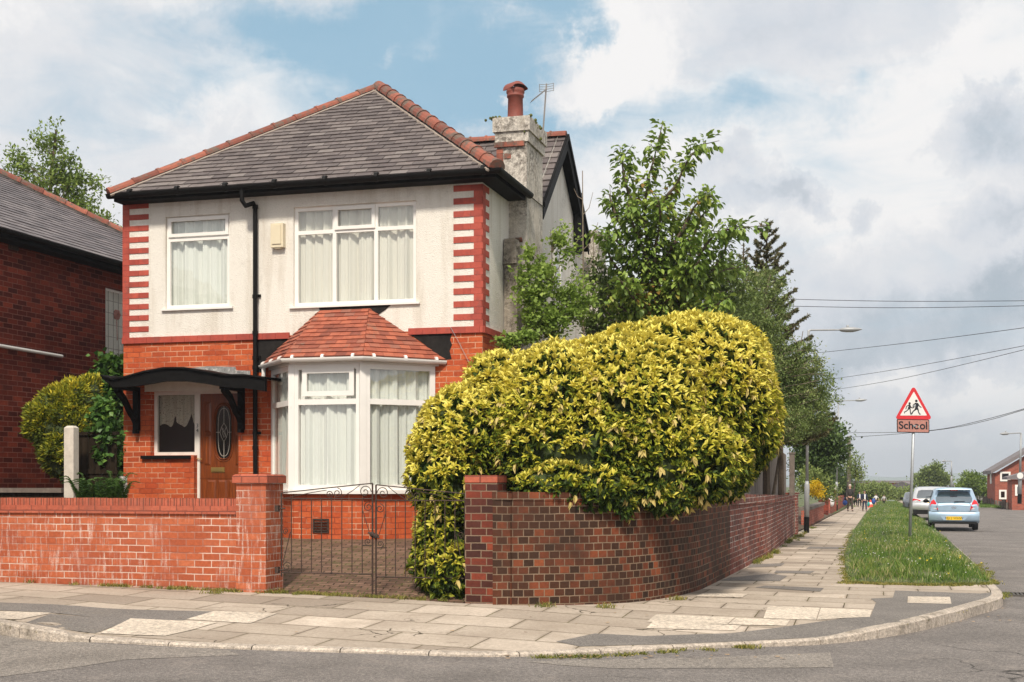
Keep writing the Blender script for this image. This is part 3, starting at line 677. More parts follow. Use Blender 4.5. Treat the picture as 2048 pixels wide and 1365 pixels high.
# quoins: painted red blocks standing 6 mm proud, long and short in turn
mb = MB()
def quoin(fr_box, n, ztop, pitch, long_, short):
    z = ztop
    for i in range(n):
        fr_box(short, z - pitch, z - pitch / 2, .008); fr_box(long_, z - pitch / 2, z, .008); z -= pitch
zt = H.px(935, 370)[1]; zb = ZB + .045; NQ = 11; P_ = (zt - zb) / NQ
for i in range(NQ):
    z1 = zt - i * P_; zm = z1 - P_ / 2; zl = z1 - P_
    xl = H.px(907, 500)[0]; xs_ = H.px(948, 500)[0]
    nb = 3; 
    xx = [xl, xl * .66, xl * .40, .01]
    for a, b in zip(xx[:-1], xx[1:]): H.box(mb, a + .003, b, -.012, .012, zm + .003, z1 - .003)
    H.box(mb, xs_, .012, -.012, .012, zl, zm)
    H.box(mb, -.012, .012, -.012, .30, zm + .003, z1 - .003); H.box(mb, -.012, .012, .012, .13, zl, zm)
ztl = H.px(280, 407)[1]; NQ2 = 12; P2 = (ztl - zb) / NQ2
mb.build('quoins', M['quoin_paint'], house); mb = MB()
xr = H.px(298, 500)[0]; xs2 = H.px(259, 500)[0]
for i in range(NQ2):
    z1 = ztl - i * P2; zm = z1 - P2 / 2; zl = z1 - P2
    for a, b in ((XL - .01, xs2), (xs2, XL + (xr - XL) * .62), (XL + (xr - XL) * .62, xr)): H.box(mb, a, b - .004, -.012, .012, zm + .003, z1 - .003)
    H.box(mb, XL - .01, xs2, -.012, .012, zl, zm)
mb.build('quoins', M['quoin_paint'], house)
# red string course
mb = MB()
def band(xa, xb):
    x = xa
    while x < xb - .02:
        w = min(.235, xb - x); H.box(mb, x, x + w - .004, -.035, .01, ZB - .055, ZB + .045); x += w
band(XL - .01, H.px(582, 672)[0]); mb.build('string_course', M['quoin_paint'], house); mb = MB(); band(H.px(818, 664)[0], .02)
for k in range(10): H.box(mb, -.01, .035, .0 + k * .235, .231 + k * .235, ZB - .055, ZB + .045)
mb.build('string_course', M['quoin_paint'], house)
# bitumen patches beside the bay roof
mb = MB()
def flat(px, y=-.006, th=.012, fr=H, m=0):
    pts = [fr.px(a, b, y) for a, b in px]; f = [fr.p(x, y, z) for x, z in pts]; g = [fr.p(x, y + th, z) for x, z in pts]
    mb.poly(list(reversed(f)) if False else f, m=m)
    for k in range(len(f)): mb.poly([f[k], g[k], g[(k + 1) % len(f)], f[(k + 1) % len(f)]], m=m)
flat([(511, 675), (584, 673), (560, 700), (530, 735), (524, 745), (511, 745)]); flat([(818, 668), (905, 664), (900, 680), (904, 690), (899, 702), (903, 718), (880, 722), (850, 690)])
flat([(636, 614), (786, 606), (770, 620), (752, 632), (650, 640)], y=-.014)
mb.build('bitumen_patch', M['bitumen'], house)

# windows -----------------------------------------------------------
def bars(mb, fr, x0, x1, z0, z1, w, y0, y1):
    fr.box(mb, x0, x0 + w, y0, y1, z0, z1); fr.box(mb, x1 - w, x1, y0, y1, z0, z1)
    fr.box(mb, x0 + w, x1 - w, y0 + .001, y1 - .001, z0, z0 + w); fr.box(mb, x0 + w, x1 - w, y0 + .001, y1 - .001, z1 - w, z1)
def pleats(fr, x0, x1, z0, z1, y, amp=.022, n=None, seed=0, flare=0, hem=None):
    rr = random.Random(seed); n = n or max(24, int((x1 - x0) * 85)); cols = []; t = 0; ph = [rr.uniform(0, 6.28) for _ in range(5)]
    f1 = rr.uniform(38, 46)
    rows = []; uvs = []
    for k in range(9):
        s = k / 8; row = []; uv = []
        for i in range(n + 1):
            x = x0 + (x1 - x0) * i / n
            q = x + .05 * flare * math.sin(3 * x + ph[0]) * (1 - s)
            a = amp * (.55 * math.sin(f1 * q + ph[1] + .8 * math.sin(5 * q + ph[2])) + .5 * math.sin(f1 * .47 * q + ph[3]) * (1 + .4 * math.sin(2.2 * q)) + .25 * math.sin(f1 * 2.1 * q + ph[4]))
            zz = z0 + (z1 - z0) * s
            if hem is not None and s == 0: zz = hem((x - x0) / (x1 - x0))
            elif hem is not None: zz = hem((x - x0) / (x1 - x0)) * (1 - s) + z1 * s
            row.append(fr.p(x, y + a * (1.25 - .5 * s), zz)); uv.append((x, zz))
        rows.append(row); uvs.append(uv)
    return rows, uvs
def window(fr, rect, parent, lights, y=.045, w=.062, cur='net_curtain', sill=True, mulls=(), seed=1, glassm='window_glass', framem='white_upvc', name='window', curt=True, depth=.05):
    """lights: list of (x0,x1,z0,z1, opening?) in fractions of the rect; mullion bars are drawn between them"""
    x0, x1, z0, z1 = rect; mb = MB(); bars(mb, fr, x0, x1, z0, z1, w, y, y + depth)
    X = lambda f: x0 + (x1 - x0) * f; Z = lambda f: z0 + (z1 - z0) * f
    for kind, a, b, c in mulls:   # ('v', x, z0, z1) / ('h', z, x0, x1)
        if kind == 'v': fr.box(mb, X(a) - w * .5, X(a) + w * .5, y + .002, y + depth - .002, Z(b), Z(c))
        else: fr.box(mb, X(b), X(c), y + .003, y + depth - .003, Z(a) - w * .5, Z(a) + w * .5)
    for L in lights:
        if len(L) > 4 and L[4]: bars(mb, fr, X(L[0]), X(L[1]), Z(L[2]), Z(L[3]), w * .9, y - .022, y + .01)
    wo = mb.build(name, M[framem], parent)
    for k, L in enumerate(lights):
        mb = MB(); fr.box(mb, X(L[0]), X(L[1]), y + .022, y + .030, Z(L[2]), Z(L[3])); mb.build('pane', M[glassm], wo)
    if curt:
        mb = MB(); rows, uvs = pleats(fr, x0 + .02, x1 - .02, z0 + .01, z1 - .01, y + .10, amp=.045, seed=seed); mb.grid(rows, uvs); mb.build('curtain', M[cur], wo, smooth=True)
    if sill:
        mb = MB(); fr.box(mb, x0 - .06, x1 + .07, -.045, y + .02, z0 - .035, z0 - .002); mb.build('sill', M[framem], wo)
    return wo
tz = .785
window(H, WIN_L, house, [(.03, .97, .02, .73), (.03, .97, .78, .985, True)], mulls=[('h', .755, 0, 1)], seed=3)
tzr = .745
window(H, WIN_R, house, [(0, .325, 0, .73), (.335, .665, 0, .73), (.675, 1, 0, .73), (0, .325, .76, 1), (.335, .665, .755, .985, True), (.675, 1, .76, 1)],
       mulls=[('v', .33, 0, 1), ('v', .67, 0, 1), ('h', .745, 0, 1)], cur='blind', seed=8)
# heap of net along the foot of the right window
# door, side light -----------------------------------------------------
x0, x1, z0, z1 = DOORW
DY = .11
mb = MB(); bars(mb, H, x0, x1, z0, z1 , .055, DY, DY + .06)
H.box(mb, DOOR[0] - .035, DOOR[0] + .045, DY - .012, DY + .07, DOOR[2], DOOR[3]); H.box(mb, DOOR[0] + .045, DOOR[1], DY - .012, DY + .07, DOOR[3] - .045, DOOR[3])
wo = mb.build('side_light', M['old_white_paint'], house)
mb = MB(); H.box(mb, x0 + .05, x1 - .03, DY + .025, DY + .032, z0 + .04, z1 - .04); mb.build('pane', M['obscure_glass'], wo)
mb = MB(); hm = lambda f: z0 + (z1 - z0) * (.44 + .06 * abs(math.sin(f * 9.2 + .5)) + .13 * math.exp(-((f - .38) / .06) ** 2) + .16 * math.exp(-((f - .80) / .07) ** 2))
rows, uvs = pleats(H, x0 + .05, x1 - .03, z0, z1 - .02, DY + .09, amp=.02, seed=5, hem=hm); mb.grid(rows, uvs); mb.build('lace_curtain', M['lace'], wo, smooth=True)
mb = MB(); H.box(mb, H.px(285, 913)[0], H.px(382, 913)[0], -.06, DY + .05, z0 - .06, z0 - .005); mb.build('sill', M['black_paint'], wo)
def text_mesh(name, s, size, mat, parent, O, ex, up, ext=.002, align='CENTER', bold=0.0):
    cu = bpy.data.curves.new('t', 'FONT'); cu.body = s; cu.size = size; cu.extrude = ext; cu.align_x = align; cu.align_y = 'CENTER'; cu.space_line = .9; cu.offset = size * bold
    ob = bpy.data.objects.new('t', cu); COL.objects.link(ob); dg = bpy.context.evaluated_depsgraph_get(); me = bpy.data.meshes.new_from_object(ob.evaluated_get(dg))
    bpy.data.objects.remove(ob); ex = Vector(ex).normalized(); up = Vector(up).normalized(); n = ex.cross(up)
    for v in me.vertices: c = v.co.copy(); v.co = Vector(O) + ex * c.x + up * c.y + n * c.z
    me.name = name; me.materials.clear(); return finish(name, me, mat, parent)
tn = H.p(DOOR[0] + .005, DY - .014, H.px(386, 857, DY)[1])
text_mesh('house_number', '3\n4', .09, M['sign_black'], wo, tn, H.ex, (0, 0, 1))
# the door leaf
dx0, dx1, dz0, dz1 = DOOR[0] + .045, DOOR[1], DOOR[2], DOOR[3] - .045; dw = dx1 - dx0; dh = dz1 - dz0
mb = MB(); ocx = dx0 + dw * .56; zc = H.px(436, 865, DY)[1]; orx = dw * .19; orz = .44
def oval(rx, rz, n=32, sup=.6):
    out = []
    for k in range(n):
        a = 2 * math.pi * k / n; c, s = math.cos(a), math.sin(a); out.append((ocx + rx * math.copysign(abs(c) ** .8, c), zc + rz * math.copysign(abs(s) ** sup, s)))
    return out
# leaf face with oval hole: ring to the outer rectangle
y = DY + .01; ring = oval(orx, orz)
def edge(px_, pz_):
    dx, dz = px_ - ocx, pz_ - zc; t = 1e9
    zt_, zb_ = dz1 - .02, dz1 - dh * .60
    if abs(dx) > 1e-9: t = min(t, ((dx1 - ocx) if dx > 0 else (dx0 - ocx)) / dx)
    if abs(dz) > 1e-9: t = min(t, ((zt_ - zc) if dz > 0 else (zb_ - zc)) / dz)
    return ocx + dx * t, zc + dz * t
outr = [edge(*p) for p in ring]
for k in range(32):
    k2 = (k + 1) % 32; mb.poly([H.p(outr[k][0], y, outr[k][1]), H.p(outr[k2][0], y, outr[k2][1]), H.p(ring[k2][0], y, ring[k2][1]), H.p(ring[k][0], y, ring[k][1])])
for rx, rz, yy in ((1.34, 1.13, -.014), (1.14, 1.05, -.022)):
    a = oval(orx * rx, orz * rz); b = oval(orx * (rx - .15), orz * (rz - .06))
    for k in range(32):
        k2 = (k + 1) % 32
        A0 = [H.p(a[i][0], y, a[i][1]) for i in (k, k2)]; A1 = [H.p((a[i][0] + b[i][0]) / 2, y + yy, (a[i][1] + b[i][1]) / 2) for i in (k, k2)]; A2 = [H.p(b[i][0], y, b[i][1]) for i in (k, k2)]
        mb.poly([A0[0], A0[1], A1[1], A1[0]]); mb.poly([A1[0], A1[1], A2[1], A2[0]])
for cx_ in ((dx0, dz1 - .02), (dx1, dz1 - .02), (dx0, dz1 - dh * .6), (dx1, dz1 - dh * .6)): pass
H.box(mb, dx0, dx1, y + .001, y + .04, dz0, dz1 - dh * .6 + .01); H.box(mb, dx0, dx1, y + .004, y + .04, dz1 - .04, dz1)
H.box(mb, dx0, dx0 + .05, y + .003, y + .04, dz0, dz1); H.box(mb, dx1 - .05, dx1, y + .003, y + .04, dz0, dz1)
zs_ = H.px(436, 963, DY)[1]
def raised(a, b, c, d):
    A = [(a, c), (b, c), (b, d), (a, d)]; i = .03; B = [(a + i, c + i), (b - i, c + i), (b - i, d - i), (a + i, d - i)]; o_ = .012
    for k in range(4):
        k2 = (k + 1) % 4
        mb.poly([H.p(A[k][0], y - .001, A[k][1]), H.p(A[k2][0], y - .001, A[k2][1]), H.p(B[k2][0], y - .016, B[k2][1]), H.p(B[k][0], y - .016, B[k][1])])
    mb.poly([H.p(x, y - .016, z) for x, z in B])
for k in range(3): raised(dx0 + dw * (.17 + .26 * k), dx0 + dw * (.38 + .26 * k), dz0 + .15, zs_ + .02)
for a, b in ((.10, .26), (.84, .96)):
    raised(dx0 + dw * a, dx0 + dw * b, dz1 - dh * .52, dz1 - dh * .30); raised(dx0 + dw * a, dx0 + dw * b, dz1 - dh * .28, dz1 - dh * .06)
H.box(mb, dx0, dx1, y - .006, y + .001, zs_ + .045, zs_ + .06)
dr = mb.build('front_door', M['varnished_wood'], house)
mb = MB(); rg = oval(orx, orz); mb.poly([H.p(x, y + .012, z) for x, z in rg]); mb.build('oval_pane', M['obscure_glass'], dr)
mb = MB()
def lead(pts, r=.0035): mb.tube([H.p(ocx + a * orx, y + .006, zc + b * orz) for a, b in pts], r, 4)
lead([(0, 1), (0, .35)]); lead([(0, -.35), (0, -1)]); lead([(-1, 0), (-.55, 0)]); lead([(.55, 0), (1, 0)])
lead([(0, .35), (.3, .2), (.5, 0), (.3, -.2), (0, -.35), (-.3, -.2), (-.5, 0), (-.3, .2), (0, .35)])
lead([(-.3, .2), (0, 0), (.3, -.2)]); lead([(.3, .2), (.1, .05), (.2, -.1), (0, -.2), (-.15, -.05), (-.1, .15)])
ii = oval(orx * .72, orz * .90); mb.tube([H.p(a, y + .006, b) for a, b in ii + ii[:1]], .0035, 4)
mb.build('leaded_pattern', M['bright_concrete'], dr)
mb = MB(); bx = H.px(422, 940, DY)[0]; H.box(mb, bx, H.px(449, 940, DY)[0], y - .012, y + .01, H.px(436, 945, DY)[1], H.px(436, 935, DY)[1])
H.box(mb, bx + .02, H.px(446, 940, DY)[0], y - .02, y - .011, H.px(436, 943, DY)[1], H.px(436, 937, DY)[1]); mb.build('letter_plate', M['gold'], dr)
mb = MB(); hx, hz_ = H.px(397, 918, DY); H.box(mb, hx - .02, hx + .012, y - .012, y, hz_ - .11, hz_ + .06); mb.tube([H.p(hx - .005, y - .01, hz_), H.p(hx - .005, y - .05, hz_), H.p(hx + .09, y - .055, hz_ - .01)], .009, 6); mb.build('handle', M['gold'], dr)
mb = MB(); H.box(mb, DOOR[0] - .1, DOOR[1] + .08, -.35, DY + .05, .6, .79); mb.build('door_step', M['bright_concrete'], house)

# canopy over the door ---------------------------------------------------
mb = MB(); YF = -.72
xa = H.px(203, 760, YF)[0]; xb = H.px(528, 765, YF)[0]
cp = [(203, 753, 757), (225, 760, 775), (250, 756, 775), (290, 745, 770), (330, 738, 763), (370, 738, 763), (410, 745, 768), (450, 752, 775), (490, 752, 777), (530, 757, 783)]
top = []; bot = []
for a, t, b in cp:
    x, z = H.px(a, t, YF); top.append((x, z)); bot.append((x, H.px(a, b, YF)[1]))
for k in range(len(cp) - 1):
    (xa_, za1), (xb_, zb1) = top[k], top[k + 1]; c, d = bot[k][1], bot[k + 1][1]
    mb.hexa([H.p(xa_, YF, c), H.p(xb_, YF, d), H.p(xb_, YF + .06, d), H.p(xa_, YF + .06, c), H.p(xa_, YF, za1), H.p(xb_, YF, zb1), H.p(xb_, YF + .06, zb1), H.p(xa_, YF + .06, za1)])
    # curved lead-covered top running back to the wall
    mb.hexa([H.p(xa_, YF - .035, za1 - .002), H.p(xb_, YF - .035, zb1 - .002), H.p(xb_, -.015, zb1 + .008), H.p(xa_, -.015, za1 + .008), H.p(xa_, YF - .035, za1 + .025), H.p(xb_, YF - .035, zb1 + .025), H.p(xb_, -.015, zb1 + .04), H.p(xa_, -.015, za1 + .04)])
# short stub past the downpipe
cz = bot[-1][1]
canopy = mb.build('door_canopy', M['black_paint'], house)
mb = MB()
for k in range(1, len(cp) - 1): 
    (xa_, za1), (xb_, zb1) = top[k], top[k + 1]
    mb.poly([H.p(xa_, YF + .061, za1 - .02), H.p(xb_, YF + .061, zb1 - .02), H.p(xb_, -.012, zb1 - .012), H.p(xa_, -.012, za1 - .012)])
mb.poly([H.p(H.px(290, 780)[0], .0 - .012, H.px(300, 784)[1]), H.p(H.px(480, 780)[0], -.012, H.px(480, 783)[1]), H.p(H.px(480, 780)[0], -.012, H.px(480, 755)[1]), H.p(H.px(290, 780)[0], -.012, H.px(300, 757)[1])])
mb.build('soffit', M['old_white_paint'], canopy)
for bxp, top_, botp in ((277, 783, 862), (486, 783, 860)):
    mb = MB(); x, zt_ = H.px(bxp, top_); zb_ = H.px(bxp, botp)[1]
    H.box(mb, x - .045, x + .045, -.10, -.015, zb_, zt_ + .06); H.box(mb, x - .045, x + .045, YF + .06, -.015, zt_ - .01, zt_ + .065)
    P = [(-.06, zb_ + .10), (-.16, zb_ + .24), (-.24, zb_ + .30), (-.40, zb_ + .50), (YF + .10, zt_ + .0)]
    for (a, b), (c, d) in zip(P[:-1], P[1:]):
        mb.hexa([H.p(x - .04, a, b - .05), H.p(x + .04, a, b - .05), H.p(x + .04, a, b + .05), H.p(x - .04, a, b + .05), H.p(x - .04, c, d - .05), H.p(x + .04, c, d - .05), H.p(x + .04, c, d + .05), H.p(x - .04, c, d + .05)])
    H.box(mb, x - .03, x + .03, -.13, -.015, zb_ - .05, zb_ + .01)
    mb.build('bracket', M['black_paint'], canopy)
mb = MB(); flat([(366, 744), (374, 737), (415, 733), (470, 734), (472, 741), (500, 742), (500, 753), (366, 752)], y=-.02, th=.02); mb.build('lead_flashing', M['lead'], canopy)

# bay window ---------------------------------------------------------------
YB = -.80
bl, zb_s = H.px(583, 985, YB); br = H.px(726, 985, YB)[0]
el = H.px(540, 860, -.02)[0]; er = H.px(873, 860, -.02)[0]
ZS = H.px(655, 981, YB)[1]; ZT = H.px(655, 728, YB)[1]; 
PB = [H.p(el, 0, 0), H.p(bl, YB, 0), H.p(br, YB, 0), H.p(er, 0, 0)]
def frame2(a, b):
    e = (b - a); e.z = 0; L = e.length; e.normalize(); return Frame(a, e, Vector((-e.y, e.x, 0))), L
def inset(a, b, d):  # parallel edge moved inwards
    return d
mb = MB()
for k in range(3):
    fr, L = frame2(PB[k], PB[k + 1]); mb.poly([fr.p(.0, .03, .3), fr.p(L, .03, .3), fr.p(L, .03, ZS), fr.p(0, .03, ZS)], uv=[(0, .3), (L, .3), (L, ZS), (0, ZS)])
c_ = [H.p(el, 0, 0), H.p(bl, YB, 0), H.p(br, YB, 0), H.p(er, 0, 0)]
bayw = mb.build('bay_base', M['painted_orange_brick'], house)
mb = MB()
cx = H.px(641, 1050, YB)
fr, L = frame2(PB[1], PB[2]); ax, az = fr.px(642, 1052, .03)
for k in range(4): fr.box(mb, ax - .11, ax + .11, .0, .03, az - .08 + k * .042, az - .08 + k * .042 + .018)
bars(mb, fr, ax - .135, ax + .135, az - .11, az + .11, .025, .012, .03)
mb.build('air_vent', M['rusty_iron'], bayw)
for k in range(3):
    fr, L = frame2(PB[k], PB[k + 1]); wd = .085; z_tr = ZS + (ZT - ZS) * (.705 if k == 1 else .70)
    r = (0.03 if k else .02, L - .03, ZS, ZT)
    if k == 1: li = [(.11, .93, .03, .685), (.14, .90, .745, .965, True)]
    else: li = [(.06, .95, .03, .685), (.06, .95, .715, .97)]
    window(fr, r, house, li, y=0.0, w=.085, mulls=[('h', .70, .02, .98)], seed=21 + k, sill=False, name='bay_window', depth=.07)
mb = MB()
for k in (1, 2): # corner posts
    fr, L = frame2(PB[k], PB[k + 1]); fr.box(mb, -.05, .05, -.01, .08, ZS, ZT)
for k in range(3):
    fr, L = frame2(PB[k], PB[k + 1]); fr.box(mb, -.03, L + .03, -.07, .05, ZS - .055, ZS + .002); fr.box(mb, -.02, L + .02, -.03, .06, ZT, ZT + .11)
mb.build('bay_trim', M['white_upvc'], house)
mb = MB(); mb.poly([H.p(el, 0, ZS - .002), H.p(bl, YB + .05, ZS - .002), H.p(br, YB + .05, ZS - .002), H.p(er, 0, ZS - .002)]); mb.build('bay_floor', M['room_dark'], house); mb = MB(); mb.poly([H.p(el, 0, ZT + .06), H.p(bl, YB, ZT + .06), H.p(br, YB, ZT + .06), H.p(er, 0, ZT + .06)])
mb.build('bay_ceiling', M['room_dark'], house)

# tiled surfaces ---------------------------------------------------------------
def clip(poly, cl):
    out = poly
    for k in range(len(cl)):
        a, b = cl[k], cl[(k + 1) % len(cl)]; inp = out; out = []
        def sd(p): return (b[0] - a[0]) * (p[1] - a[1]) - (b[1] - a[1]) * (p[0] - a[0])
        for i in range(len(inp)):
            p, q = inp[i], inp[(i + 1) % len(inp)]; sp, sq = sd(p), sd(q)
            if sp >= 0: out.append(p)
            if (sp >= 0) != (sq >= 0): t = sp / (sp - sq); out.append((p[0] + (q[0] - p[0]) * t, p[1] + (q[1] - p[1]) * t))
        if not out: return []
    return out
def tiles(mb, pts, tw, ex_, th=.012, gap=.004, seed=0, jit=.0):
    """cover the 3-D polygon pts (first edge = eave, left to right seen from outside) with overlapping tiles"""
    rr = random.Random(seed); O = Vector(pts[0]); ex = (Vector(pts[1]) - O); L = ex.length; ex.normalize()
    n = Vector((0, 0, 0))
    for k in range(1, len(pts) - 1): n += (Vector(pts[k]) - O).cross(Vector(pts[k + 1]) - O)
    n.normalize(); 
    if n.z < 0: n = -n
    ey = n.cross(ex).normalized()
    P2 = [((Vector(p) - O).dot(ex), (Vector(p) - O).dot(ey)) for p in pts]
    xs = [p[0] for p in P2]; ys = [p[1] for p in P2]
    j = 0; y = min(ys)
    while y < max(ys):
        x = min(xs) - tw + (tw / 2 if j % 2 else 0) + rr.uniform(-.02, .02) * tw
        while x < max(xs):
            w = tw; dj = rr.uniform(-1, 1) * jit
            q = clip([(x + gap, y + dj), (x + w, y + dj), (x + w, y + ex_ + .002), (x + gap, y + ex_ + .002)], P2)
            if len(q) > 2:
                r_ = rr.random(); li = rr.uniform(0, .35) * th
                top = [O + ex * a + ey * b + n * (th * (1.0 - .9 * max(0, (b - y)) / ex_) + th * .25 + li) for a, b in q]; base = [O + ex * a + ey * b for a, b in q]
                mb.poly(top, r=r_)
                for k in range(len(q)):
                    if q[k][1] < y + ex_ * .4 or q[(k + 1) % len(q)][1] < y + ex_ * .4: mb.poly([top[k], base[k], base[(k + 1) % len(q)], top[(k + 1) % len(q)]], r=r_)
            x += w
        y += ex_; j += 1
    mb.poly([Vector(p) + n * .001 for p in pts], r=.1)
def ridge(mb, a, b, n, rad=.13, lift=.03, seg=7, up=Vector((0, 0, 1))):
    a, b = Vector(a), Vector(b); d = (b - a).normalized(); s = d.cross(up).normalized(); u = s.cross(d).normalized()
    for k in range(n):
        p, q = a.lerp(b, k / n), a.lerp(b, (k + 1.06) / n if k < n - 1 else 1); rr = random.random()
        rows = []
        for pt, f in ((p, 1.12), (p.lerp(q, .1), 1.12), (p.lerp(q, .12), 1.0), (q, .97)):
            rows.append([pt + u * (lift - rad * .35) + (s * math.cos(math.pi * j / seg) + u * math.sin(math.pi * j / seg)) * rad * f for j in range(seg + 1)])
        mb.grid(rows, r=rr); mb.poly(rows[0], r=rr); mb.poly(list(reversed(rows[-1])), r=rr)
# main roof
EV = -.34; EH = .36
ez = H.px(600, 366, EV)[1]
xle = H.px(218, 384, EV)[0]; xre = .33
apx, apz = None, None
mid = (xle + xre) / 2; vv = EV + (xre - xle) / 2 * .86
vv, _ = H.side(757, 172, mid); apz = H.side(757, 176, mid)[1]
zl = H.px(225, 385, EV)[1]; zrr = H.px(970, 342, EV)[1]; ez = (zl + zrr) / 2
print('roof', mid, vv, apz, ez, zl, zrr, ZE)
E0 = H.p(xle, EV, ez); E1 = H.p(xre, EV, ez); AP = H.p(mid, vv, apz)
BK = 9.4; bz = ez; AB = H.p(mid, BK, apz)
mb = MB(); tiles(mb, [E0, E1, AP], .29, .158, th=.02, gap=.009, seed=4, jit=.006)
QV = H.p(xre, 2.35, ez); mb.poly([E1, QV, H.p(mid, 5.2, apz), AP], r=.3); mb.poly([H.p(xle, BK, ez), E0, AP, AB], r=.3); mb.poly([E0, H.p(xle, BK, ez), H.p(-.1, BK, ez), H.p(-.1, 2.35, ez), QV, E1], r=0)
roof = mb.build('roof', M['slate'], house)
mb = MB(); ridge(mb, E1 + (E1 - AP).normalized() * .02, AP, 14, .125, .05); ridge(mb, E0, AP, 12, .10, .03); ridge(mb, AP, AB, 14, .12, .03)
mb.build('ridge_tiles', M['ridge_tile'], roof)
mb = MB()
for a, b in ((E1, AP), (E0, AP)):
    d = (b - a).normalized(); s_ = d.cross(Vector((0, 0, 1))).normalized(); 
    if s_.dot(H.ey) > 0: s_ = -s_
    pts = [a.lerp(b, k / 40) + s_ * (.135 + .012 * math.sin(k * 2.1)) + Vector((0, 0, -.05)) for k in range(41)]; mb.tube(pts, .022, 5)
mb.build('mortar_bedding', M['mortar'], roof)
# cross wing roof with the street gable
ga = H.p(.17, gv1, H.side(1122, 262, .17)[1]); gz = ga.z; ge = zr_ - .02
rp0 = H.p(-4, gv1, gz + .02)
n0 = H.p(.17, gv0 - .15, ge); n1 = H.p(.17, gv2 + .15, ge)
mb = MB(); tiles(mb, [H.p(-4, gv0 - .15, ge), n0, ga, rp0], .30, .20, th=.022, gap=.009, seed=9, jit=.006)
mb.poly([n1, H.p(-4, gv2 + .15, ge), rp0, ga], r=.4); 
cross = mb.build('cross_wing_roof', M['slate'], house)
mb = MB(); ridge(mb, H.p(-4, gv1, gz + .03), ga + Vector((0, 0, .02)), 13, .12, .02); mb.build('ridge_tiles', M['ridge_tile'], cross)
mb = MB()
for e in (n0, n1):
    d = (ga - e); nn = Vector((0, 0, 1)); o_ = H.ex * .025
    for w0, w1, off in ((-.26, -.03, .0), (-.04, .05, .03)):
        mb.hexa([e + Vector((0, 0, w0)), e + Vector((0, 0, w0)) + o_ + H.ex * off, ga + Vector((0, 0, w0)) + o_ + H.ex * off, ga + Vector((0, 0, w0)), e + Vector((0, 0, w1)), e + Vector((0, 0, w1)) + o_ + H.ex * off, ga + Vector((0, 0, w1)) + o_ + H.ex * off, ga + Vector((0, 0, w1))])
    mb.hexa([e + Vector((0, 0, -.2)) - H.ex * .17, e + Vector((0, 0, -.2)), ga + Vector((0, 0, -.2)), ga + Vector((0, 0, -.2)) - H.ex * .17, e + Vector((0, 0, -.16)) - H.ex * .17, e + Vector((0, 0, -.16)), ga + Vector((0, 0, -.16)), ga + Vector((0, 0, -.16)) - H.ex * .17])
mb.build('bargeboard', M['black_paint'], cross)
# fascia, soffit, gutter, downpipe
mb = MB(); 
H.box(mb, xle + .05, xre - .03, EV + .06, EV + .10, ez - .115, ez - .005); H.box(mb, xre - .07, xre - .03, EV + .10, 1.33, ez - .115, ez - .005); H.box(mb, xle + .05, xle + .09, EV + .1, 9, ez - .115, ez - .005)
H.box(mb, xle + .09, xre - .07, EV + .10, .0, ez - .112, ez - .10); H.box(mb, -.02, xre - .07, 0, 1.33, ez - .112, ez - .10); H.box(mb, xle + .09, XL, 0, 9, ez - .112, ez - .10)
mb.build('fascia', M['black_paint'], house)
def gutter(mb, pts, r=.06):
    rows = []
    for k, p in enumerate(pts):
        a = pts[max(k - 1, 0)]; b = pts[min(k + 1, len(pts) - 1)]; d1 = (pts[k] - a) if k else (b - a); d2 = (b - pts[k]) if k < len(pts) - 1 else (pts[k] - a)
        n1 = Vector((d1.y, -d1.x, 0)).normalized(); n2 = Vector((d2.y, -d2.x, 0)).normalized(); nn = (n1 + n2).normalized(); nn = nn / max(.5, nn.dot(n1))
        rows.append([p + nn * (-r * math.cos(t * math.pi / 8)) + Vector((0, 0, -r * math.sin(t * math.pi / 8) * 1.1)) for t in range(9)] + [p + nn * (r * .93 * math.cos(t * math.pi / 8)) + Vector((0, 0, -r * .93 * math.sin(t * math.pi / 8))) for t in range(9)])
    mb.grid(rows, close=True); mb.poly(rows[0][:9]); mb.poly(list(reversed(rows[-1][:9])))
mb = MB(); gz_ = ez - .01
gp = [H.p(xle - .02, EV - .005, gz_), H.p(xre + .035, EV - .005, gz_), H.p(xre + .035, 1.36, gz_)]; gutter(mb, gp, .068)
for k in range(8):
    x = xle + .4 + k * (xre - xle - .6) / 7; mb.tube([H.p(x - .03, EV - .005, gz_ - .004), H.p(x + .03, EV - .005, gz_ - .004)], .077, 10)
mb.build('gutter', M['black_plastic'], house)
mb = MB(); dx_, dz_ = H.px(484, 384, EV); dxb = H.px(511, 560, -.06)[0]; zk = H.px(511, 412, -.06)[1]
mb.tube([H.p(dx_, EV, dz_ + .03), H.p(dx_, EV, dz_ - .14), H.p(dx_ + .04, EV + .04, dz_ - .22), H.p(dxb - .03, -.075, zk + .04), H.p(dxb, -.07, zk - .04), H.p(dxb, -.07, 2.0), H.p(dxb + .015, -.07, .72)], .038, 10)
for z in (zk - .05, 4.6, 3.6, H.px(515, 900)[1], ZB + .02, H.px(515, 740)[1]): mb.tube([H.p(dxb, -.07, z), H.p(dxb, -.07, z + .06)], .047, 10)
for z in (4.62, 3.62, H.px(515, 870)[1]): H.box(mb, dxb - .07, dxb + .07, -.03, -.004, z + .005, z + .05)
mb.build('downpipe', M['black_plastic'], house, smooth=False)
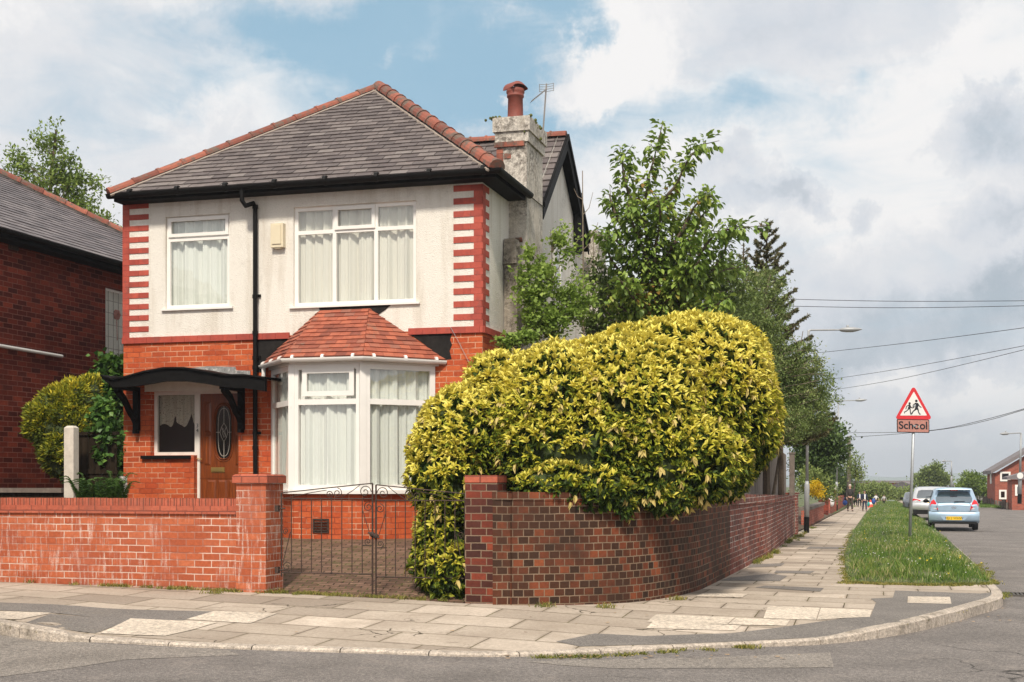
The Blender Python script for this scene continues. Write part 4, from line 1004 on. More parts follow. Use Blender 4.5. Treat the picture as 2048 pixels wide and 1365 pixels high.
# alarm box
mb = MB(); a = R4(H, 541, 447, 566, 497, -.09); H.box(mb, a[0], a[1], -.09, -.005, a[2] + .02, a[3]); H.box(mb, a[0] + .03, a[1] - .035, -.105, -.09, a[2] + .07, a[3] - .03)
mb.hexa([H.p(a[0], -.09, a[2] + .019), H.p(a[1], -.09, a[2] + .019), H.p(a[1], -.006, a[2] + .019), H.p(a[0], -.006, a[2] + .019), H.p(a[0], -.09, a[2] + .02), H.p(a[1], -.09, a[2] + .02), H.p(a[1], -.006, a[2] + .02), H.p(a[0], -.006, a[2] + .02)])
H.box(mb, a[0] + .06, a[1] - .06, -.075, -.01, a[2], a[2] + .019)
mb.build('alarm_box', M['cream_plastic'], house)
# bay roof and gutter
GE = .14
def off(k, d):
    fr, L = frame2(PB[k], PB[k + 1]); return fr, L
bz0 = H.px(655, 714, YB - GE)[1]
tl = H.px(640, 622, -.02); trr = H.px(738, 619, -.02)
EL = H.p(el - GE * 1.15, 0, bz0); E_1 = H.p(bl - GE * .45, YB - GE, bz0); E_2 = H.p(br + GE * .45, YB - GE, bz0); ER = H.p(er + GE * 1.0, 0, bz0)
TL = H.p(tl[0], -.02, tl[1]); TR = H.p(trr[0], -.02, (trr[1] + tl[1]) / 2); TL.z = TR.z
mb = MB(); tiles(mb, [E_1, E_2, TR, TL], .17, .105, th=.016, seed=2, gap=.003, jit=.004); tiles(mb, [EL, E_1, TL], .17, .105, th=.016, seed=5, gap=.003); tiles(mb, [E_2, ER, TR], .17, .105, th=.016, seed=6, gap=.003)
mb.poly([EL, TL, TR, ER], r=.2)
broof = mb.build('bay_roof', M['clay_tile'], house)
mb = MB(); gutter(mb, [EL + Vector((0, 0, -.01)), E_1 + Vector((0, 0, -.01)), E_2 + Vector((0, 0, -.01)), ER + Vector((0, 0, -.01))], .055)
pts = [EL, E_1, E_2, ER]
for a, b in zip(pts[:-1], pts[1:]):
    for f in (.12, .5, .88):
        p = a.lerp(b, f); d = (b - a).normalized(); mb.tube([p - d * .02 + Vector((0, 0, -.012)), p + d * .02 + Vector((0, 0, -.012))], .057, 10)
p = EL.lerp(E_1, .10); mb.tube([p + Vector((0, 0, -.03)), p + Vector((0, 0, -.16)), H.p(el - .10, -.08, bz0 - .32)], .034, 8)
mb.build('bay_gutter', M['white_upvc'], broof)
# hall of the chimney
chx0, chx1, chv0, chv1 = -.20, .31, 1.36, 2.32
ztc = CAMZ + (PY0 - 236) / F * H.p(0, chv0, 0).y
mb = MB()
H.box(mb, chx0, chx1, chv0, chv1, .5, ztc - .42); H.box(mb, chx0 - .03, chx1 + .035, chv0 - .03, chv1 + .03, ztc - .415, ztc - .24); H.box(mb, chx0 - .06, chx1 + .065, chv0 - .06, chv1 + .06, ztc - .24, ztc)
chim = mb.build('chimney', M['stained_pebbledash'], house)
mb = MB(); 
z = ztc - .42
for k in range(3): H.box(mb, chx0 - .04 + k * .175, chx0 + .13 + k * .175, chv0 - .045, chv0 - .005, z - .07, z + .012)
for (i, j) in ((0, 0), (0, 1), (0, 2), (1, 1), (0, 3)):
    H.box(mb, chx0 - .006 + i * .13, chx0 + .11 + i * .13, chv0 - .012, chv0 + .01, z - .17 - j * .088, z - .09 - j * .088)
mb.build('exposed_brick', M['ridge_tile'], chim)
mb = MB(); c = H.p((chx0 + chx1) / 2 - .03, chv0 + .30, ztc); prof = [(0, .145), (.03, .135), (.42, .125), (.43, .145), (.46, .145), (.47, .13), (.50, .155), (.53, .155), (.56, .15)]
rows = [[c + Vector((r * math.cos(2 * math.pi * k / 20), r * math.sin(2 * math.pi * k / 20), z)) for k in range(20)] for z, r in prof]; mb.grid(rows, close=True)
# hood: half cylinder lying across the pot
hd = (H.ex * .75 + H.ey * -.65).normalized(); hs = Vector((-hd.y, hd.x, 0))
rows = []
for t in range(9):
    a = math.pi * t / 8; rows.append([c + Vector((0, 0, .55)) + hs * (.15 * math.cos(a)) + Vector((0, 0, .15 * math.sin(a) * s2)) + hd * l for l, s2 in ((-.16, 1), (.11, .85), (.16, .45))])
mb.grid(rows); rows2 = [[p + (c + Vector((0, 0, .55)) - p) * .12 for p in r_] for r_ in rows]; mb.grid(rows2)
mb.build('chimney_pot', M['terracotta'], chim, smooth=True)
mb = MB()
for k in range(60):
    a = random.random(); q = random.choice([(chx0 + .45, chv0 + .02), (chx1 - .05, chv0 + .25), (chx1 + .04, chv0 + .45), (chx0 - .03, chv0 + .02)])
    p = H.p(q[0] + random.gauss(0, .07), q[1] + random.gauss(0, .05), ztc - (random.random() ** 2 * .35 if q[0] > .2 else .0) + .01); mb.ball(p, .012 + .02 * a, n=5, k=4)
meta(mb.build('moss', M['moss'], chim), kind='stuff')
# aerial on its pole
mb = MB(); pb = H.p(chx1 + .02, chv1 - .1, ztc - .25); tp = at(1093, 168, pb.y); mb.tube([pb, tp], .016, 6)
d = (at(1058, 196, pb.y - .35) - tp).normalized(); bm0 = at(1094, 178, pb.y); 
mb.tube([bm0, bm0 + d * .52], .010, 5)
for k in range(9):
    p = bm0 + d * (.10 + .052 * k); mb.tube([p + H.ex * -.055 + H.ey * .1, p + H.ex * .055 - H.ey * .1], .004, 4)
for sgn in (-1, 1):
    for kx in range(4):
        o_ = bm0 + Vector((0, 0, .04 * (kx - 1.2))) ; e = (H.ex * sgn + H.ey * -.3).normalized(); mb.tube([o_, o_ + e * .13], .0045, 4)
    e = (H.ex * sgn + H.ey * -.3).normalized(); mb.tube([bm0 + e * .13 + Vector((0, 0, -.06)), bm0 + e * .13 + Vector((0, 0, .08))], .005, 4)
mb.build('tv_aerial', M['aerial_metal'], chim)
# shoulder of the old garden wall against the side, with its tile cap
zq = H.side(1050, 540, .2)[1]; mb = MB(); H.box(mb, .02, .24, 1.05, 1.33, .5, zq); zq2 = zq + .42
mb.hexa([H.p(.02, 1.0, zq), H.p(.24, 1.0, zq), H.p(.24, 1.3, zq), H.p(.02, 1.3, zq), H.p(.02, 1.05, zq2), H.p(.2, 1.05, zq2), H.p(.2, 1.3, zq2), H.p(.02, 1.3, zq2)])
for k in range(14): mb.ball(H.p(.08 + random.random() * .12, 1.08 + random.random() * .1, zq2 - random.random() * .3), .04 + .04 * random.random(), n=7, k=5)
but = mb.build('buttress', M['sooty_pebbledash'], house)
mb = MB(); mb.hexa([H.p(.12, 1.3, zq2 + .02), H.p(.24, 1.3, zq2 + .02), H.p(.24, 2.2, zq2 - .45), H.p(.12, 2.2, zq2 - .45), H.p(.12, 1.3, zq2 + .06), H.p(.24, 1.3, zq2 + .06), H.p(.24, 2.2, zq2 - .41), H.p(.12, 2.2, zq2 - .41)]); mb.build('tile_cap', M['ridge_tile'], but)
# rear flue, rear stack, white side window in the gable wall
mb = MB(); v, z = H.side(1148, 382, .1); mb.tube([H.p(.1, v + .3, z - 1.2), H.p(.1, v + .3, z + .02)], .09, 10); mb.build('flue', M['black_plastic'], house)
mb = MB(); H.box(mb, -.05, .30, 6.55, 7.3, .5, H.side(1172, 440, .3)[1]); mb.build('rear_stack', M['stained_pebbledash'], house)
mb = MB(); v0, z0_ = H.side(1108, 575, .03); v1, z1_ = H.side(1122, 500, .03); H.box(mb, .005, .05, v0, v1, z0_, z0_ + .07); H.box(mb, .005, .05, v0, v1, z1_ - .07, z1_); H.box(mb, .005, .05, v0, v0 + .09, z0_, z1_); H.box(mb, .005, .05, v1 - .09, v1, z0_, z1_)
sw = mb.build('side_window', M['white_upvc'], house); mb = MB(); H.box(mb, .005, .03, v0 + .05, v1 - .05, z0_ + .05, z1_ - .05); mb.build('pane', M['tinted_glass'], sw)
# thin wire beside the band
mb = MB(); mb.tube([H.p(*(lambda q: (q[0], -.05, q[1]))(H.px(a, b, -.05))) for a, b in ((901, 655), (915, 680), (938, 725), (945, 740))], .004, 4); mb.build('wire', M['lamp_grey'], house)
# ------------------------------------------------------------------ garden walls
GV = -4.3     # the front boundary line, parallel to the house front
G = Frame(H.p(0, GV, 0), H.ex, H.ey)
def zgr(x): p = G.p(x, 0, 0); return zpav(p.x, p.y)
gx1 = G.px(478, 1100)[0]; gx2 = G.px(537, 1100)[0]; gx0 = G.px(-260, 1100)[0]
zsol = G.px(300, 997)[1]; zcop = G.px(300, 1012)[1]; zlow = G.px(300, 1028)[1]
fw = thing('garden_wall', 'low terracotta painted brick wall with white lime streaks, left of the gate', 'wall', tuple(G.p(-4, 0, 0)))
mb = MB(); c = [G.p(gx0, 0, -.3), G.p(gx1, 0, -.3), G.p(gx1, .22, -.3), G.p(gx0, .22, -.3), G.p(gx0, 0, zlow), G.p(gx1, 0, zlow), G.p(gx1, .22, zlow), G.p(gx0, .22, zlow)]; mb.hexa(c)
mb.build('wall_body', M['garden_wall_brick'], fw)
mb = MB(); G.box(mb, gx0, gx1 - .002, -.03, .25, zlow + .002, zcop); mb.build('coping_course', M['garden_wall_coping'], fw)
mb = MB()
x = gx0
while x < gx1 - .03:
    j = random.uniform(-.003, .003); w = min(.085, gx1 - .002 - x); G.box(mb, x, x + w - .009, -.006 + j, .226 + j, zcop + .001, zsol + random.uniform(-.004, .003)); x += .088
G.box(mb, gx0, gx1 - .004, .004, .215, zcop, zsol - .01, r=0)
mb.build('soldier_course', M['soldier_coping'], fw)
zpt = G.px(520, 967)[1]; zcap = G.px(520, 949)[1]
mb = MB(); G.box(mb, gx1, gx2, -.07, .38, -.3, zpt); mb.build('gate_pier', M['garden_wall_brick'], fw)
mb = MB(); 
G.box(mb, gx1 - .035, gx2 + .035, -.105, .395, zpt + .001, zcap - .02)
a, b, c0, d0 = gx1 - .035, gx2 + .035, -.105, .395
mb.hexa([G.p(a, c0, zcap - .02), G.p(b, c0, zcap - .02), G.p(b, d0, zcap - .02), G.p(a, d0, zcap - .02), G.p(a + .03, c0 + .03, zcap), G.p(b - .03, c0 + .03, zcap), G.p(b - .03, d0 - .03, zcap), G.p(a + .03, d0 - .03, zcap)])
mb.build('pier_cap', M['garden_wall_coping'], fw)
# the curved corner wall ------------------------------------------------------
cw = thing('corner_wall', 'curved dark mixed brick wall under the yellow hedge, sweeping round the corner', 'wall', tuple(WP[9]))
w0 = next(i for i, p in enumerate(WS) if (p - WP[8]).length < 1e-4); w1 = next(i for i, p in enumerate(WS) if (p - WP[16]).length < 1e-4)
base = catmull(WP[8:17], 16)
pl_, pr_ = G.px(932, 1100)[0], G.px(996, 1100)[0]
zpil = G.px(965, 966)[1]; zpc = G.px(965, 951)[1]
base = [p for p in base if (p - G.p(0, 0, 0)).dot(H.ex) > pr_ or p.y > 15]
s0 = G.p(pr_, -.0, 0); base = [Vector((s0.x, s0.y, base[0].z))] + base
acc = [0]
for a, b in zip(base[:-1], base[1:]): acc.append(acc[-1] + math.hypot(b.x - a.x, b.y - a.y))
Ltot = acc[-1]; zt0 = G.px(1020, 983)[1]; zt1 = hit(1588, 1070, .15); zt1 = CAMZ + (PY0 - 991) / F * zt1.y
def wtop(s): return zt0 + (zt1 - zt0) * s / Ltot
def ring(mb, i0, i1, inner, outer, zb_, zt_, uo=0, m=0):
    """a run of wall between stations; zb_/zt_ functions of arc length"""
    rows = {k: [] for k in 'abcd'}; U = []
    for i in range(i0, i1 + 1):
        p = base[i]; a = base[max(i - 1, 0)]; b = base[min(i + 1, len(base) - 1)]; t = (b - a); t.z = 0; t.normalize(); n = Vector((-t.y, t.x, 0))
        if i == 0: n = H.ey.copy()
        o_, q = p - n * outer, p + n * inner; zb0, zt_0 = zb_(acc[i]), zt_(acc[i])
        rows['a'].append((Vector((o_.x, o_.y, zb0)), Vector((o_.x, o_.y, zt_0)), Vector((q.x, q.y, zt_0)), Vector((q.x, q.y, zb0)))); U.append(acc[i])
    R_ = rows['a']
    for k in range(len(R_) - 1):
        A, B = R_[k], R_[k + 1]; u0, u1 = U[k], U[k + 1]
        mb.poly([A[0], B[0], B[1], A[1]], uv=[(u0, A[0].z + uo), (u1, B[0].z + uo), (u1, B[1].z + uo), (u0, A[1].z + uo)], m=m)
        mb.poly([A[1], B[1], B[2], A[2]], uv=[(u0, 0), (u1, 0), (u1, .22), (u0, .22)], m=m); mb.poly([B[3], A[3], A[2], B[2]], uv=[(u1, B[3].z), (u0, A[3].z), (u0, A[2].z), (u1, B[2].z)], m=m)
        mb.poly([B[0], A[0], A[3], B[3]], uv=[(u0, 0), (u1, 0), (u1, .22), (u0, .22)], m=m)
    for e, sg in ((R_[0], 1), (R_[-1], -1)): mb.poly(list(e)[::-1] if sg > 0 else list(e), uv=[(0, p.z) for p in (list(e)[::-1] if sg > 0 else list(e))], m=m)
isp = next(i for i, s in enumerate(acc) if s > Ltot * .30)
mb = MB(); ring(mb, 0, isp, .22, 0, lambda s: -.4, lambda s: wtop(s) - .10)
mb.build('curved_run', M['dark_mixed_header_brick'], cw)
mb = MB(); ring(mb, isp, len(base) - 1, .22, 0, lambda s: -.4, lambda s: wtop(s) - .10); mb.build('street_run', M['street_wall_brick'], cw)
mb = MB(); ring(mb, 0, isp, .232, .008, lambda s: wtop(s) - .099, lambda s: wtop(s)); mb.build('top_course', M['dark_mixed_header_brick'], cw)
mb = MB(); ring(mb, isp, len(base) - 1, .25, .03, lambda s: wtop(s) - .17, lambda s: wtop(s)); mb.build('street_coping', M['street_wall_brick'], cw)
mb = MB(); G.box(mb, pl_, pr_, -.03, .33, -.4, zpil); mb.build('pier', M['dark_mixed_stretcher_brick'], cw)
mb = MB(); G.box(mb, pl_ - .004, (pl_ + pr_) / 2 - .004, -.04, .34, zpil + .004, zpc); G.box(mb, (pl_ + pr_) / 2 + .004, pr_ + .004, -.04, .34, zpil + .004, zpc); G.box(mb, pl_ + .01, pr_ - .01, -.03, .33, zpil, zpc - .01, r=0); mb.build('pier_cap', M['garden_wall_coping'], cw)
# street frame: x to the right across the pavement, y away along the street
pe = hit(1588, 1070, .15); SF = Frame((pe.x, pe.y, 0), (math.cos(B_), -math.sin(B_), 0), (math.sin(B_), math.cos(B_), 0))
def SB(mb, v0, v1, z0, z1, x0=-.24, x1=0.0, **k): SF.box(mb, x0, x1, v0, v1, z0, z1, **k)
# boards behind the street wall
bf = thing('board_fence', 'tall weathered grey board fence standing behind the street side wall', 'fence', tuple(SF.p(-.3, -4, 1)))
mb = MB(); v = SF.side(1405, 960, -.30)[0]; zt_b = CAMZ + (PY0 - 902) / F * SF.p(-.3, -3, 0).y
while v < .9:
    SF.box(mb, -.33, -.305 + random.uniform(-.004, .004), v, v + .138, .9, zt_b + random.uniform(-.03, .03)); v += .145
mb.build('boards', M['fence_boards'], bf)
for v in (-3.6, -1.6):
    mb = MB(); SF.box(mb, -.42, -.335, v, v + .1, .3, zt_b + .03); mb.build('post', M['old_wood'], bf)
bp = MB(); SF.box(bp, -.14, .01, .02, .20, -.2, CAMZ + (PY0 - 908) / F * pe.y); SF.box(bp, -.16, .03, .0, .22, CAMZ + (PY0 - 908) / F * pe.y, CAMZ + (PY0 - 905) / F * pe.y)
o = bp.build('timber_post', M['old_wood']); meta(o, 'thick weathered dark timber post at the end of the corner wall', 'post')
o = MB(); SB(o, .22, 1.0, -.3, CAMZ + (PY0 - 990) / F * pe.y, x1=.06); SB(o, .20, 1.03, CAMZ + (PY0 - 990) / F * pe.y, CAMZ + (PY0 - 986) / F * pe.y, x0=-.27, x1=.09); o = o.build('brick_pier', M['street_wall_brick']); meta(o, 'squat red brick pier just left of the nearest lamp post', 'pier')
# next plots' low walls and piers down the street
def streetpx(px, py): 
    v, z = SF.side(px, py, 0.0); return v, z
def pier(pxa, ytop, ybase, mat, label, cap=True, depth=.45):
    v, _ = streetpx(pxa, ybase); zt_ = streetpx(pxa, ytop)[1]; t = thing('gate_pier', label, 'pier', tuple(SF.p(0, v, 0)))
    mb = MB(); SF.box(mb, -.42, .03, v, v + depth, -.3, zt_ - .08); mb.build('shaft', M[mat], t)
    mb = MB(); SF.box(mb, -.47, .08, v - .05, v + depth + .05, zt_ - .08, zt_); mb.hexa([SF.p(-.45, v - .03, zt_), SF.p(.06, v - .03, zt_), SF.p(.06, v + depth + .03, zt_), SF.p(-.45, v + depth + .03, zt_), SF.p(-.25, v + .17, zt_ + .07), SF.p(-.15, v + .17, zt_ + .07), SF.p(-.15, v + .27, zt_ + .07), SF.p(-.25, v + .27, zt_ + .07)])
    mb.build('cap', M['bright_concrete'], t); return v
vA = streetpx(1618, 1050)[0]; vB = streetpx(1648, 1031)[0]
t = thing('street_wall', 'low brown brick wall with dark coping between the lamp post and the capped piers', 'wall', tuple(SF.p(0, vA, 0)))
mb = MB(); zt_ = streetpx(1632, 1010)[1]; SB(mb, vA - .5, vB, -.3, zt_ - .12); mb.build('wall_body', M['far_red_brick'], t); mb = MB(); SB(mb, vA - .5, vB, zt_ - .12, zt_, x0=-.28, x1=.04); mb.build('coping', M['old_wood'], t)
pier(1655, 978, 1026, 'neighbour_brick', 'dark brick pier with pale cap, the nearer of two by the white bag'); pier(1671, 977, 1020, 'far_red_brick', 'redder brick pier with pale cap beside the second lamp post')
t = MB(); a = streetpx(1673, 1020)[0]; SB(t, streetpx(1660, 1024)[0], a, -.3, streetpx(1664, 998)[1]); SB(t, a + .5, a + 30, -.3, streetpx(1690, 985)[1] - .2); meta(t.build('far_street_wall', M['far_red_brick']), 'far stretch of red brick wall running on past the piers', 'wall')
mb = MB(); v, z = streetpx(1661, 1000); mb.ball(SF.p(.02, v, z + .15), .22, .18, .30, n=8, k=6); mb.ball(SF.p(.05, v - .1, z - .1), .15, .15, .25, n=8, k=6); meta(mb.build('white_bag', M['white_cloth'], smooth=True), 'white plastic bag hanging on the wall between the two capped piers', 'bag')

# ------------------------------------------------------------------ gates
def scroll(mb, fr, cx, cz, r, a0, turns, rad=.005, sgn=1, y=0):
    pts = []; n = int(18 * turns)
    for k in range(n + 1):
        t = k / n; a = a0 + sgn * t * turns * 2 * math.pi; q = r * (1 - .82 * t); pts.append(fr.p(cx + q * math.cos(a), y, cz + q * math.sin(a)))
    mb.tube(pts, rad, 5)
def gate(pxh, pxm, ytoph, ytopm, yrail, ybot, yfoot, nb, label, dz_=0, y=.06, flip=False):
    t = thing('iron_gate', label, 'gate', tuple(G.p(G.px(pxh, 1100, y)[0], y, .2)))
    X = lambda p: G.px(p, 1080, y)[0]; Z = lambda px, py: G.px(px, py, y)[1]
    xh, xm = X(pxh), X(pxm); sg = 1 if xm > xh else -1
    mb = MB(); zr0, zb0 = Z(pxm, yrail), Z(pxm, ybot)
    def bar(a, b, r=.009, n=6): mb.tube([G.p(a[0], y, a[1]), G.p(b[0], y, b[1])], r, n)
    ztm = Z(pxm, ytopm); zth = Z(pxh, ytoph)
    bar((xh, Z(pxh, ybot) - .03), (xh, zth), .011); bar((xm, zb0 - .24), (xm, ztm), .012)
    bar((xh, zr0), (xm, zr0), .008); bar((xh, zb0), (xm, zb0), .009); bar((xh, zth), (xm, ztm), .008)
    mb.build('gate_frame', M['rusty_iron'], t)
    for k in range(nb):
        xx = xh + (xm - xh) * (k + 1) / (nb + 1); mb = MB(); mb.tube([G.p(xx, y, zb0), G.p(xx, y, zr0)], .0065, 5); mb.build('bar', M['rusty_iron'], t)
    mb = MB(); w = abs(xm - xh); q = (zr0 + (ztm - zr0) * .5)
    hh = ztm - zr0
    def lz(f): return zth + (ztm - zth) * f
    def S(f, z, r, a, tn, s=1): scroll(mb, G, xh + (xm - xh) * f, z, r, a, tn, .0055, s * sg, y)
    S(.92, zr0 + hh * .45, hh * .42, 0 if sg > 0 else math.pi, 1.5); S(.62, zr0 + hh * .36, hh * .33, math.pi / 2, 1.6, -1); S(.53, zr0 + hh * .28, hh * .27, -math.pi / 2, 1.5)
    mb.tube([G.p(xh + .03 * sg, y, zr0), G.p(xh + (xm - xh) * .3, y, zr0 + hh * .35), G.p(xh + (xm - xh) * .5, y, zr0 + hh * .56)], .005, 5)
    mb.tube([G.p(xh + (xm - xh) * .66, y, zr0 + .01), G.p(xh + (xm - xh) * .78, y, zr0 + hh * .5), G.p(xh + (xm - xh) * .86, y, lz(.86) - .01)], .005, 5)
    S(.955, zr0 - .10, .06, math.pi / 2, 1.5); S(.95, zb0 + (zr0 - zb0) * .43, .045, -math.pi / 2, 1.4, -1); S(.06, zb0 + .075, .06, 0, 1.5); S(.05, zb0 + (zr0 - zb0) * .56, .04, -math.pi / 2, 1.3, -1)
    mb.tube([G.p(xh + .02 * sg, y, zb0 + .12), G.p(xh + (xm - xh) * .1, y, zb0 + (zr0 - zb0) * .55)], .006, 5)
    mb.tube([G.p(xm - .14 * sg, y, zb0 + (zr0 - zb0) * .38), G.p(xm, y, zb0 + (zr0 - zb0) * .38)], .007, 5)
    mb.tube([G.p(xm - .03 * sg, y, zb0 + (zr0 - zb0) * .52), G.p(xm - .13 * sg, y, zr0 - .14)], .005, 5)
    mb.build('scrollwork', M['rusty_iron'], t)
    mb = MB(); zl_ = zb0 + (zr0 - zb0) * .53; mb.ball(G.p(xm, y - .01, zl_), .035, n=8, k=6); mb.tube([G.p(xm - .05, y - .02, zl_ + .02), G.p(xm + .05, y - .02, zl_ - .02)], .012, 6); mb.build('latch', M['rusty_iron'], t)
    for z in (Z(pxh, 1019), Z(pxh, 1142)):
        mb = MB(); a, b = sorted((xh - .06 * sg, xh - .015 * sg)); G.box(mb, a, b, y - .06, y - .01, z - .03, z + .05); mb.tube([G.p(xh - .05 * sg, y - .03, z + .01), G.p(xh + .05 * sg, y, z + .01)], .01, 6); mb.build('hinge', M['rusty_iron'], t)
    return t
gate(563, 745, 986, 967, 998, 1149, 1185, 8, 'rusty iron gate leaf with scrolls hung from the terracotta pier, in front of the bay')
gate(930, 752, 988, 970, 1001, 1154, 1185, 8, 'rusty iron gate leaf partly swallowed by the yellow hedge')

# ------------------------------------------------------------------ left gap between the houses
NB = thing('neighbour_house', 'dark red brick house with slate roof at the left edge', 'house', tuple(H.p(-8.5, 2, .6)))
ux = -8.3; ZN = CAMZ + 4.28
mb = MB(); wv0, wz1 = H.side(211, 575, ux); wv1, wz0 = H.side(262, 728, ux); wz0 = H.side(211, 719, ux)[1]
NFr = Frame(H.p(ux, -9, 0), H.ey, -H.ex)   # x runs away down the side passage
wall_holes(mb, NFr, 0, 17, .2, ZN, [(wv0 + 9, wv0 + 10.1, wz0, wz1)], reveal=.08)
mb.poly([H.p(ux, 8, .2), H.p(ux - 7, 8, .2), H.p(ux - 7, 8, ZN), H.p(ux, 8, ZN)]); mb.poly([H.p(ux - 7, -9, .2), H.p(ux, -9, .2), H.p(ux, -9, ZN), H.p(ux - 7, -9, ZN)])
mb.build('wall', M['neighbour_brick'], NB)
ue = -8.0; k_ = .578; v0_ = 8.0; ze_ = CAMZ + 4.22
def RP(u, v, dz=0): return H.p(ue - u, v, ze_ + k_ * u + dz)
hl = 6.2
mb = MB(); tiles(mb, [RP(0, -9.2), RP(0, v0_), RP(hl, v0_ - hl), RP(hl, -9.2)], .30, .20, th=.014, seed=12, jit=.004)
mb.poly([RP(0, v0_), H.p(ue - 14, v0_, ze_), RP(hl, v0_ - hl)], r=.4)
nr = mb.build('roof', M['dark_slate'], NB)
mb = MB(); ridge(mb, RP(0, v0_, .03), RP(hl, v0_ - hl, .03), 20, .13, .03); mb.build('hip_tiles', M['ridge_tile'], nr)
mb = MB(); mb.tube([RP(hl * k / 30 + .1, v0_ - hl * k / 30 - .16, .03 + .01 * math.sin(k * 2)) for k in range(31)], .05, 5); mb.build('mortar_bedding', M['bright_concrete'], nr)
mb = MB(); H.box(mb, ux + .005, ue, -9.2, v0_, ze_ - .16, ze_ - .02); mb.build('fascia', M['black_paint'], NB)
mb = MB(); gutter(mb, [RP(-.06, -9.2, .0), RP(-.06, v0_, .0)][::1], .06); mb.build('gutter', M['black_plastic'], NB)
mb = MB(); bars(mb, NFr, wv0 + 9, wv0 + 10.1, wz0, wz1, .05, .03, .08); NFr.box(mb, wv0 + 8.93, wv0 + 10.15, -.05, .05, wz0 - .06, wz0)
nwn = mb.build('window', M['white_upvc'], NB)
mb = MB(); NFr.box(mb, wv0 + 9.05, wv0 + 10.05, .055, .065, wz0 + .05, wz1 - .05); mb.build('pane', M['window_glass'], nwn)
mb = MB(); rows, uvs = pleats(NFr, wv0 + 9.02, wv0 + 10.08, wz0, wz1, .16, seed=33); mb.grid(rows, uvs); mb.build('curtain', M['net_curtain'], nwn, smooth=True)
mb = MB()
for k in range(1, 7): x = wv0 + 9 + k * .16; mb.tube([NFr.p(x, .05, wz0 + .05), NFr.p(x, .05, wz1 - .05)], .005, 4)
for k in range(1, 6): z = wz0 + (wz1 - wz0) * k / 6; mb.tube([NFr.p(wv0 + 9.05, .05, z), NFr.p(wv0 + 10.05, .05, z)], .005, 4)
mb.build('leading', M['aerial_metal'], nwn)
mb = MB(); fx, fz = wv0 + 9.42, wz0 + (wz1 - wz0) * .66
for k in range(6): a = k * 1.047; mb.ball(NFr.p(fx + .06 * math.cos(a), .047, fz + .06 * math.sin(a)), .045, .006, .045, n=7, k=5)
mb.tube([NFr.p(fx, .047, fz - .05), NFr.p(fx + .02, .047, fz - .5)], .008, 5); mb.build('leaded_flower', M['faded_plate'], nwn)
mb = MB(); a = H.side(0, 691, ux + .05); b = H.side(124, 713, ux + .05); mb.tube([H.p(ux + .05, a[0] - 3, a[1] + .03), H.p(ux + .05, b[0], b[1])], .03, 8); mb.build('waste_pipe', M['white_upvc'], NB)
mb = MB(); a = H.side(27, 492, ux + .01); H.box(mb, ux + .003, ux + .02, a[0] - .12, a[0] + .12, a[1] - .07, a[1] + .07); mb.build('air_brick', M['rusty_iron'], NB)
# fence bits in the gap
def boxpx(mb, x0p, x1p, yt, yb, v, d=.1, fr=H):
    x0, z1 = fr.px(x0p, yt, v); x1, z0 = fr.px(x1p, yb, v); fr.box(mb, min(x0, x1), max(x0, x1), v, v + d, min(z0, z1), max(z0, z1))
mb = MB(); boxpx(mb, 128, 147, 856, 1030, -2.6, .12); x0, z1 = H.px(128, 856, -2.6); x1 = H.px(147, 856, -2.6)[0]
mb.hexa([H.p(x0, -2.6, z1), H.p(x1, -2.6, z1), H.p(x1, -2.48, z1), H.p(x0, -2.48, z1), H.p(x0 + .03, -2.57, z1 + .03), H.p(x1 - .03, -2.57, z1 + .03), H.p(x1 - .03, -2.51, z1 + .03), H.p(x0 + .03, -2.51, z1 + .03)])
meta(mb.build('concrete_post', M['bright_concrete']), 'tall pale concrete fence post in front of the golden conifer', 'post')
mb = MB(); boxpx(mb, 238, 246.5, 953, 1030, -2.0, .1); meta(mb.build('concrete_post', M['white_upvc']), 'short white post against the left corner of the house', 'post')
t = thing('fence_panel', 'dark brown timber fence panel behind the tall concrete post', 'fence', tuple(H.p(-6.8, -1.9, .7)))
mb = MB(); xa, zt_ = H.px(148, 866, -2.15); xb = xa + .74; 
for k in range(6): H.box(mb, xa + k * .12, xa + k * .12 + .115, -2.15, -2.13 + random.uniform(-.004, .004), .4, zt_ - .03 - k * .008)
mb.build('panel_boards', M['dark_boards'], t); mb = MB(); H.box(mb, xa, xb, -2.18, -2.10, zt_ - .04, zt_ + .01); mb.build('rail', M['dark_boards'], t); mb = MB(); H.box(mb, xa, xb, -2.17, -2.151, zt_ - .62, zt_ - .55); mb.build('rail', M['dark_boards'], t)
t = thing('low_fence', 'low dark timber fence with a rail above the terracotta wall at far left', 'fence', tuple(H.p(-8, -2.1, .6)))
mb = MB(); a, z = H.px(-200, 985, -2.15); b = H.px(127, 985, -2.15)[0]; H.box(mb, a, b, -2.15, -2.12, .3, z); mb.build('boards', M['dark_boards'], t); mb = MB(); H.box(mb, a, b, -2.2, -2.08, z, z + .07); mb.build('rail', M['old_wood'], t)
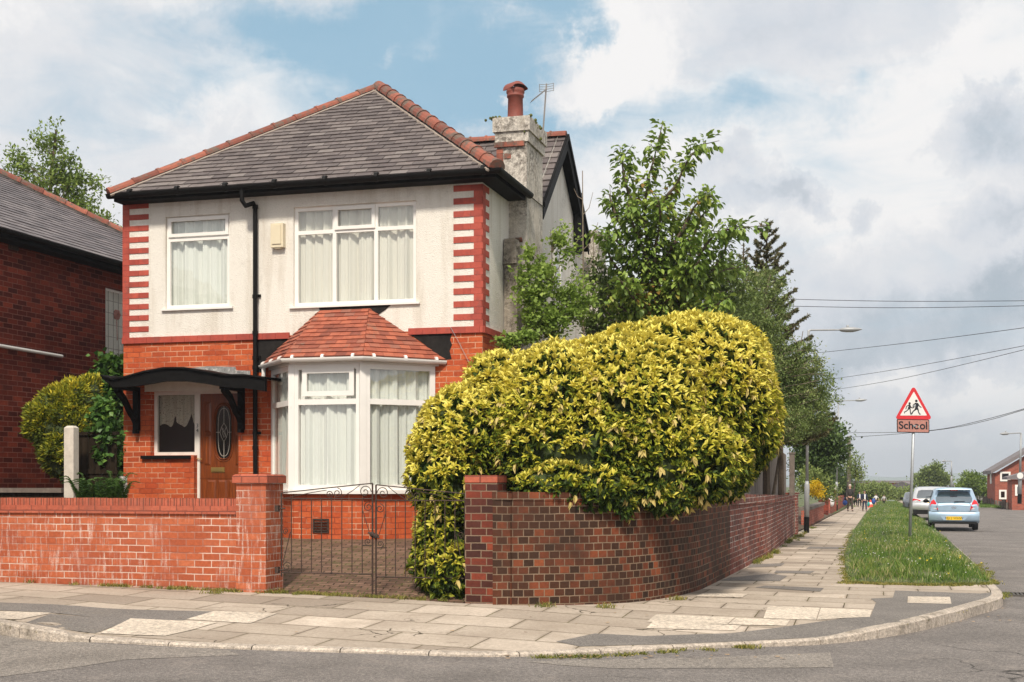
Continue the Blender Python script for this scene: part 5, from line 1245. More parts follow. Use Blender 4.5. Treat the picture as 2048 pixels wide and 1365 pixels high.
# ------------------------------------------------------------------ foliage
def unit(n, g=None):
    v = rng.normal(size=(n, 3)); return v / np.linalg.norm(v, axis=1, keepdims=True)
LEAF4 = (np.array([[0, 0, 0], [.5, .5, .0], [0, 1, 0], [-.5, .5, 0]]), np.array([[0, 1, 2], [0, 2, 3]]), 3)
LEAF8 = (np.array([[0, 0, 0], [.42, .30, .10], [0, .33, -.02], [-.42, .30, .10], [.46, .62, .06], [0, .66, -.08], [-.46, .62, .06], [0, 1, -.20]]),
         np.array([[0, 1, 2], [0, 2, 3], [1, 4, 5], [1, 5, 2], [2, 5, 6], [2, 6, 3], [4, 7, 5], [5, 7, 6]]), 3)
def leaves(name, mat, P, Dr, Nm, Ls, wid, rnd, parent=None, shape=LEAF4, fold=.12, tilt=True):
    """one mesh of leaves: P base points, Dr directions, Nm face normals, Ls lengths, wid width ratio"""
    n = len(P); Dr = Dr / np.linalg.norm(Dr, axis=1, keepdims=True)
    S = np.cross(Dr, Nm); S /= (np.linalg.norm(S, axis=1, keepdims=True) + 1e-9); Nn = np.cross(S, Dr)
    T, Fc, k = shape; V = np.zeros((n, len(T), 3)); L = Ls[:, None]; wd = (Ls * wid)[:, None] if np.ndim(wid) == 0 else (Ls * wid)[:, None]
    for i, (x, y, z) in enumerate(T):
        zz = z + (fold * abs(x) * 2 if shape is LEAF4 else 0)
        V[:, i] = P + S * wd * x + Dr * L * y + Nn * L * zz
    idx = (Fc[None] + (np.arange(n) * len(T))[:, None, None]).reshape(-1, k)
    return np_mesh(name, V.reshape(-1, 3), k, idx, np.repeat(np.clip(rnd, 0, 1), len(Fc)), mat, parent)
def nz3(P, sc, ph=0):
    """cheap smooth noise in [-1,1]"""
    x, y, z = P[:, 0] * sc, P[:, 1] * sc, P[:, 2] * sc
    return (np.sin(x * 1.7 + 1.3 * np.sin(y * 1.1 + ph) + ph) + np.sin(y * 1.9 + 1.7 * np.sin(z * 1.3 + ph * 2)) + np.sin(z * 2.1 + 1.1 * np.sin(x * 1.5 + ph * 3)) + .6 * np.sin(3.1 * x + 2.3 * z + ph) * np.sin(2.7 * y - ph)) / 3.2
def blobpts(E, n, keep=.93, shell=.0):
    """points on the joint surface of overlapping ellipsoids E = (center, rx, ry, rz); returns points, normals"""
    A = np.array([e[1] * e[2] + e[2] * e[3] + e[1] * e[3] for e in E]); A = A / A.sum(); Ps, Ns = [], []
    for e, a in zip(E, A):
        m = int(n * a); u = unit(m); r = np.array(e[1:4]); c = np.array(e[0]); sc = 1 - shell * rng.random(m) ** 1.5
        P = c + u * r * sc[:, None]; Nn = u / r; Nn /= np.linalg.norm(Nn, axis=1, keepdims=True); ok = np.ones(m, bool)
        for f in E:
            if f is e: continue
            q = (P - np.array(f[0])) / np.array(f[1:4]); ok &= (np.linalg.norm(q, axis=1) > keep * (1 - shell * .6) if shell else np.linalg.norm(q, axis=1) > keep)
        Ps.append(P[ok]); Ns.append(Nn[ok])
    return np.concatenate(Ps), np.concatenate(Ns)
def cores(E, s, mat, parent, name='dark_core', seg=14):  # added solid dark shells that block the view through the foliage
    mb = MB()
    for e in E: 
        c = Vector(e[0]); rows = []
        for i in range(10):
            th = math.pi * i / 9; row = []
            for j in range(seg):
                ph = 2 * math.pi * j / seg; k = s * (1 + .10 * math.sin(3 * ph + i) + .07 * math.sin(5 * ph - 2 * i)); row.append(c + Vector((e[1] * k * math.sin(th) * math.cos(ph), e[2] * k * math.sin(th) * math.sin(ph), e[3] * k * math.cos(th))))
            rows.append(row)
        mb.grid(rows, close=True)
    return mb.build(name, mat, parent)
def EL_(px, py, Y, rx, ry, rz): p = at(px, py, Y); return (tuple(p), rx, ry, rz)
def rosettes(C, Nn, per, spread, L, Lj, up=.35):
    """whorls of leaves at tips C pointing along Nn"""
    n = len(C); P = np.repeat(C, per, 0); A = np.repeat(Nn, per, 0); u = unit(n * per); D_ = A * 1.0 + u * spread; D_[:, 2] += up; D_ /= np.linalg.norm(D_, axis=1, keepdims=True)
    Nm = A * .8 + unit(n * per) * .5 + np.array([0, 0, .7]); Ls = L * (1 + Lj * rng.normal(size=n * per)); return P, D_, Nm, np.clip(Ls, L * .4, L * 1.7)

# the yellow hedge -----------------------------------------------------------
hedge = thing('laurel_hedge', 'huge rounded yellow and green spotted laurel hedge spilling over the corner wall', 'hedge', tuple(at(1230, 1150, 15.6)))
HE = [EL_(888, 1085, 14.95, .35, .42, .68), EL_(908, 975, 15.1, .50, .6, .72), EL_(940, 895, 15.4, .72, .8, .84), EL_(1030, 862, 15.5, .80, .85, .82), EL_(1120, 850, 15.35, .95, .98, .92),
      EL_(1255, 835, 15.45, 1.0, 1.08, 1.05), EL_(1395, 805, 16.3, 1.0, 1.15, 1.12), EL_(1440, 790, 17.4, .76, 1.0, 1.08), EL_(1466, 835, 17.6, .68, .9, .98), EL_(1150, 915, 14.75, .95, .55, .62), EL_(1300, 915, 14.95, .95, .6, .66), EL_(1395, 915, 15.8, .70, .65, .56),
      EL_(1245, 1012, 14.45, .16, .14, .13), EL_(1105, 972, 14.28, .48, .22, .20), EL_(1190, 978, 14.3, .46, .22, .20), EL_(1300, 985, 14.75, .45, .25, .20), EL_(1330, 1000, 14.75, .35, .3, .18), EL_(1425, 950, 16.6, .45, .6, .33), EL_(1000, 775, 15.6, .45, .5, .38), EL_(1478, 780, 17.7, .50, .6, .70), EL_(1430, 685, 17.2, .5, .6, .36), EL_(900, 1145, 14.7, .30, .3, .32), EL_(1130, 770, 15.8, .62, .6, .46), EL_(1200, 752, 15.9, .62, .6, .46), EL_(1325, 738, 15.9, .62, .7, .52), EL_(1270, 735, 15.8, .6, .6, .48), EL_(1380, 715, 16.4, .6, .7, .48)]
P, Nn = blobpts(HE, 26000, .90)
P = P + Nn * (nz3(P, 1.9)[:, None] * .10 + nz3(P, 6, 2)[:, None] * .05)
k = (P[:, 2] > .18) & (Nn[:, 1] < .72); P, Nn = P[k], Nn[k]
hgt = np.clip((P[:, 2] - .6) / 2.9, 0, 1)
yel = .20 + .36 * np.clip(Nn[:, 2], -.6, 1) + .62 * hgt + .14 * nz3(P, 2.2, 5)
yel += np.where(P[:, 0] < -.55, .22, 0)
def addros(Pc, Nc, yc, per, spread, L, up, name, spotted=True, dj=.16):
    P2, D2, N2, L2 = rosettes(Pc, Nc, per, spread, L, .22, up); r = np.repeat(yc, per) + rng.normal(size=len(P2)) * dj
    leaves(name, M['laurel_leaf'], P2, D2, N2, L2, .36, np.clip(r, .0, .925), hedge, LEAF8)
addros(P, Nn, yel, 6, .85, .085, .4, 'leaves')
# hanging older leaves, darker, on the sides
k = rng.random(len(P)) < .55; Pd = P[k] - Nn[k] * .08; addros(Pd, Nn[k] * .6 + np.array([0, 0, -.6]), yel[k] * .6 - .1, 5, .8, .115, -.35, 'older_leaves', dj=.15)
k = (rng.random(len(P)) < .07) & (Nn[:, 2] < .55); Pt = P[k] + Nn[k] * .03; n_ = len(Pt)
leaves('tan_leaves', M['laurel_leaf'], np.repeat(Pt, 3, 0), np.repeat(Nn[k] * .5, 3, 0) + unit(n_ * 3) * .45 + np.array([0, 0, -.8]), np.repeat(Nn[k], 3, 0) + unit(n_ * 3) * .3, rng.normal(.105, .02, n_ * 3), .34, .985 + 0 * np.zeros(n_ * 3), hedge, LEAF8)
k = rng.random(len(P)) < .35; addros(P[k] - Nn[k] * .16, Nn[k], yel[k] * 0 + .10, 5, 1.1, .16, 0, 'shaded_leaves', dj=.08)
cores(HE, .80, M['dark_core'], hedge)

# generic tree ---------------------------------------------------------------
def limb(mb, a, b, r0, r1, wob=.06, n=6, sag=0):
    a, b = Vector(a), Vector(b); L = (b - a).length; pts = []; rr = []
    o1, o2 = random.uniform(-1, 1), random.uniform(-1, 1)
    for k in range(n + 1):
        t = k / n; p = a.lerp(b, t) + Vector((o1 * wob * L * math.sin(t * math.pi), o2 * wob * L * math.sin(t * math.pi), sag * L * math.sin(t * math.pi) + .02 * L * random.uniform(-1, 1) * (0 < k < n)))
        pts.append(p); rr.append(r0 + (r1 - r0) * t)
    mb.tube(pts, rr, 6); return pts
def tree(name, label, cat, base, E, ncl, per, L, wid, leafm, barkm='bark', trunk_r=.12, cl_r=.3, clump=.5, shape=LEAF4, group=None, droop=0., dark=0, parent=None, fork=.35, updir=.4, rndbias=0, seed=0, twig=.006):
    global rng
    random.seed(seed + 11); rng = np.random.default_rng(seed + 101)
    t = parent or thing(name, label, cat, tuple(base), group); base = Vector(base)
    # cluster centres through the volume, more near the surface
    A = np.array([e[1] * e[2] * e[3] for e in E]); A = A / A.sum(); C = []
    for e, a in zip(E, A):
        m = max(2, int(ncl * a)); u = unit(m); rad = rng.random(m) ** .42; C.append(np.array(e[0]) + u * np.array(e[1:4]) * rad[:, None])
    C = np.concatenate(C)
    keepm = nz3(C, 1.0 / max(.3, cl_r * 2.2), seed) > -.55 + clump * .5 - .25; C = C[keepm] if keepm.sum() > 8 else C
    top = max(e[0][2] + e[3] * .55 for e in E); cx = sum(e[0][0] * a for e, a in zip(E, A)); cy = sum(e[0][1] * a for e, a in zip(E, A))
    mb = MB(); spine = limb(mb, base, (cx, cy, top), trunk_r, trunk_r * .18, .03, 10)
    order = sorted(range(len(C)), key=lambda i: rng.random())[:max(12, int(len(C) * .45))]
    for i in order:
        c = Vector(C[i]); d = [(abs((s_ - c).length) + (2.0 if s_.z > c.z - .15 * (c - s_).length else 0), j) for j, s_ in enumerate(spine)]
        j = min(d)[1]; r = max(.012, trunk_r * (1 - j / 10) * .4); limb(mb, spine[j], c, min(r, trunk_r * .4), twig, .08, 5, .05)
    mb.build('trunk', M[barkm], t)
    n = len(C); csz = cl_r * (0.6 + .8 * rng.random(n)); P = np.repeat(C, per, 0); g = rng.normal(size=(n * per, 3)) * .5; P = P + g * np.repeat(csz, per)[:, None] * np.array([1, 1, .75])
    D_ = unit(n * per) + g * .5; D_[:, 2] += updir - droop; Nm = unit(n * per) * .8 + np.array([0, 0, 1.0])
    Ls = L * (.7 + .6 * rng.random(n * per)); rnd = np.repeat(rng.random(n), per) * .45 + rng.random(n * per) * .5 + rndbias
    leaves('crown', M[leafm], P, D_, Nm, Ls, wid, rnd, t, shape)
    return t
# the tall cherry tree, limb by limb -------------------------------------------
YC = 20.5
ch = thing('cherry_tree', 'tall leafy green tree with upswept limbs rising behind the yellow hedge', 'tree', tuple(at(1325, 1010, YC)))
LIMBS = [((1325, 660), [(1310, 560), (1290, 450), (1295, 370), (1310, 310), (1326, 244)], 0), ((1290, 450), [(1262, 400), (1248, 350), (1242, 308)], .3), ((1262, 480), [(1232, 430), (1218, 388)], .4),
         ((1300, 480), [(1330, 400), (1352, 370), (1380, 315), (1412, 286)], -.2), ((1310, 540), [(1360, 470), (1392, 410), (1425, 392)], -.4), ((1320, 560), [(1370, 510), (1400, 440), (1432, 398)], .3),
         ((1325, 600), [(1380, 540), (1430, 470), (1490, 455)], -.5), ((1325, 620), [(1400, 570), (1450, 500), (1462, 440)], .1), ((1320, 620), [(1390, 590), (1440, 545), (1478, 535)], .5),
         ((1310, 560), [(1270, 520), (1230, 480), (1208, 476)], -.3), ((1300, 600), [(1255, 560), (1220, 515), (1212, 470)], .5), ((1310, 640), [(1250, 620), (1215, 590)], -.4), ((1320, 640), [(1400, 620), (1462, 600)], -.6),
         ((1310, 600), [(1300, 540), (1275, 470), (1262, 440), (1255, 405)], -.5), ((1315, 600), [(1340, 540), (1345, 470), (1350, 420)], .4), ((1320, 620), [(1350, 580), (1380, 520), (1375, 470)], -.7),
         ((1322, 650), [(1290, 610), (1265, 560), (1250, 520)], .2), ((1325, 650), [(1350, 620), (1400, 560), (1415, 520)], .6), ((1325, 665), [(1380, 650), (1440, 640)], .3), ((1322, 665), [(1260, 655), (1220, 640)], .3),
         ((1310, 560), [(1310, 500), (1320, 450), (1318, 400)], -.6), ((1330, 600), [(1370, 560), (1400, 520)], -.8), ((1300, 620), [(1270, 600), (1240, 560)], -.8)]
mb = MB(); mb.tube([at(1325, 1010, YC), at(1328, 800, YC), at(1325, 655, YC), at(1310, 560, YC)], [.12, .10, .08, .05], 8); LP, LD = [], []
random.seed(5); rng = np.random.default_rng(5)
for (s, pts, dy) in LIMBS:
    Q = [at(*s, YC)] + [at(a, b, YC + dy * (k + 1) / len(pts)) for k, (a, b) in enumerate(pts)]; S = catmull(Q, 6); m = len(S); mb.tube(S, [.042 - .036 * k / m for k in range(m)], 6)
    tot = 0
    for a, b in zip(S[:-1], S[1:]):
        L = (b - a).length; tot += L; d = (b - a).normalized()
        for q in range(int(L * 135)):
            LP.append(a.lerp(b, random.random())); LD.append(d)
    # short side spurs
    for q in range(int(len(S) * .55)):
        k_2 = random.randrange(3, m); a = S[k_2 - 1]; d = Vector((random.gauss(0, 1), random.gauss(0, 1), random.gauss(.5, .5))).normalized(); b = a + d * random.uniform(.15, .42); mb.tube([a, b], [.008, .004], 4)
        for w in range(12): LP.append(a.lerp(b, random.random())); LD.append(d)
mb.build('trunk', M['bark'], ch)
LP = np.array([tuple(p) for p in LP]); LD = np.array([tuple(d) for d in LD]); n = len(LP); u = unit(n); u -= LD * (u * LD).sum(1, keepdims=True)
P = LP + u * (.06 + .10 * rng.random((n, 1))); D_ = u * .8 + LD * .35 + np.array([0, 0, -.45]) + unit(n) * .3
leaves('crown', M['cherry_leaf'], P, D_, u * .6 + np.array([0, 0, .8]) + unit(n) * .35, .115 * (.6 + .8 * rng.random(n)), .6, rng.random(n) * .75 + .25 * (.5 + nz3(P, 1.5)), ch, LEAF8)

# spruce ---------------------------------------------------------------------
def spruce(label, bpx, Y, ytop, spread, nl, seed=1, ybase=1000, lean=0, low=.80):
    random.seed(seed); t = thing('spruce_tree', label, 'tree', tuple(at(bpx, ybase, Y))); top = at(bpx + lean, ytop, Y); b = at(bpx, ybase, Y); mb = MB(); mb.tube([b, top], [.09, .012], 6); H_ = top.z - b.z; P_ = []; D2 = []
    def needles(a, c, dens, rad=.05):
        L = (c - a).length; d = (c - a).normalized()
        for q in range(int(L * dens)):
            P_.append(a.lerp(c, random.random())); v = Vector((random.gauss(0, 1), random.gauss(0, 1), random.gauss(0, 1))).normalized(); D2.append(v * .8 + d * .8)
    needles(top - Vector((0, 0, .5)), top, 160)
    for k in range(nl):
        f = (k + .5) / nl; z = b.z + H_ * (1 - f * low) - .12; L = spread * (f ** .75) * random.uniform(.75, 1.12) + .12; az = k * 2.4; d = Vector((math.cos(az), math.sin(az), .62 - .55 * f)).normalized()
        o_ = Vector((b.x + (top.x - b.x) * (1 - f * low), b.y, z)); e = o_ + d * L + Vector((0, 0, .10 * L)); mid_ = o_.lerp(e, .5) - Vector((0, 0, .06 * L)); mb.tube([o_, mid_, e], [.018, .012, .005], 5); needles(o_, mid_, 200); needles(mid_, e, 300)
        for w in range(int(3 + 9 * L)):
            s_ = random.uniform(.2, .95); a = (o_.lerp(mid_, s_ * 2) if s_ < .5 else mid_.lerp(e, s_ * 2 - 1)); sd_ = Vector((-d.y, d.x, random.uniform(-.1, .5))) * random.choice((-1, 1)); q = a + (sd_.normalized() * .6 + d * .8).normalized() * L * .38 * (1.15 - s_); mb.tube([a, q], [.006, .003], 4); needles(a, q, 260)
    mb.build('trunk', M['bark'], t); P_ = np.array([tuple(p) for p in P_]); D2 = np.array([tuple(p) for p in D2]); n = len(P_)
    leaves('crown', M['spruce_needle'], P_, D2, unit(n), .055 + .03 * rng.random(n), .30, rng.random(n) * .8 + .1, t); return t
spruce('dark spruce with a bare spiky leader rising right of the tall leafy tree', 1533, 28.2, 440, 1.4, 96, 3)
spruce('thin pale topped spruce just left of the darker spruce', 1487, 29, 490, .85, 34, 8)
# variegated shrubs that overhang the fence
tree('privet_tree', 'dense grey-green shrubby tree bulging over the board fence', 'tree', at(1475, 1000, 27.5), [EL_(1560, 780, 27.5, 1.20, .95, 1.20), EL_(1490, 690, 25, .80, .7, .95), EL_(1592, 832, 28.5, .80, .8, .60), EL_(1540, 640, 27, .55, .5, .66), EL_(1550, 850, 26.5, .85, .7, .48), EL_(1440, 640, 24, .52, .5, .58), EL_(1490, 600, 26, .66, .5, .66), EL_(1540, 580, 27, .40, .4, .55)], 720, 75, .07, .42, 'privet_leaf', 'pale_bark', .09, .20, .3, seed=3)
tree('hawthorn_shrub', 'loose twiggy shrub arching out beside the nearest lamp post', 'shrub', at(1545, 1000, 32), [EL_(1572, 700, 32, .28, .3, .7), EL_(1636, 800, 31, .60, .5, .48), EL_(1590, 770, 31, .7, .5, .6), EL_(1616, 850, 31, .55, .5, .40)], 120, 46, .075, .45, 'privet_leaf', 'pale_bark', .05, .17, .6, seed=5)
spruce('low dark spruce whose branch tips stick out toward the second lamp post', 1562, 31.5, 715, 1.55, 56, 12, ybase=1010, low=.52)
tree('elder_shrub', 'dark leafy shrub between the gable and the tall leafy tree', 'shrub', at(1230, 1010, 21.5), [EL_(1230, 620, 21.5, .75, .6, .6), EL_(1180, 600, 21.5, .35, .4, .75), EL_(1340, 640, 22, .9, .7, .45), EL_(1440, 590, 22.5, .7, .6, .7), EL_(1420, 660, 21.5, .6, .6, .4)], 330, 52, .08, .5, 'privet_leaf', 'bark', .07, .20, .35, seed=7, rndbias=-.12)
# maple sapling by the side wall
tree('maple_sapling', 'slender light green sapling against the white side wall', 'tree', at(1085, 1000, 19.2), [EL_(1075, 590, 19.2, .33, .3, .62), EL_(1130, 490, 19.3, .16, .2, .42), EL_(1150, 600, 19.4, .30, .3, .35), EL_(1100, 640, 19.2, .45, .3, .28), EL_(1060, 520, 19.2, .20, .2, .2)], 130, 46, .065, .85, 'maple_leaf', 'bark', .022, .13, .2, seed=9, updir=-.1, twig=.004)
tree('maple_sapling', 'small bright leaved seedling at the foot of the painted brick corner', 'tree', at(1025, 850, 18.6), [EL_(1022, 682, 18.6, .18, .15, .09), EL_(1055, 672, 18.7, .16, .15, .08)], 22, 26, .085, .8, 'maple_leaf', 'bark', .012, .08, .1, seed=19, updir=-.1, twig=.004)
random.seed(2)
t = thing('bare_sapling', 'thin leafless stem standing in front of the gable', 'tree', tuple(at(1168, 1000, 21)))
mb = MB(); a, b = at(1170, 1000, 21), at(1165, 342, 21); mb.tube([a, at(1167, 640, 21), b], [.028, .018, .008], 6)
for f, dx, dy in ((430, 20, -45), (400, -18, -22), (470, -16, 25), (540, 25, -40), (600, -18, -30), (520, -24, -25), (500, 30, -55)): mb.tube([at(1166, f, 21), at(1166 + dx * .6, f + dy * .3, 21.05), at(1166 + dx, f + dy, 21.1)], [.008, .006, .004], 4)
mb.build('stem', M['pale_bark'], t)
t = thing('bare_sapling', 'short leafless twigs just left of the tall leafy tree', 'tree', tuple(at(1190, 1000, 21.5)))
mb = MB(); mb.tube([at(1190, 1000, 21.5), at(1186, 600, 21.5), at(1187, 460, 21.5)], [.02, .014, .004], 5)
for f, dx, dy in ((540, 14, -50), (520, -12, -30), (560, 20, -40), (580, -14, -45)): mb.tube([at(1187, f, 21.5), at(1187 + dx, f + dy, 21.5)], [.007, .004], 4)
mb.build('stem', M['pale_bark'], t)
# left: background tree, golden conifer, climber, fern ---------------------------
tree('ash_tree', 'airy light green tree behind the neighbour\'s roof at the left', 'tree', at(115, 880, 36), [EL_(75, 330, 36, .95, .9, 1.05), EL_(140, 370, 36, 1.0, .9, 1.1), EL_(30, 350, 36, .5, .5, .7), EL_(95, 280, 36, .5, .5, .55), EL_(180, 430, 36, .8, .7, .7), EL_(110, 430, 36, 1.4, .9, .8)], 210, 38, .13, .5, 'mid_leaf', 'bark', .16, .26, .9, seed=21, updir=0)
def hj_(P): return np.sin(P[:, 0] * 23 + 3 * np.sin(P[:, 2] * 17)) * np.sin(P[:, 2] * 29 + P[:, 1] * 11)
cf = thing('golden_conifer', 'rounded golden green conifer bush against the neighbour\'s brick wall', 'bush', tuple(at(125, 1000, 18.6)))
CE = [EL_(130, 855, 19.8, .60, .5, .72), EL_(108, 850, 19.8, .42, .5, .52), EL_(152, 815, 19.9, .40, .5, .44), EL_(140, 905, 19.7, .50, .45, .48), EL_(178, 790, 20.0, .26, .3, .30), EL_(85, 830, 19.8, .26, .3, .30), EL_(175, 900, 19.8, .32, .3, .45)]
rng = np.random.default_rng(4); P, Nn = blobpts(CE, 12000, .9); P = P + Nn * (nz3(P, 3.5)[:, None] * .13 + nz3(P, 9, 2)[:, None] * .05); k = Nn[:, 1] < .6; P, Nn = P[k], Nn[k]; n = len(P)
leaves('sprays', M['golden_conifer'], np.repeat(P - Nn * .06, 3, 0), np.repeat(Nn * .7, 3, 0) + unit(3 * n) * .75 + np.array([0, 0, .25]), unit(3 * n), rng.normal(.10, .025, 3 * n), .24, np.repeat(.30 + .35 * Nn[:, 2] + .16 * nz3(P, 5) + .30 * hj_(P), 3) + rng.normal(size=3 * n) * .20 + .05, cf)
cores(CE, .86, M['dark_core'], cf)
tree('ivy_climber', 'green climbing plant with lobed leaves at the left corner of the house', 'climber', H.p(-6.95, .6, .7), [EL_(228, 745, 20.9, .24, .2, .28), EL_(218, 850, 20.8, .28, .2, .60), EL_(212, 920, 20.7, .26, .2, .50), EL_(225, 800, 20.8, .2, .2, .5), EL_(195, 785, 20.8, .14, .2, .27)], 170, 40, .10, .95, 'ivy_leaf', 'bark', .02, .15, .0, seed=31, updir=-.5)
tree('ivy_climber', 'leafy trails hanging over the right part of the dark fence panel', 'climber', at(216, 1000, 18.0), [EL_(216, 870, 18.0, .15, .12, .50), EL_(200, 830, 18.0, .12, .12, .30)], 46, 34, .09, .95, 'ivy_leaf', 'bark', .012, .10, .0, seed=37, updir=-.5)
fr_ = thing('fern', 'fresh green ferns between the fence panel and the house', 'fern', tuple(H.p(-7.0, -2.3, .6))); random.seed(9)
Pf, Df, Nf, Lf = [], [], [], []; mb = MB()
for c0 in ((180, 995), (205, 1000), (228, 992), (165, 1000), (240, 1000)):
    b = at(c0[0], c0[1] + 8, 17.2)
    for k in range(8):
        a = random.uniform(0, 6.28); L = random.uniform(.28, .46); d = Vector((math.cos(a) * .55, math.sin(a) * .55, 1)).normalized(); e = b + d * L; e2 = e + Vector((math.cos(a), math.sin(a), -.1)) * .12; pts = catmull([b, b.lerp(e, .5), e, e2], 5); mb.tube(pts, .004, 4)
        for q in range(1, len(pts)):
            t_ = (pts[q] - pts[q - 1]).normalized(); s_ = t_.cross(Vector((0, .3, 1))).normalized()
            for sg in (-1, 1):
                for h_ in (0, .5): Pf.append(tuple(pts[q - 1].lerp(pts[q], h_))); Df.append(tuple(s_ * sg + t_ * .4)); Nf.append((random.gauss(0, .3), random.gauss(-.3, .3), 1)); Lf.append(.11 * (1.1 - q / len(pts)))
mb.build('stalks', M['fern_leaf'], fr_); leaves('fronds', M['fern_leaf'], np.array(Pf), np.array(Df), np.array(Nf), np.array(Lf), .35, rng.random(len(Pf)), fr_)
# down the street ---------------------------------------------------------------
tree('roadside_tree', 'dark broad tree behind the second lamp post', 'tree', at(1655, 985, 45), [EL_(1640, 880, 45, 1.0, 1.0, .9), EL_(1658, 900, 45, .6, .8, .8), EL_(1625, 930, 45, .8, .8, .8)], 260, 44, .15, .5, 'dark_leaf', 'bark', .12, .3, .2, seed=41)
tree('hedge_bush', 'rounded dark green bush over the capped piers', 'bush', at(1672, 1000, 80), [EL_(1668, 968, 80, 1.5, 1.2, 1.2), EL_(1690, 985, 80, .7, .7, .7)], 260, 60, .16, .35, 'dark_leaf', 'bark', .05, .22, -.4, seed=42, rndbias=.12)
tree('willow_shrub', 'thin airy shrub by the wooden telegraph pole', 'shrub', at(1708, 985, 60), [EL_(1706, 925, 60, .4, .4, .6), EL_(1716, 950, 60, .4, .4, .45)], 45, 20, .15, .4, 'distant_leaf', 'bark', .04, .25, .5, seed=43)
tree('forsythia_bush', 'small bright yellow flowering bush over the low street wall', 'bush', at(1632, 1000, 41), [EL_(1632, 977, 41, .26, .3, .26), EL_(1640, 985, 41, .2, .2, .2)], 40, 40, .06, .5, 'forsythia_flower', 'bark', .02, .12, -.3, seed=44)
tree('garden_shrub', 'pale green shrubs under the roadside tree behind the low wall', 'shrub', at(1640, 1000, 43), [EL_(1622, 965, 43, .55, .5, .5), EL_(1654, 985, 43, .4, .4, .35)], 90, 40, .10, .5, 'distant_leaf', 'bark', .03, .2, -.2, seed=45)
for k, (px, py, Y, rx, rz, lb) in enumerate([(1735, 984, 95, 2.0, .75, 'mid green roadside shrub nearest the dark suited man'), (1768, 989, 105, 1.8, .6, 'olive shrub in front of the long brick building, second from the left'), (1800, 990, 110, 1.7, .55, 'low olive shrub before the long brick building, nearest the parked cars')]):
    tree('verge_shrub', lb, 'shrub', at(px, 1000, Y), [EL_(px, py, Y, rx, 1.2, rz)], 90, 34, .22, .5, 'distant_leaf', 'bark', .06, .45, 0, group='shrubs before the brick building', seed=50 + k)
tree('birch_tree', 'loose olive tree behind the silver estate car', 'tree', at(1862, 985, 120), [EL_(1868, 945, 120, 1.1, 1, 1.0), EL_(1850, 960, 120, 1.3, 1, .8), EL_(1880, 962, 120, 1.2, 1, .8), EL_(1838, 972, 120, 1.0, 1, .6)], 180, 36, .26, .5, 'distant_leaf', 'bark', .14, .42, .5, seed=54, rndbias=-.1)
tree('sycamore_tree', 'round bright green tree left of the red brick house at the right', 'tree', at(1945, 1000, 110), [EL_(1945, 968, 110, 1.2, 1, .95), EL_(1932, 980, 110, .9, .8, .7), EL_(1958, 980, 110, .8, .8, .7)], 180, 40, .24, .5, 'mid_leaf', 'bark', .14, .38, .1, seed=55, rndbias=-.05)
# ------------------------------------------------------------------ verge, weeds
random.seed(21); rng = np.random.default_rng(21)
VP = [(1697, 1166), (1690, 1140), (1689, 1110), (1697, 1080), (1708, 1060), (1722, 1040), (1732, 1026), (1742, 1014), (1750, 1006), (1790, 1002), (1806, 1008), (1818, 1018), (1838, 1033), (1862, 1052), (1898, 1082), (1945, 1125), (1986, 1168), (1930, 1170), (1860, 1171), (1780, 1169)]
vp = [hitp(a, b) for a, b in VP]; vp2 = [(p.x, p.y) for p in vp]
def inside(x, y, poly=vp2):
    c = False; j = len(poly) - 1
    for i in range(len(poly)):
        xi, yi = poly[i]; xj, yj = poly[j]
        if (yi > y) != (yj > y) and x < (xj - xi) * (y - yi) / (yj - yi) + xi: c = not c
        j = i
    return c
def edged(x, y, poly=vp2):
    m = 1e9
    for (ax, ay), (bx, by) in zip(poly, poly[1:] + poly[:1]):
        dx, dy = bx - ax, by - ay; t = max(0, min(1, ((x - ax) * dx + (y - ay) * dy) / (dx * dx + dy * dy + 1e-9))); m = min(m, math.hypot(x - ax - t * dx, y - ay - t * dy))
    return m
def zverge(x, y): return zpav(x, y) + .014 + .16 * min(1, edged(x, y) / 1.1) ** .8
step = .34; xs = [p[0] for p in vp2]; ys = [p[1] for p in vp2]; rings = []
for s in (0, .12, .3, .55, 1.0):
    row = []
    cxm = None
    for (x, y) in vp2:
        # centre line point at this depth
        pass
    rings.append(s)
cl = [(vp[i] + vp[-(i + 3) % len(vp)]) / 2 for i in range(0)]
mb = MB()
dense = []
for a, b in zip(vp, vp[1:] + vp[:1]):
    m = max(2, int((b - a).length / .35)); dense += [a.lerp(b, k / m) for k in range(m)]
def shrink(d):
    out = []
    for i, p in enumerate(dense):
        a, b = dense[i - 1], dense[(i + 1) % len(dense)]; t = (b - a); t.z = 0; t.normalize(); n = Vector((t.y, -t.x, 0))
        q = p + n * .01
        if not inside(q.x, q.y): n = -n
        q = p + n * d; out.append(q)
    return out
ver = MB()
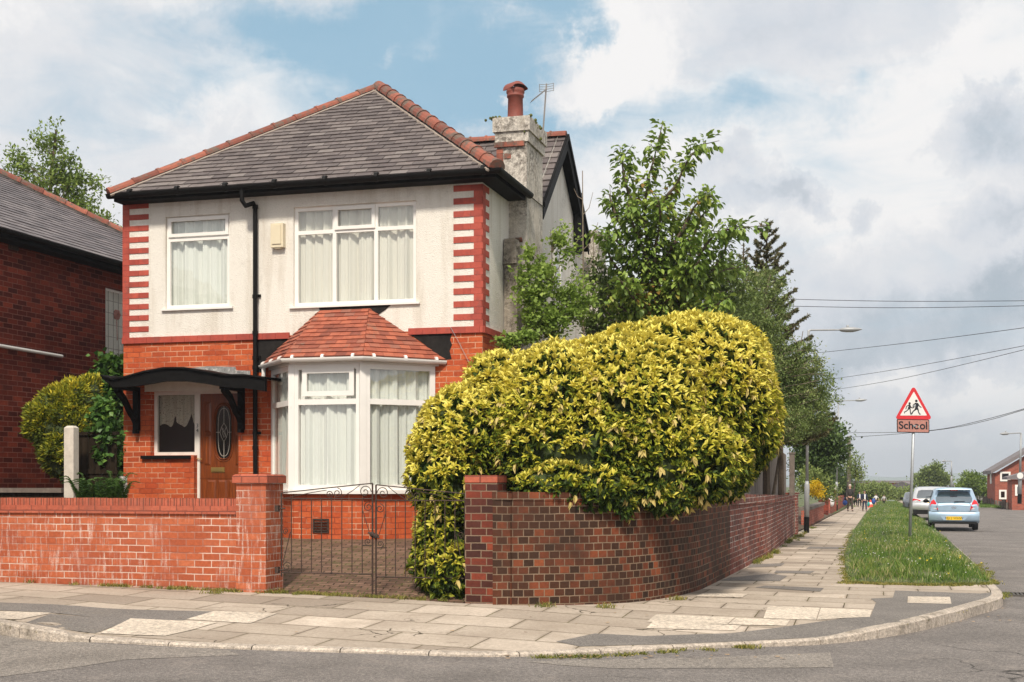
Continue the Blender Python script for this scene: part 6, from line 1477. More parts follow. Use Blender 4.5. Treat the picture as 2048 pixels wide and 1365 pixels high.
# height field clipped to the verge outline
nx = 46; ny = 110; X0, X1, Y0_, Y1_ = min(xs), max(xs), min(ys), max(ys)
ZC = {}
def zc_(i, j):
    if (i, j) not in ZC: x = X0 + (X1 - X0) * i / nx; y = Y0_ + (Y1_ - Y0_) * j / ny; ZC[i, j] = zverge(x, y) if inside(x, y) else zpav(x, y) - .05
    return ZC[i, j]
for i in range(nx):
    for j in range(ny):
        c = [(X0 + (X1 - X0) * a / nx, Y0_ + (Y1_ - Y0_) * b / ny) for a, b in ((i, j), (i + 1, j), (i + 1, j + 1), (i, j + 1))]
        ins = [inside(*q) for q in c]
        if False: ver.poly([Vector((x, y, zc_(a, b))) for (x, y), (a, b) in zip(c, ((i, j), (i + 1, j), (i + 1, j + 1), (i, j + 1)))])
sheet('verge_ground', M['field_ground'], [vp], zverge)
def blades(name, mat, P, h, hj, wd, lean, kind='stuff', rb=0, rs=1):
    n = len(P); hh = h * (.5 + hj * rng.random(n)); d = unit(n) * lean; d[:, 2] = 1; d /= np.linalg.norm(d, axis=1, keepdims=True); s = unit(n); s[:, 2] = 0; s /= np.linalg.norm(s, axis=1, keepdims=True) + 1e-9
    b = unit(n) * .5 * lean; b[:, 2] = -.1; w = (hh * 0 + wd)[:, None]; mid = P + d * (hh * .55)[:, None]; tip = P + (d + b) * hh[:, None]
    V = np.stack([P - s * w, P + s * w, mid + s * w * .8, mid - s * w * .8, tip], 1).reshape(-1, 3); i0 = (np.arange(n) * 5)[:, None]
    Fa = np.concatenate([i0 + np.array([[0, 1, 2]]), i0 + np.array([[0, 2, 3]]), i0 + np.array([[3, 2, 4]])], 1).reshape(-1, 3)
    q = .22 * nz3(P, 1.1, 4) + .16 * nz3(P, 3.3, 9); o = np_mesh(name, V, 3, Fa, np.repeat(np.clip(rb + rs * rng.random(n) + q, 0, 1), 3), M[mat]); meta(o, kind=kind); return o
pts = []; k = 0
while len(pts) < 34000:
    u = rng.random() ** 1.9; y = Y0_ + (Y1_ - Y0_) * u; x = X0 + (X1 - X0) * rng.random()
    if inside(x, y):
        d = edged(x, y)
        if rng.random() < .35 + d * 2: 
            i, j = (x - X0) / (X1 - X0) * nx, (y - Y0_) / (Y1_ - Y0_) * ny; i0, j0 = int(i), int(j)
            z = zverge(x, y) if d < .5 else zc_(i0, j0); pts.append((x, y, z, min(1, .35 + d * 1.6)))
pts = np.array(pts); sz = pts[:, 3] * (1 + .35 * nz3(pts[:, :3], 2.0))
gr_o = blades('verge_grass', 'grass_blade', pts[:, :3], .10 * sz, .9, .005, .55); 
# clumps of taller grass round the sign and along the kerb edge
cl_ = []
for _ in range(170):
    for q in range(40):
        x = X0 + (X1 - X0) * random.random(); y = Y0_ + (Y1_ - Y0_) * random.random() ** 2.2
        if inside(x, y) and edged(x, y) > .1: break
    m = 26; a = rng.normal(size=(m, 2)) * .06; cl_.append(np.column_stack([x + a[:, 0], y + a[:, 1], np.full(m, zverge(x, y))]))
blades('grass_tufts', 'grass_blade', np.concatenate(cl_), .17, 1.0, .005, .6, rb=.3, rs=.75)
fp = []; 
while len(fp) < 240:
    u = rng.random() ** 1.8; y = Y0_ + (Y1_ - Y0_) * u; x = X0 + (X1 - X0) * rng.random()
    if inside(x, y) and edged(x, y) > .12 and nz3(np.array([[x, y, 0]]), 1.6, 3)[0] > -.2: fp.append((x, y, zverge(x, y) + .06 + .06 * random.random()))
mb = MB()
for p in fp: mb.ball(p, .011, .011, .006, n=6, k=3)
meta(mb.build('daisies', M['petal_white']), kind='stuff')
mb = MB()
for p in fp[:26]: mb.ball((p[0] + .2, p[1] + .05, p[2] + .01), .017, .017, .01, n=6, k=3)
meta(mb.build('dandelions', M['petal_yellow']), kind='stuff')
# mossy rim of the verge and the weeds along walls and kerb
def along(pts, n, off=.03, jit=.04, gap=None, clus=26):
    out = []
    for _ in range(n):
        i = random.randrange(len(pts) - 1); f = random.random(); p = pts[i].lerp(pts[i + 1], f); 
        if gap and _ > 3 and nz3(np.array([[p.x, p.y, 0.]]), gap, 7)[0] < -.1 and random.random() < .85: continue
        c = p + Vector((random.gauss(0, jit), random.gauss(0, jit) - off, 0)); a = rng.normal(size=(clus, 2)) * .035
        out.append(np.column_stack([c.x + a[:, 0], c.y + a[:, 1], np.full(clus, zpav(c.x, c.y) if p.y > 0 else 0)]))
    return np.concatenate(out)
wl = [p for p in WS if p.y < 40]
fwl = [G.p(gx0 + (gx1 - gx0 + .5) * k / 60, -.02, 0) for k in range(61)]
blades('wall_weeds', 'weed_blade', along(fwl, 120, .04, .03, 2.2), .055, .9, .005, .9)
blades('gate_weeds', 'weed_blade', along([hitp(a, b) for a, b in ((565, 1188), (640, 1190), (760, 1196), (920, 1205))], 55, -.03, .06, 2.5), .05, .9, .005, 1.1)
swl = [hitp(a, b) for a, b in ((1500, 1133), (1520, 1120), (1545, 1108), (1570, 1090), (1600, 1072), (1625, 1056))]
blades('street_wall_weeds', 'weed_blade', along(swl, 80, .05, .07, 1.5), .10, .9, .006, .9, rb=-.1)
blades('kerb_weeds', 'weed_blade', np.concatenate([along([hit(a, b, .01) for a, b in q], m, .02, .03, 3.0) - np.array([0, 0, .04]) for q, m in (([(1050, 1312), (1200, 1309), (1400, 1297), (1500, 1292)], 60), ([(1790, 1262), (1860, 1248), (1930, 1228), (1985, 1212), (2010, 1196)], 130), ([(10, 1262), (90, 1275)], 26))]), .045, .9, .005, 1.1)
blades('verge_rim', 'weed_blade', np.concatenate([along([hitp(a, b) for a, b in VP[-5:] + VP[:1]], 260, -.02, .09), along([hitp(a, b) for a, b in VP[:5]], 100, 0, .05)]), .045, .9, .006, 1.2, rb=.0)
blades('foot_weeds', 'weed_blade', np.concatenate([np.array([tuple(hitp(a, b))]) + np.column_stack([rng.normal(size=(70, 2)) * .06, np.zeros(70)]) for a, b in ((1212, 1216), (1088, 1214), (560, 1186), (430, 1187), (1820, 1105), (1355, 1200))]), .07, .9, .005, .8)
mb = MB()
for _ in range(300):
    q = random.random(); y = None
    if q < .5: p = G.p(random.uniform(gx2, pl_), random.uniform(-.15, 2.6), 0); z = .165 + .56 * max(0, (p - G.p(0, 0, 0)).dot(Vector((H.ey.x, H.ey.y, 0))) / 3.3) + .012; p.z = z
    elif q < .8: p = hitp(random.uniform(1400, 1990), random.uniform(1165, 1180) if random.random() < .4 else random.uniform(1190, 1205), .012) if random.random() < .3 else hit(random.uniform(1780, 2020), random.uniform(1215, 1245), .006)
    else: p = hitp(random.uniform(300, 1500), random.uniform(1212, 1270), .012) if random.random() < .4 else hit(random.uniform(900, 1700), random.uniform(1309, 1318) , .006)
    a = random.random() * 6.28; r = random.uniform(.012, .03); mb.poly([p + Vector((r * math.cos(a + t), r * math.sin(a + t) * .6, .004 * (t % 2))) for t in (0, 1.2, 3.0, 4.4)])
meta(mb.build('fallen_leaves', M['dead_leaf']), kind='stuff')

# ------------------------------------------------------------------ school sign
p0 = hitp(1819, 1092); Ys = p0.y; t = thing('school_sign', 'red bordered triangular children warning sign above a faded School plate on a leaning grey pole', 'sign', tuple(p0))
top = at(1829, 800, Ys); mb = MB(); mb.tube([p0, top], .038, 14); mb.build('pole', M['galvanised'], t, smooth=True)
fs = Ys - .06; C0 = at(1826.5, 808, fs); ux_ = Vector((math.cos(R(-2)), .0, math.sin(R(-1)))).normalized(); uz_ = Vector((-.018, 0, 1)).normalized(); un = uz_.cross(ux_)   # away from viewer
sc = fs / F
def S2(x, y, d=0): return C0 + ux_ * (x - 1826.5) * sc + uz_ * (808 - y) * sc + un * d
def rtri(ap, bl_, br_, r, n=6):
    P3 = [Vector((*p, 0)) for p in (ap, br_, bl_)]; out = []
    for i in range(3):
        p, a, b = P3[i], P3[i - 1], P3[(i + 1) % 3]; d1 = (a - p).normalized(); d2 = (b - p).normalized(); bis = (d1 + d2).normalized(); ang = math.acos(max(-1, min(1, d1.dot(d2)))) / 2; c = p + bis * (r / math.sin(ang)); s1 = p + d1 * (r / math.tan(ang)); s2 = p + d2 * (r / math.tan(ang))
        for k in range(n + 1):
            v = (s1 - c).lerp(s2 - c, k / n).normalized() * r; out.append((c.x + v.x, c.y + v.y))
    return out
def plate(mb, P, d0, d1, m=0):
    f = [S2(x, y, d0) for x, y in P]; b = [S2(x, y, d1) for x, y in P]; mb.poly(f, m=m); mb.poly(b[::-1], m=m)
    for k in range(len(P)): mb.poly([f[k], f[(k + 1) % len(P)], b[(k + 1) % len(P)], b[k]], m=m)
mb = MB(); plate(mb, rtri((1828, 771), (1789, 840), (1864, 839), 4.2), 0, .012); tp_ = mb.build('triangle_plate', M['sign_red'], t)
mb = MB(); plate(mb, rtri((1828, 783.5), (1799.5, 832), (1853.5, 831), .6, 2), -.004, -.0005); mb.build('white_field', M['sign_white'], tp_)
def q(x, y): return 1770 + x / 9.75, 760 + y / 9.75
mb = MB()
def bl_(pts): plate(mb, [q(*p) for p in pts], -.0065, -.0045)
def stroke(pts, w):
    for (a, b), (c, d), in zip(pts[:-1], pts[1:]):
        L = math.hypot(c - a, d - b); nx_, ny_ = -(d - b) / L, (c - a) / L; bl_([(a + nx_ * w / 2, b + ny_ * w / 2), (c + nx_ * w / 2, d + ny_ * w / 2), (c - nx_ * w / 2, d - ny_ * w / 2), (a - nx_ * w / 2, b - ny_ * w / 2)])
def disc(x, y, r): bl_([(x + r * math.cos(k * .5236), y + r * math.sin(k * .5236)) for k in range(12)])
disc(610, 412, 26); disc(479, 460, 22)
bl_([(588, 450), (640, 450), (652, 500), (640, 540), (660, 600), (620, 584), (570, 585), (596, 520)]); stroke([(600, 455), (552, 490), (545, 545)], 20); stroke([(545, 490), (555, 545), (520, 552), (495, 520)], 16)
stroke([(640, 462), (665, 510), (708, 540)], 18); stroke([(600, 575), (545, 615), (520, 660)], 22); bl_([(510, 650), (532, 655), (528, 672), (508, 670)]); stroke([(640, 585), (650, 630), (672, 672)], 20); bl_([(660, 664), (698, 660), (696, 672), (664, 680)])
bl_([(462, 482), (496, 486), (500, 530), (492, 575), (450, 580), (440, 560), (456, 520)]); stroke([(470, 490), (420, 520), (402, 578)], 16); stroke([(485, 565), (490, 625), (500, 670)], 20); bl_([(488, 664), (520, 668), (516, 682), (492, 682)]); stroke([(460, 570), (420, 610), (372, 636)], 18); bl_([(362, 622), (378, 632), (382, 662), (372, 660)]); stroke([(492, 520), (515, 552)], 14)
mb.build('children_symbol', M['sign_black'], tp_)
def rrect(x0, y0, x1, y1, r):
    o = []
    for cx_, cy_, a0 in ((x1 - r, y0 + r, -90), (x1 - r, y1 - r, 0), (x0 + r, y1 - r, 90), (x0 + r, y0 + r, 180)):
        for k in range(5): a = R(a0 + 22.5 * k); o.append((cx_ + r * math.cos(a), cy_ + r * math.sin(a)))
    return o
mb = MB(); plate(mb, rrect(1793, 839, 1858, 866, 2.6), 0, .012); pp = mb.build('school_plate', M['sign_black'], t)
mb = MB(); plate(mb, rrect(1794.6, 840.6, 1856.4, 864.4, 1.6), -.0035, -.0005); mb.build('faded_face', M['faded_plate'], pp)
text_mesh('lettering', 'School', 16.5 * sc * 1.3, M['sign_black'], pp, S2(1825.5, 852, -.006), ux_, uz_, .001, bold=.02)
mb = MB()
for k in range(1):
    a = 1836; plate(mb, [(a, 850 + random.random() * 4), (a + random.uniform(.6, 2), 850), (a + 1.5, 855 + random.random() * 3), (a - .3, 856)], -.009, -.0085)
mb.build('peeled_patch', M['bright_concrete'], pp)
for y in (812, 852):
    mb = MB(); b0 = S2(1829 - (y - 800) * .02, y, .02); mb.tube([b0 + un * .0 - uz_ * .02, b0 + uz_ * .02], .046, 10); mb.build('clamp', M['galvanised'], t)
# ------------------------------------------------------------------ lamp posts
def lamp(basepx, toppx, headpx, label, r=.05, boxh=1.5, group='grey street lamp posts'):
    if len(basepx) == 3: b = at(*basepx)
    else: b = hitp(*basepx)
    t = thing('street_lamp', label, 'street lamp', tuple(b), group); tp = at(toppx[0], toppx[1], b.y); hd = at(headpx[0], headpx[1], b.y - .25)
    mb = MB(); d = (tp - b); mb.tube([b, b + d.normalized() * boxh * .33], r * 1.75, 12); mb.build('base', M['black_plastic'], t)
    mb = MB(); q1 = b + d.normalized() * boxh * .33; q2 = b + d.normalized() * boxh; mb.tube([q1, q2, q2 + d.normalized() * .12], [r * 1.6, r * 1.6, r], 12); mb.tube([q2 + d.normalized() * .12, tp], [r, r * .78], 12); mb.build('column', M['lamp_grey'], t, smooth=True)
    mb = MB(); e = tp.lerp(hd, .62); mb.tube([tp - Vector((0, 0, .12)), tp, tp.lerp(e, .08) + Vector((0, 0, .02)), e], [r * .8, r * .75, r * .55, r * .5], 8); mb.build('arm', M['lamp_grey'], t)
    mb = MB(); a = (hd - tp); a.normalize(); s_ = a.cross(Vector((0, 0, 1))).normalized(); L = (hd - e).length; rows = []
    for f, w, h1, h0 in ((-.1, .05, .03, -.03), (0, .09, .06, -.06), (.25, .13, .085, -.08), (.55, .13, .075, -.085), (.8, .10, .05, -.05), (1.0, .03, .015, -.015)):
        c = e + a * L * f; rows.append([c + s_ * w * math.cos(k * .6283) + Vector((0, 0, (h1 if math.sin(k * .6283) > 0 else -h0) * math.sin(k * .6283))) for k in range(10)])
    mb.grid(rows, close=True); mb.poly(rows[0]); mb.poly(rows[-1]); c = e + a * L * .3; mb.tube([c + Vector((0, 0, .05)), c + Vector((0, 0, .14))], .04, 8); mb.build('lamp_head', M['lamp_grey'], t, smooth=True); return t
lamp((1613, 1066), (1617, 662), (1724, 659), 'nearest tall grey street lamp, standing beside the squat brick pier')
lamp((1672, 1022), (1677, 803), (1734, 800), 'second grey street lamp, by the capped brick piers', r=.055)
lamp((2039, 1008, 62), (2042, 867), (2000, 868), 'grey street lamp with a small round plate, before the right hand red house', r=.06)
lamp((1903, 990, 105), (1903, 923), (1884, 923), 'thin distant street lamp behind the blue hatchback', r=.06)
mb = MB(); q0 = at(2040.5, 952, 61.8); mb.tube([q0, q0 + Vector((0, .03, 0))], .16, 16); rp = mb.build('round_plate', M['sign_white']); meta(rp, 'small round white plate fixed to the right hand lamp post', 'sign')
mb = MB(); b = at(1698, 1005, 75); mb.tube([b, at(1698, 873, 75)], [.14, .11], 10); meta(mb.build('telegraph_pole', M['old_wood'], smooth=True), 'brown wooden telegraph pole beyond the dark suited man', 'telegraph pole')
# wires
def wire(P, Ya, Yb, label, r=.012):
    pts = [at(a, b, Ya + (Yb - Ya) * k / (len(P) - 1)) for k, (a, b) in enumerate(P)]; mb = MB(); mb.tube(catmull(pts, 6), r, 4); o = mb.build('overhead_cable', M['cable']); meta(o, label, 'cable', 'thin overhead cables crossing the sky')
wire([(1450, 594), (1590, 599), (1800, 603), (2048, 602), (2260, 599)], 38, 36, 'uppermost thin cable across the sky, starting by the spruce', .009)
wire([(1450, 610), (1590, 613), (1800, 616), (2048, 612), (2260, 604)], 38, 36, 'second thin cable from the top, just under the uppermost one', .009)
wire([(1600, 710), (1800, 688), (2048, 656), (2260, 624)], 60, 30, 'third cable, rising to the right above the two close together', .011)
wire([(1640, 762), (1800, 738), (2048, 692), (2260, 648)], 70, 32, 'upper of the two close cables that rise to the right', .011)
wire([(1655, 782), (1800, 758), (2048, 700), (2260, 642)], 70, 32, 'lower of the two close cables that rise to the right', .011)
wire([(1690, 866), (1800, 865), (1880, 859), (1960, 842), (2048, 818), (2200, 770)], 75, 40, 'upper low cable passing behind the School plate', .013)
wire([(1699, 875), (1800, 868), (1900, 857), (1980, 840), (2048, 820), (2200, 776)], 75, 40, 'lower low cable running from the telegraph pole behind the sign', .013)

# ------------------------------------------------------------------ cars
def car(name, label, loc, yaw, Lc, Wc, Hc, paintm, prof, rear=True, suv=False):
    """prof: stations (y from the tail, belt half width, roof half width, belt z, roof z, sill z)"""
    t = thing(name, label, 'car', (0, 0, 0)); T = lambda x, y, z: Vector((loc.x + x * math.cos(yaw) + y * math.sin(yaw), loc.y - x * math.sin(yaw) + y * math.cos(yaw), loc.z + z)); t.location = loc
    def sect(s):
        y, wb, wr, zb_, zr_2, zs = s; wl = wb * .955
        h = [(wl * .90, zs), (wl, zs + .05), (wb * 1.0, zs + (zb_ - zs) * .45), (wb * .985, zs + (zb_ - zs) * .8), (wb * .955, zb_), (wb * .955 + (wr - wb * .955) * .5, zb_ + (zr_2 - zb_) * .52), (wr + .01, zr_2 - (zr_2 - zb_) * .10), (wr * .82, zr_2 - .012), (wr * .4, zr_2 + .004)]
        return [T(x, y, z) for x, z in h] + [T(0, y, zr_2 + .008)] + [T(-x, y, z) for x, z in reversed(h)]
    mb = MB(); rows = [sect(s) for s in prof]; mb.grid(rows); mb.poly(rows[0]); mb.poly(rows[-1][::-1]); mb.poly([T(-Wc * .42, .1, prof[1][5]), T(Wc * .42, .1, prof[1][5]), T(Wc * .42, Lc - .1, prof[1][5]), T(-Wc * .42, Lc - .1, prof[1][5])])
    body = mb.build('body', M[paintm], t, smooth=True)
    for p_ in body.data.polygons: p_.use_smooth = True
    return t, T
def wheelset(t, T, W_, ys, r, wd=.19):
    for y in ys:
        for s in (-1, 1):
            mb = MB(); x0, x1 = s * (W_ / 2 - wd - .02), s * (W_ / 2 - .02); n = 22
            rows = [[T(x, y + rr * math.cos(2 * math.pi * k / n), r + rr * math.sin(2 * math.pi * k / n)) for k in range(n)] for x, rr in ((x0, r * .6), (x0, r * .93), (x0 + s * .03, r), (x1 - s * .03, r), (x1, r * .93), (x1, r * .62))]; mb.grid(rows, close=True); mb.poly(rows[0]); mb.poly(rows[-1]); w = mb.build('wheel', M['tyre'], t, smooth=False)
            mb = MB(); a = x1 + s * .004
            for k in range(5):
                an = k * 1.2566; mb.poly([T(a, y + r * .6 * math.cos(an + o_), r + r * .6 * math.sin(an + o_)) if q2 else T(a, y + .05 * math.cos(an + o_ * 4), r + .05 * math.sin(an + o_ * 4)) for q2, o_ in ((0, -.2), (1, -.28), (1, .28), (0, .2))])
            mb.build('rim', M['alloy'], w)
rng = np.random.default_rng(3)
# blue hatchback, seen from behind
bpos = hit(1906, 1063, .0); Yc = bpos.y; ppm = F / Yc; hw = 97 / ppm / 2 * .98; Hh = 85.5 / ppm; print('car', Yc, hw * 2, Hh)
yw = B_ + R(1.0)
loc = Vector(((1908 - PX0) / F * Yc, Yc, CAMZ + (PY0 - 1061.5) / F * Yc)); k_h = Hh / 1.49
LB = 3.94
pr = [(0.0, hw * .93, hw * .66, .86, .88, .34), (.04, hw * .96, hw * .72, .90, .94, .28), (.14, hw * .985, hw * .74, .95, 1.08, .26), (.36, hw, hw * .745, .97, 1.34, .26), (.55, hw, hw * .75, .97, 1.44, .26), (.95, hw, hw * .755, .96, 1.485, .24), (1.7, hw, hw * .76, .93, 1.49, .2), (2.2, hw, hw * .74, .91, 1.45, .2), (2.9, hw * .99, hw * .66, .90, 1.10, .2), (3.25, hw * .97, hw * .64, .86, .92, .22), (3.75, hw * .90, hw * .6, .70, .74, .26), (3.94, hw * .75, hw * .5, .58, .60, .34)]
pr = [(a, b, c, d * k_h, e * k_h, f * k_h) for a, b, c, d, e, f in pr]
t, T = car('blue_hatchback', 'pale blue hatchback parked at the kerb, nearest of the parked cars', loc, yw, LB, hw * 2, Hh, 'ice_blue_paint', pr)
wheelset(t, T, hw * 2, (.62, 3.15), .30 * k_h)
K = lambda x, z, y: T(x * hw, y, z * k_h)
def panel(mb, P, th=.006, y_of=None):
    """P list of (x frac, z m, y) seen from behind"""
    f = [K(x, z, y) for x, z, y in P]; mb.poly(f); g = [K(x, z, y + .05) for x, z, y in P]
    for k in range(len(P)): mb.poly([f[k], f[(k + 1) % len(P)], g[(k + 1) % len(P)], g[k]])
mb = MB(); panel(mb, [(-.62, .985, .03), (.62, .985, .03), (.71, 1.03, .045), (.72, 1.14, .12), (.60, 1.335, .305), (.45, 1.35, .31), (-.45, 1.35, .31), (-.60, 1.335, .305), (-.72, 1.14, .12), (-.71, 1.03, .045)]); rw = mb.build('rear_window', M['car_glass'], t)
mb = MB(); mb.tube([K(.0, .99, .0), K(.05, 1.01, .0), K(.42, 1.02, .03)], .012, 6); mb.build('wiper', M['black_plastic'], t)
mb = MB(); 
rows = [[K(x, 1.43 - .02 * abs(x) ** 2, .14 - .02), K(x, 1.46 - .05 * abs(x) ** 2, .13), K(x, 1.495 - .06 * abs(x) ** 2, .2), K(x, 1.50 - .06 * abs(x) ** 2, .5)] for x in (-.70, -.55, -.3, 0, .3, .55, .70)]; mb.grid(rows)
rows = [[K(x, 1.43 - .02 * abs(x) ** 2, .12), K(x, 1.36, .33)] for x in (-.66, -.3, 0, .3, .66)]; mb.grid(rows); mb.build('roof_spoiler', M['ice_blue_paint'], t, smooth=True)
mb = MB(); panel(mb, [(-.14, 1.395, .105), (.14, 1.395, .105), (.14, 1.43, .10), (-.14, 1.43, .10)]); mb.build('brake_light', M['reflector'], t)
for s in (-1, 1):
    mb = MB(); P = [(s * .63, .72, -.012), (s * .92, .76, .02), (s * .955, .90, .06), (s * .90, 1.02, .08), (s * .80, 1.08, .09), (s * .72, .98, .03), (s * .66, .84, -.01)]; panel(mb, P if s > 0 else P[::-1]); tl_ = mb.build('tail_light', M['tail_lamp'], t)
    mb = MB(); P = [(s * .68, .735, -.016), (s * .82, .757, .0), (s * .80, .785, .0), (s * .69, .77, -.016)]; panel(mb, P if s > 0 else P[::-1]); mb.build('clear_lens', M['tail_lamp_clear'], tl_)
    mb = MB(); P = [(s * .66, .555, -.088), (s * .93, .575, -.03), (s * .93, .595, -.03), (s * .66, .575, -.088)]; panel(mb, P if s > 0 else P[::-1]); mb.build('reflector', M['reflector'], t)
mb = MB()   # bumper
rows = []
for x in (-1.0, -.97, -.85, -.6, -.2, .2, .6, .85, .97, 1.0):
    q = (1 - abs(x) ** 4); rows.append([K(x, .66, .02 - .09 * q), K(x, .62, -.02 - .09 * q), K(x, .50, -.02 - .10 * q), K(x, .38, 0 - .10 * q), K(x, .30, .05 - .10 * q), K(x, .26, .20)])
mb.grid(rows); bm = mb.build('bumper', M['ice_blue_paint'], t, smooth=True)
mb = MB(); panel(mb, [(-.42, .36, -.118), (.42, .36, -.118), (.55, .50, -.116), (-.55, .50, -.116)]); mb.build('plate_recess', M['ice_blue_paint'], bm)
mb = MB(); panel(mb, [(-.86, .23, -.06), (.86, .23, -.06), (.90, .305, -.075), (-.90, .305, -.075)]); mb.build('lower_valance', M['underbody'], bm)
mb = MB(); panel(mb, [(-.31, .37, -.124), (.31, .37, -.124), (.31, .49, -.124), (-.31, .49, -.124)]); npl = mb.build('number_plate', M['plate_yellow'], t)
text_mesh('registration', 'MJ12 WHW', .115 * k_h, M['sign_black'], npl, K(0, .428, -.128), (T(1, 0, 0) - T(0, 0, 0)), (0, 0, 1), .001)
mb = MB(); cc = K(0, .80, -.006); mb.tube([cc + Vector((.075 * math.cos(a_ * .5236) * math.cos(yw), -.075 * math.cos(a_ * .5236) * math.sin(yw), .04 * math.sin(a_ * .5236))) for a_ in range(13)], .009, 5); mb.tube([K(-.05, .77, -.01), K(-.025, .83, -.01)], .008, 4); mb.tube([K(.025, .77, -.01), K(.05, .83, -.01)], .008, 4); mb.tube([K(-.035, .80, -.01), K(.035, .80, -.01)], .008, 4); mb.build('badge', M['chrome'], t)
for s in (-1, 1):
    mb = MB(); c = K(s * 1.08, .99, 2.35); mb.ball(c, .11, .07, .08, n=10, k=7); mb.tube([K(s * .93, .95, 2.35), c], .025, 6); mb.build('door_mirror', M['black_plastic'], t, smooth=True)
    for ya, yb in ((.62, 1.35), (1.42, 2.35)):
        mb = MB(); o_ = .012; P = [(s * .962, .975, ya), (s * .962, .955, yb), (s * .80, 1.36, yb - .12), (s * .795, 1.37, ya + .06)]; mb.poly([K(x + s * o_, z, y) for x, z, y in P]); mb.build('side_window', M['tinted_glass'], t)
mb = MB(); mb.tube([K(0, 1.49, .55), K(0, 1.68, .42)], .006, 4); mb.build('antenna', M['black_plastic'], t)
mb = MB()
for P in ([(-.62, .985, .012), (-.70, .80, -.005), (-.66, .70, -.02), (-.60, .672, -.085), (.60, .672, -.085), (.66, .70, -.02), (.70, .80, -.005), (.62, .985, .012)], [(-1.0, .64, .02), (-.85, .655, -.04), (-.6, .665, -.078)], [(1.0, .64, .02), (.85, .655, -.04), (.6, .665, -.078)]): mb.tube([K(*q_) for q_ in P], .006, 4)
mb.build('panel_gap', M['black_plastic'], t)
# silver estate car ahead
p1 = hit(1872, 1041, 0); Y1 = p1.y; ppm = F / Y1; hw2 = .93
loc1 = Vector((((1825 + 3) - PX0) / F * Y1 + hw2, Y1, CAMZ + (PY0 - 1042) / F * Y1)); Hs = (1042 - 974) / ppm; print('suv', Y1, Hs)
loc1.x = (1826 - PX0) / F * Y1 + hw2 * .96; kz = Hs / 1.72
pr = [(0, hw2 * .93, hw2 * .70, .98, 1.02, .40), (.06, hw2 * .97, hw2 * .78, 1.02, 1.10, .34), (.2, hw2, hw2 * .80, 1.10, 1.45, .30), (.34, hw2, hw2 * .80, 1.12, 1.64, .30), (.7, hw2, hw2 * .80, 1.12, 1.70, .30), (1.8, hw2, hw2 * .81, 1.08, 1.72, .28), (2.6, hw2, hw2 * .78, 1.05, 1.62, .28), (3.4, hw2 * .99, hw2 * .7, 1.03, 1.12, .28), (4.4, hw2 * .92, hw2 * .6, .90, .95, .34), (4.75, hw2 * .75, hw2 * .5, .7, .72, .42)]
pr = [(a, b, c, d * kz, e * kz, f * kz) for a, b, c, d, e, f in pr]
t, T = car('silver_estate', 'silver tall estate car parked just beyond the blue hatchback', loc1, yw, 4.75, hw2 * 2, Hs, 'silver_paint', pr); wheelset(t, T, hw2 * 2, (.85, 3.75), .36 * kz, .24)
K = lambda x, z, y: T(x * hw2, y, z * kz)
mb = MB(); panel(mb, [(-.66, 1.18, .02), (.66, 1.18, .02), (.74, 1.24, .05), (.66, 1.52, .20), (.5, 1.56, .215), (-.5, 1.56, .215), (-.66, 1.52, .20), (-.74, 1.24, .05)]); mb.build('rear_window', M['tinted_glass'], t)
for s in (-1, 1):
    mb = MB(); P = [(s * .55, .99, -.012), (s * .95, .97, .05), (s * .97, 1.08, .08), (s * .88, 1.12, .04), (s * .58, 1.06, -.0)]; panel(mb, P if s > 0 else P[::-1]); mb.build('tail_light', M['tail_lamp'], t)
    mb = MB(); mb.tube([K(s * .74, 1.72, .5), K(s * .76, 1.77, .7), K(s * .76, 1.77, 2.2), K(s * .73, 1.72, 2.4)], .018, 5); mb.build('roof_rail', M['chrome'], t)
mb = MB(); rows = [[K(x, .90, -.0 - .08 * (1 - abs(x) ** 4)), K(x, .80, -.03 - .09 * (1 - abs(x) ** 4)), K(x, .55, -.02 - .10 * (1 - abs(x) ** 4)), K(x, .50, .1)] for x in (-1, -.95, -.8, -.4, 0, .4, .8, .95, 1)]; mb.grid(rows); mb.build('bumper', M['silver_paint'], t, smooth=True)
mb = MB(); panel(mb, [(-.9, .33, -.04), (.9, .33, -.04), (.92, .56, -.09), (-.92, .56, -.09)]); mb.build('lower_valance', M['underbody'], t)
mb = MB(); panel(mb, [(-.28, .86, -.04), (.28, .86, -.04), (.28, .95, -.03), (-.28, .95, -.03)]); mb.build('number_plate', M['plate_yellow'], t)
mb = MB(); mb.tube([K(-.3, 1.20, .0), K(0, 1.23, .0), K(.35, 1.25, .03)], .012, 5); mb.build('wiper', M['black_plastic'], t)
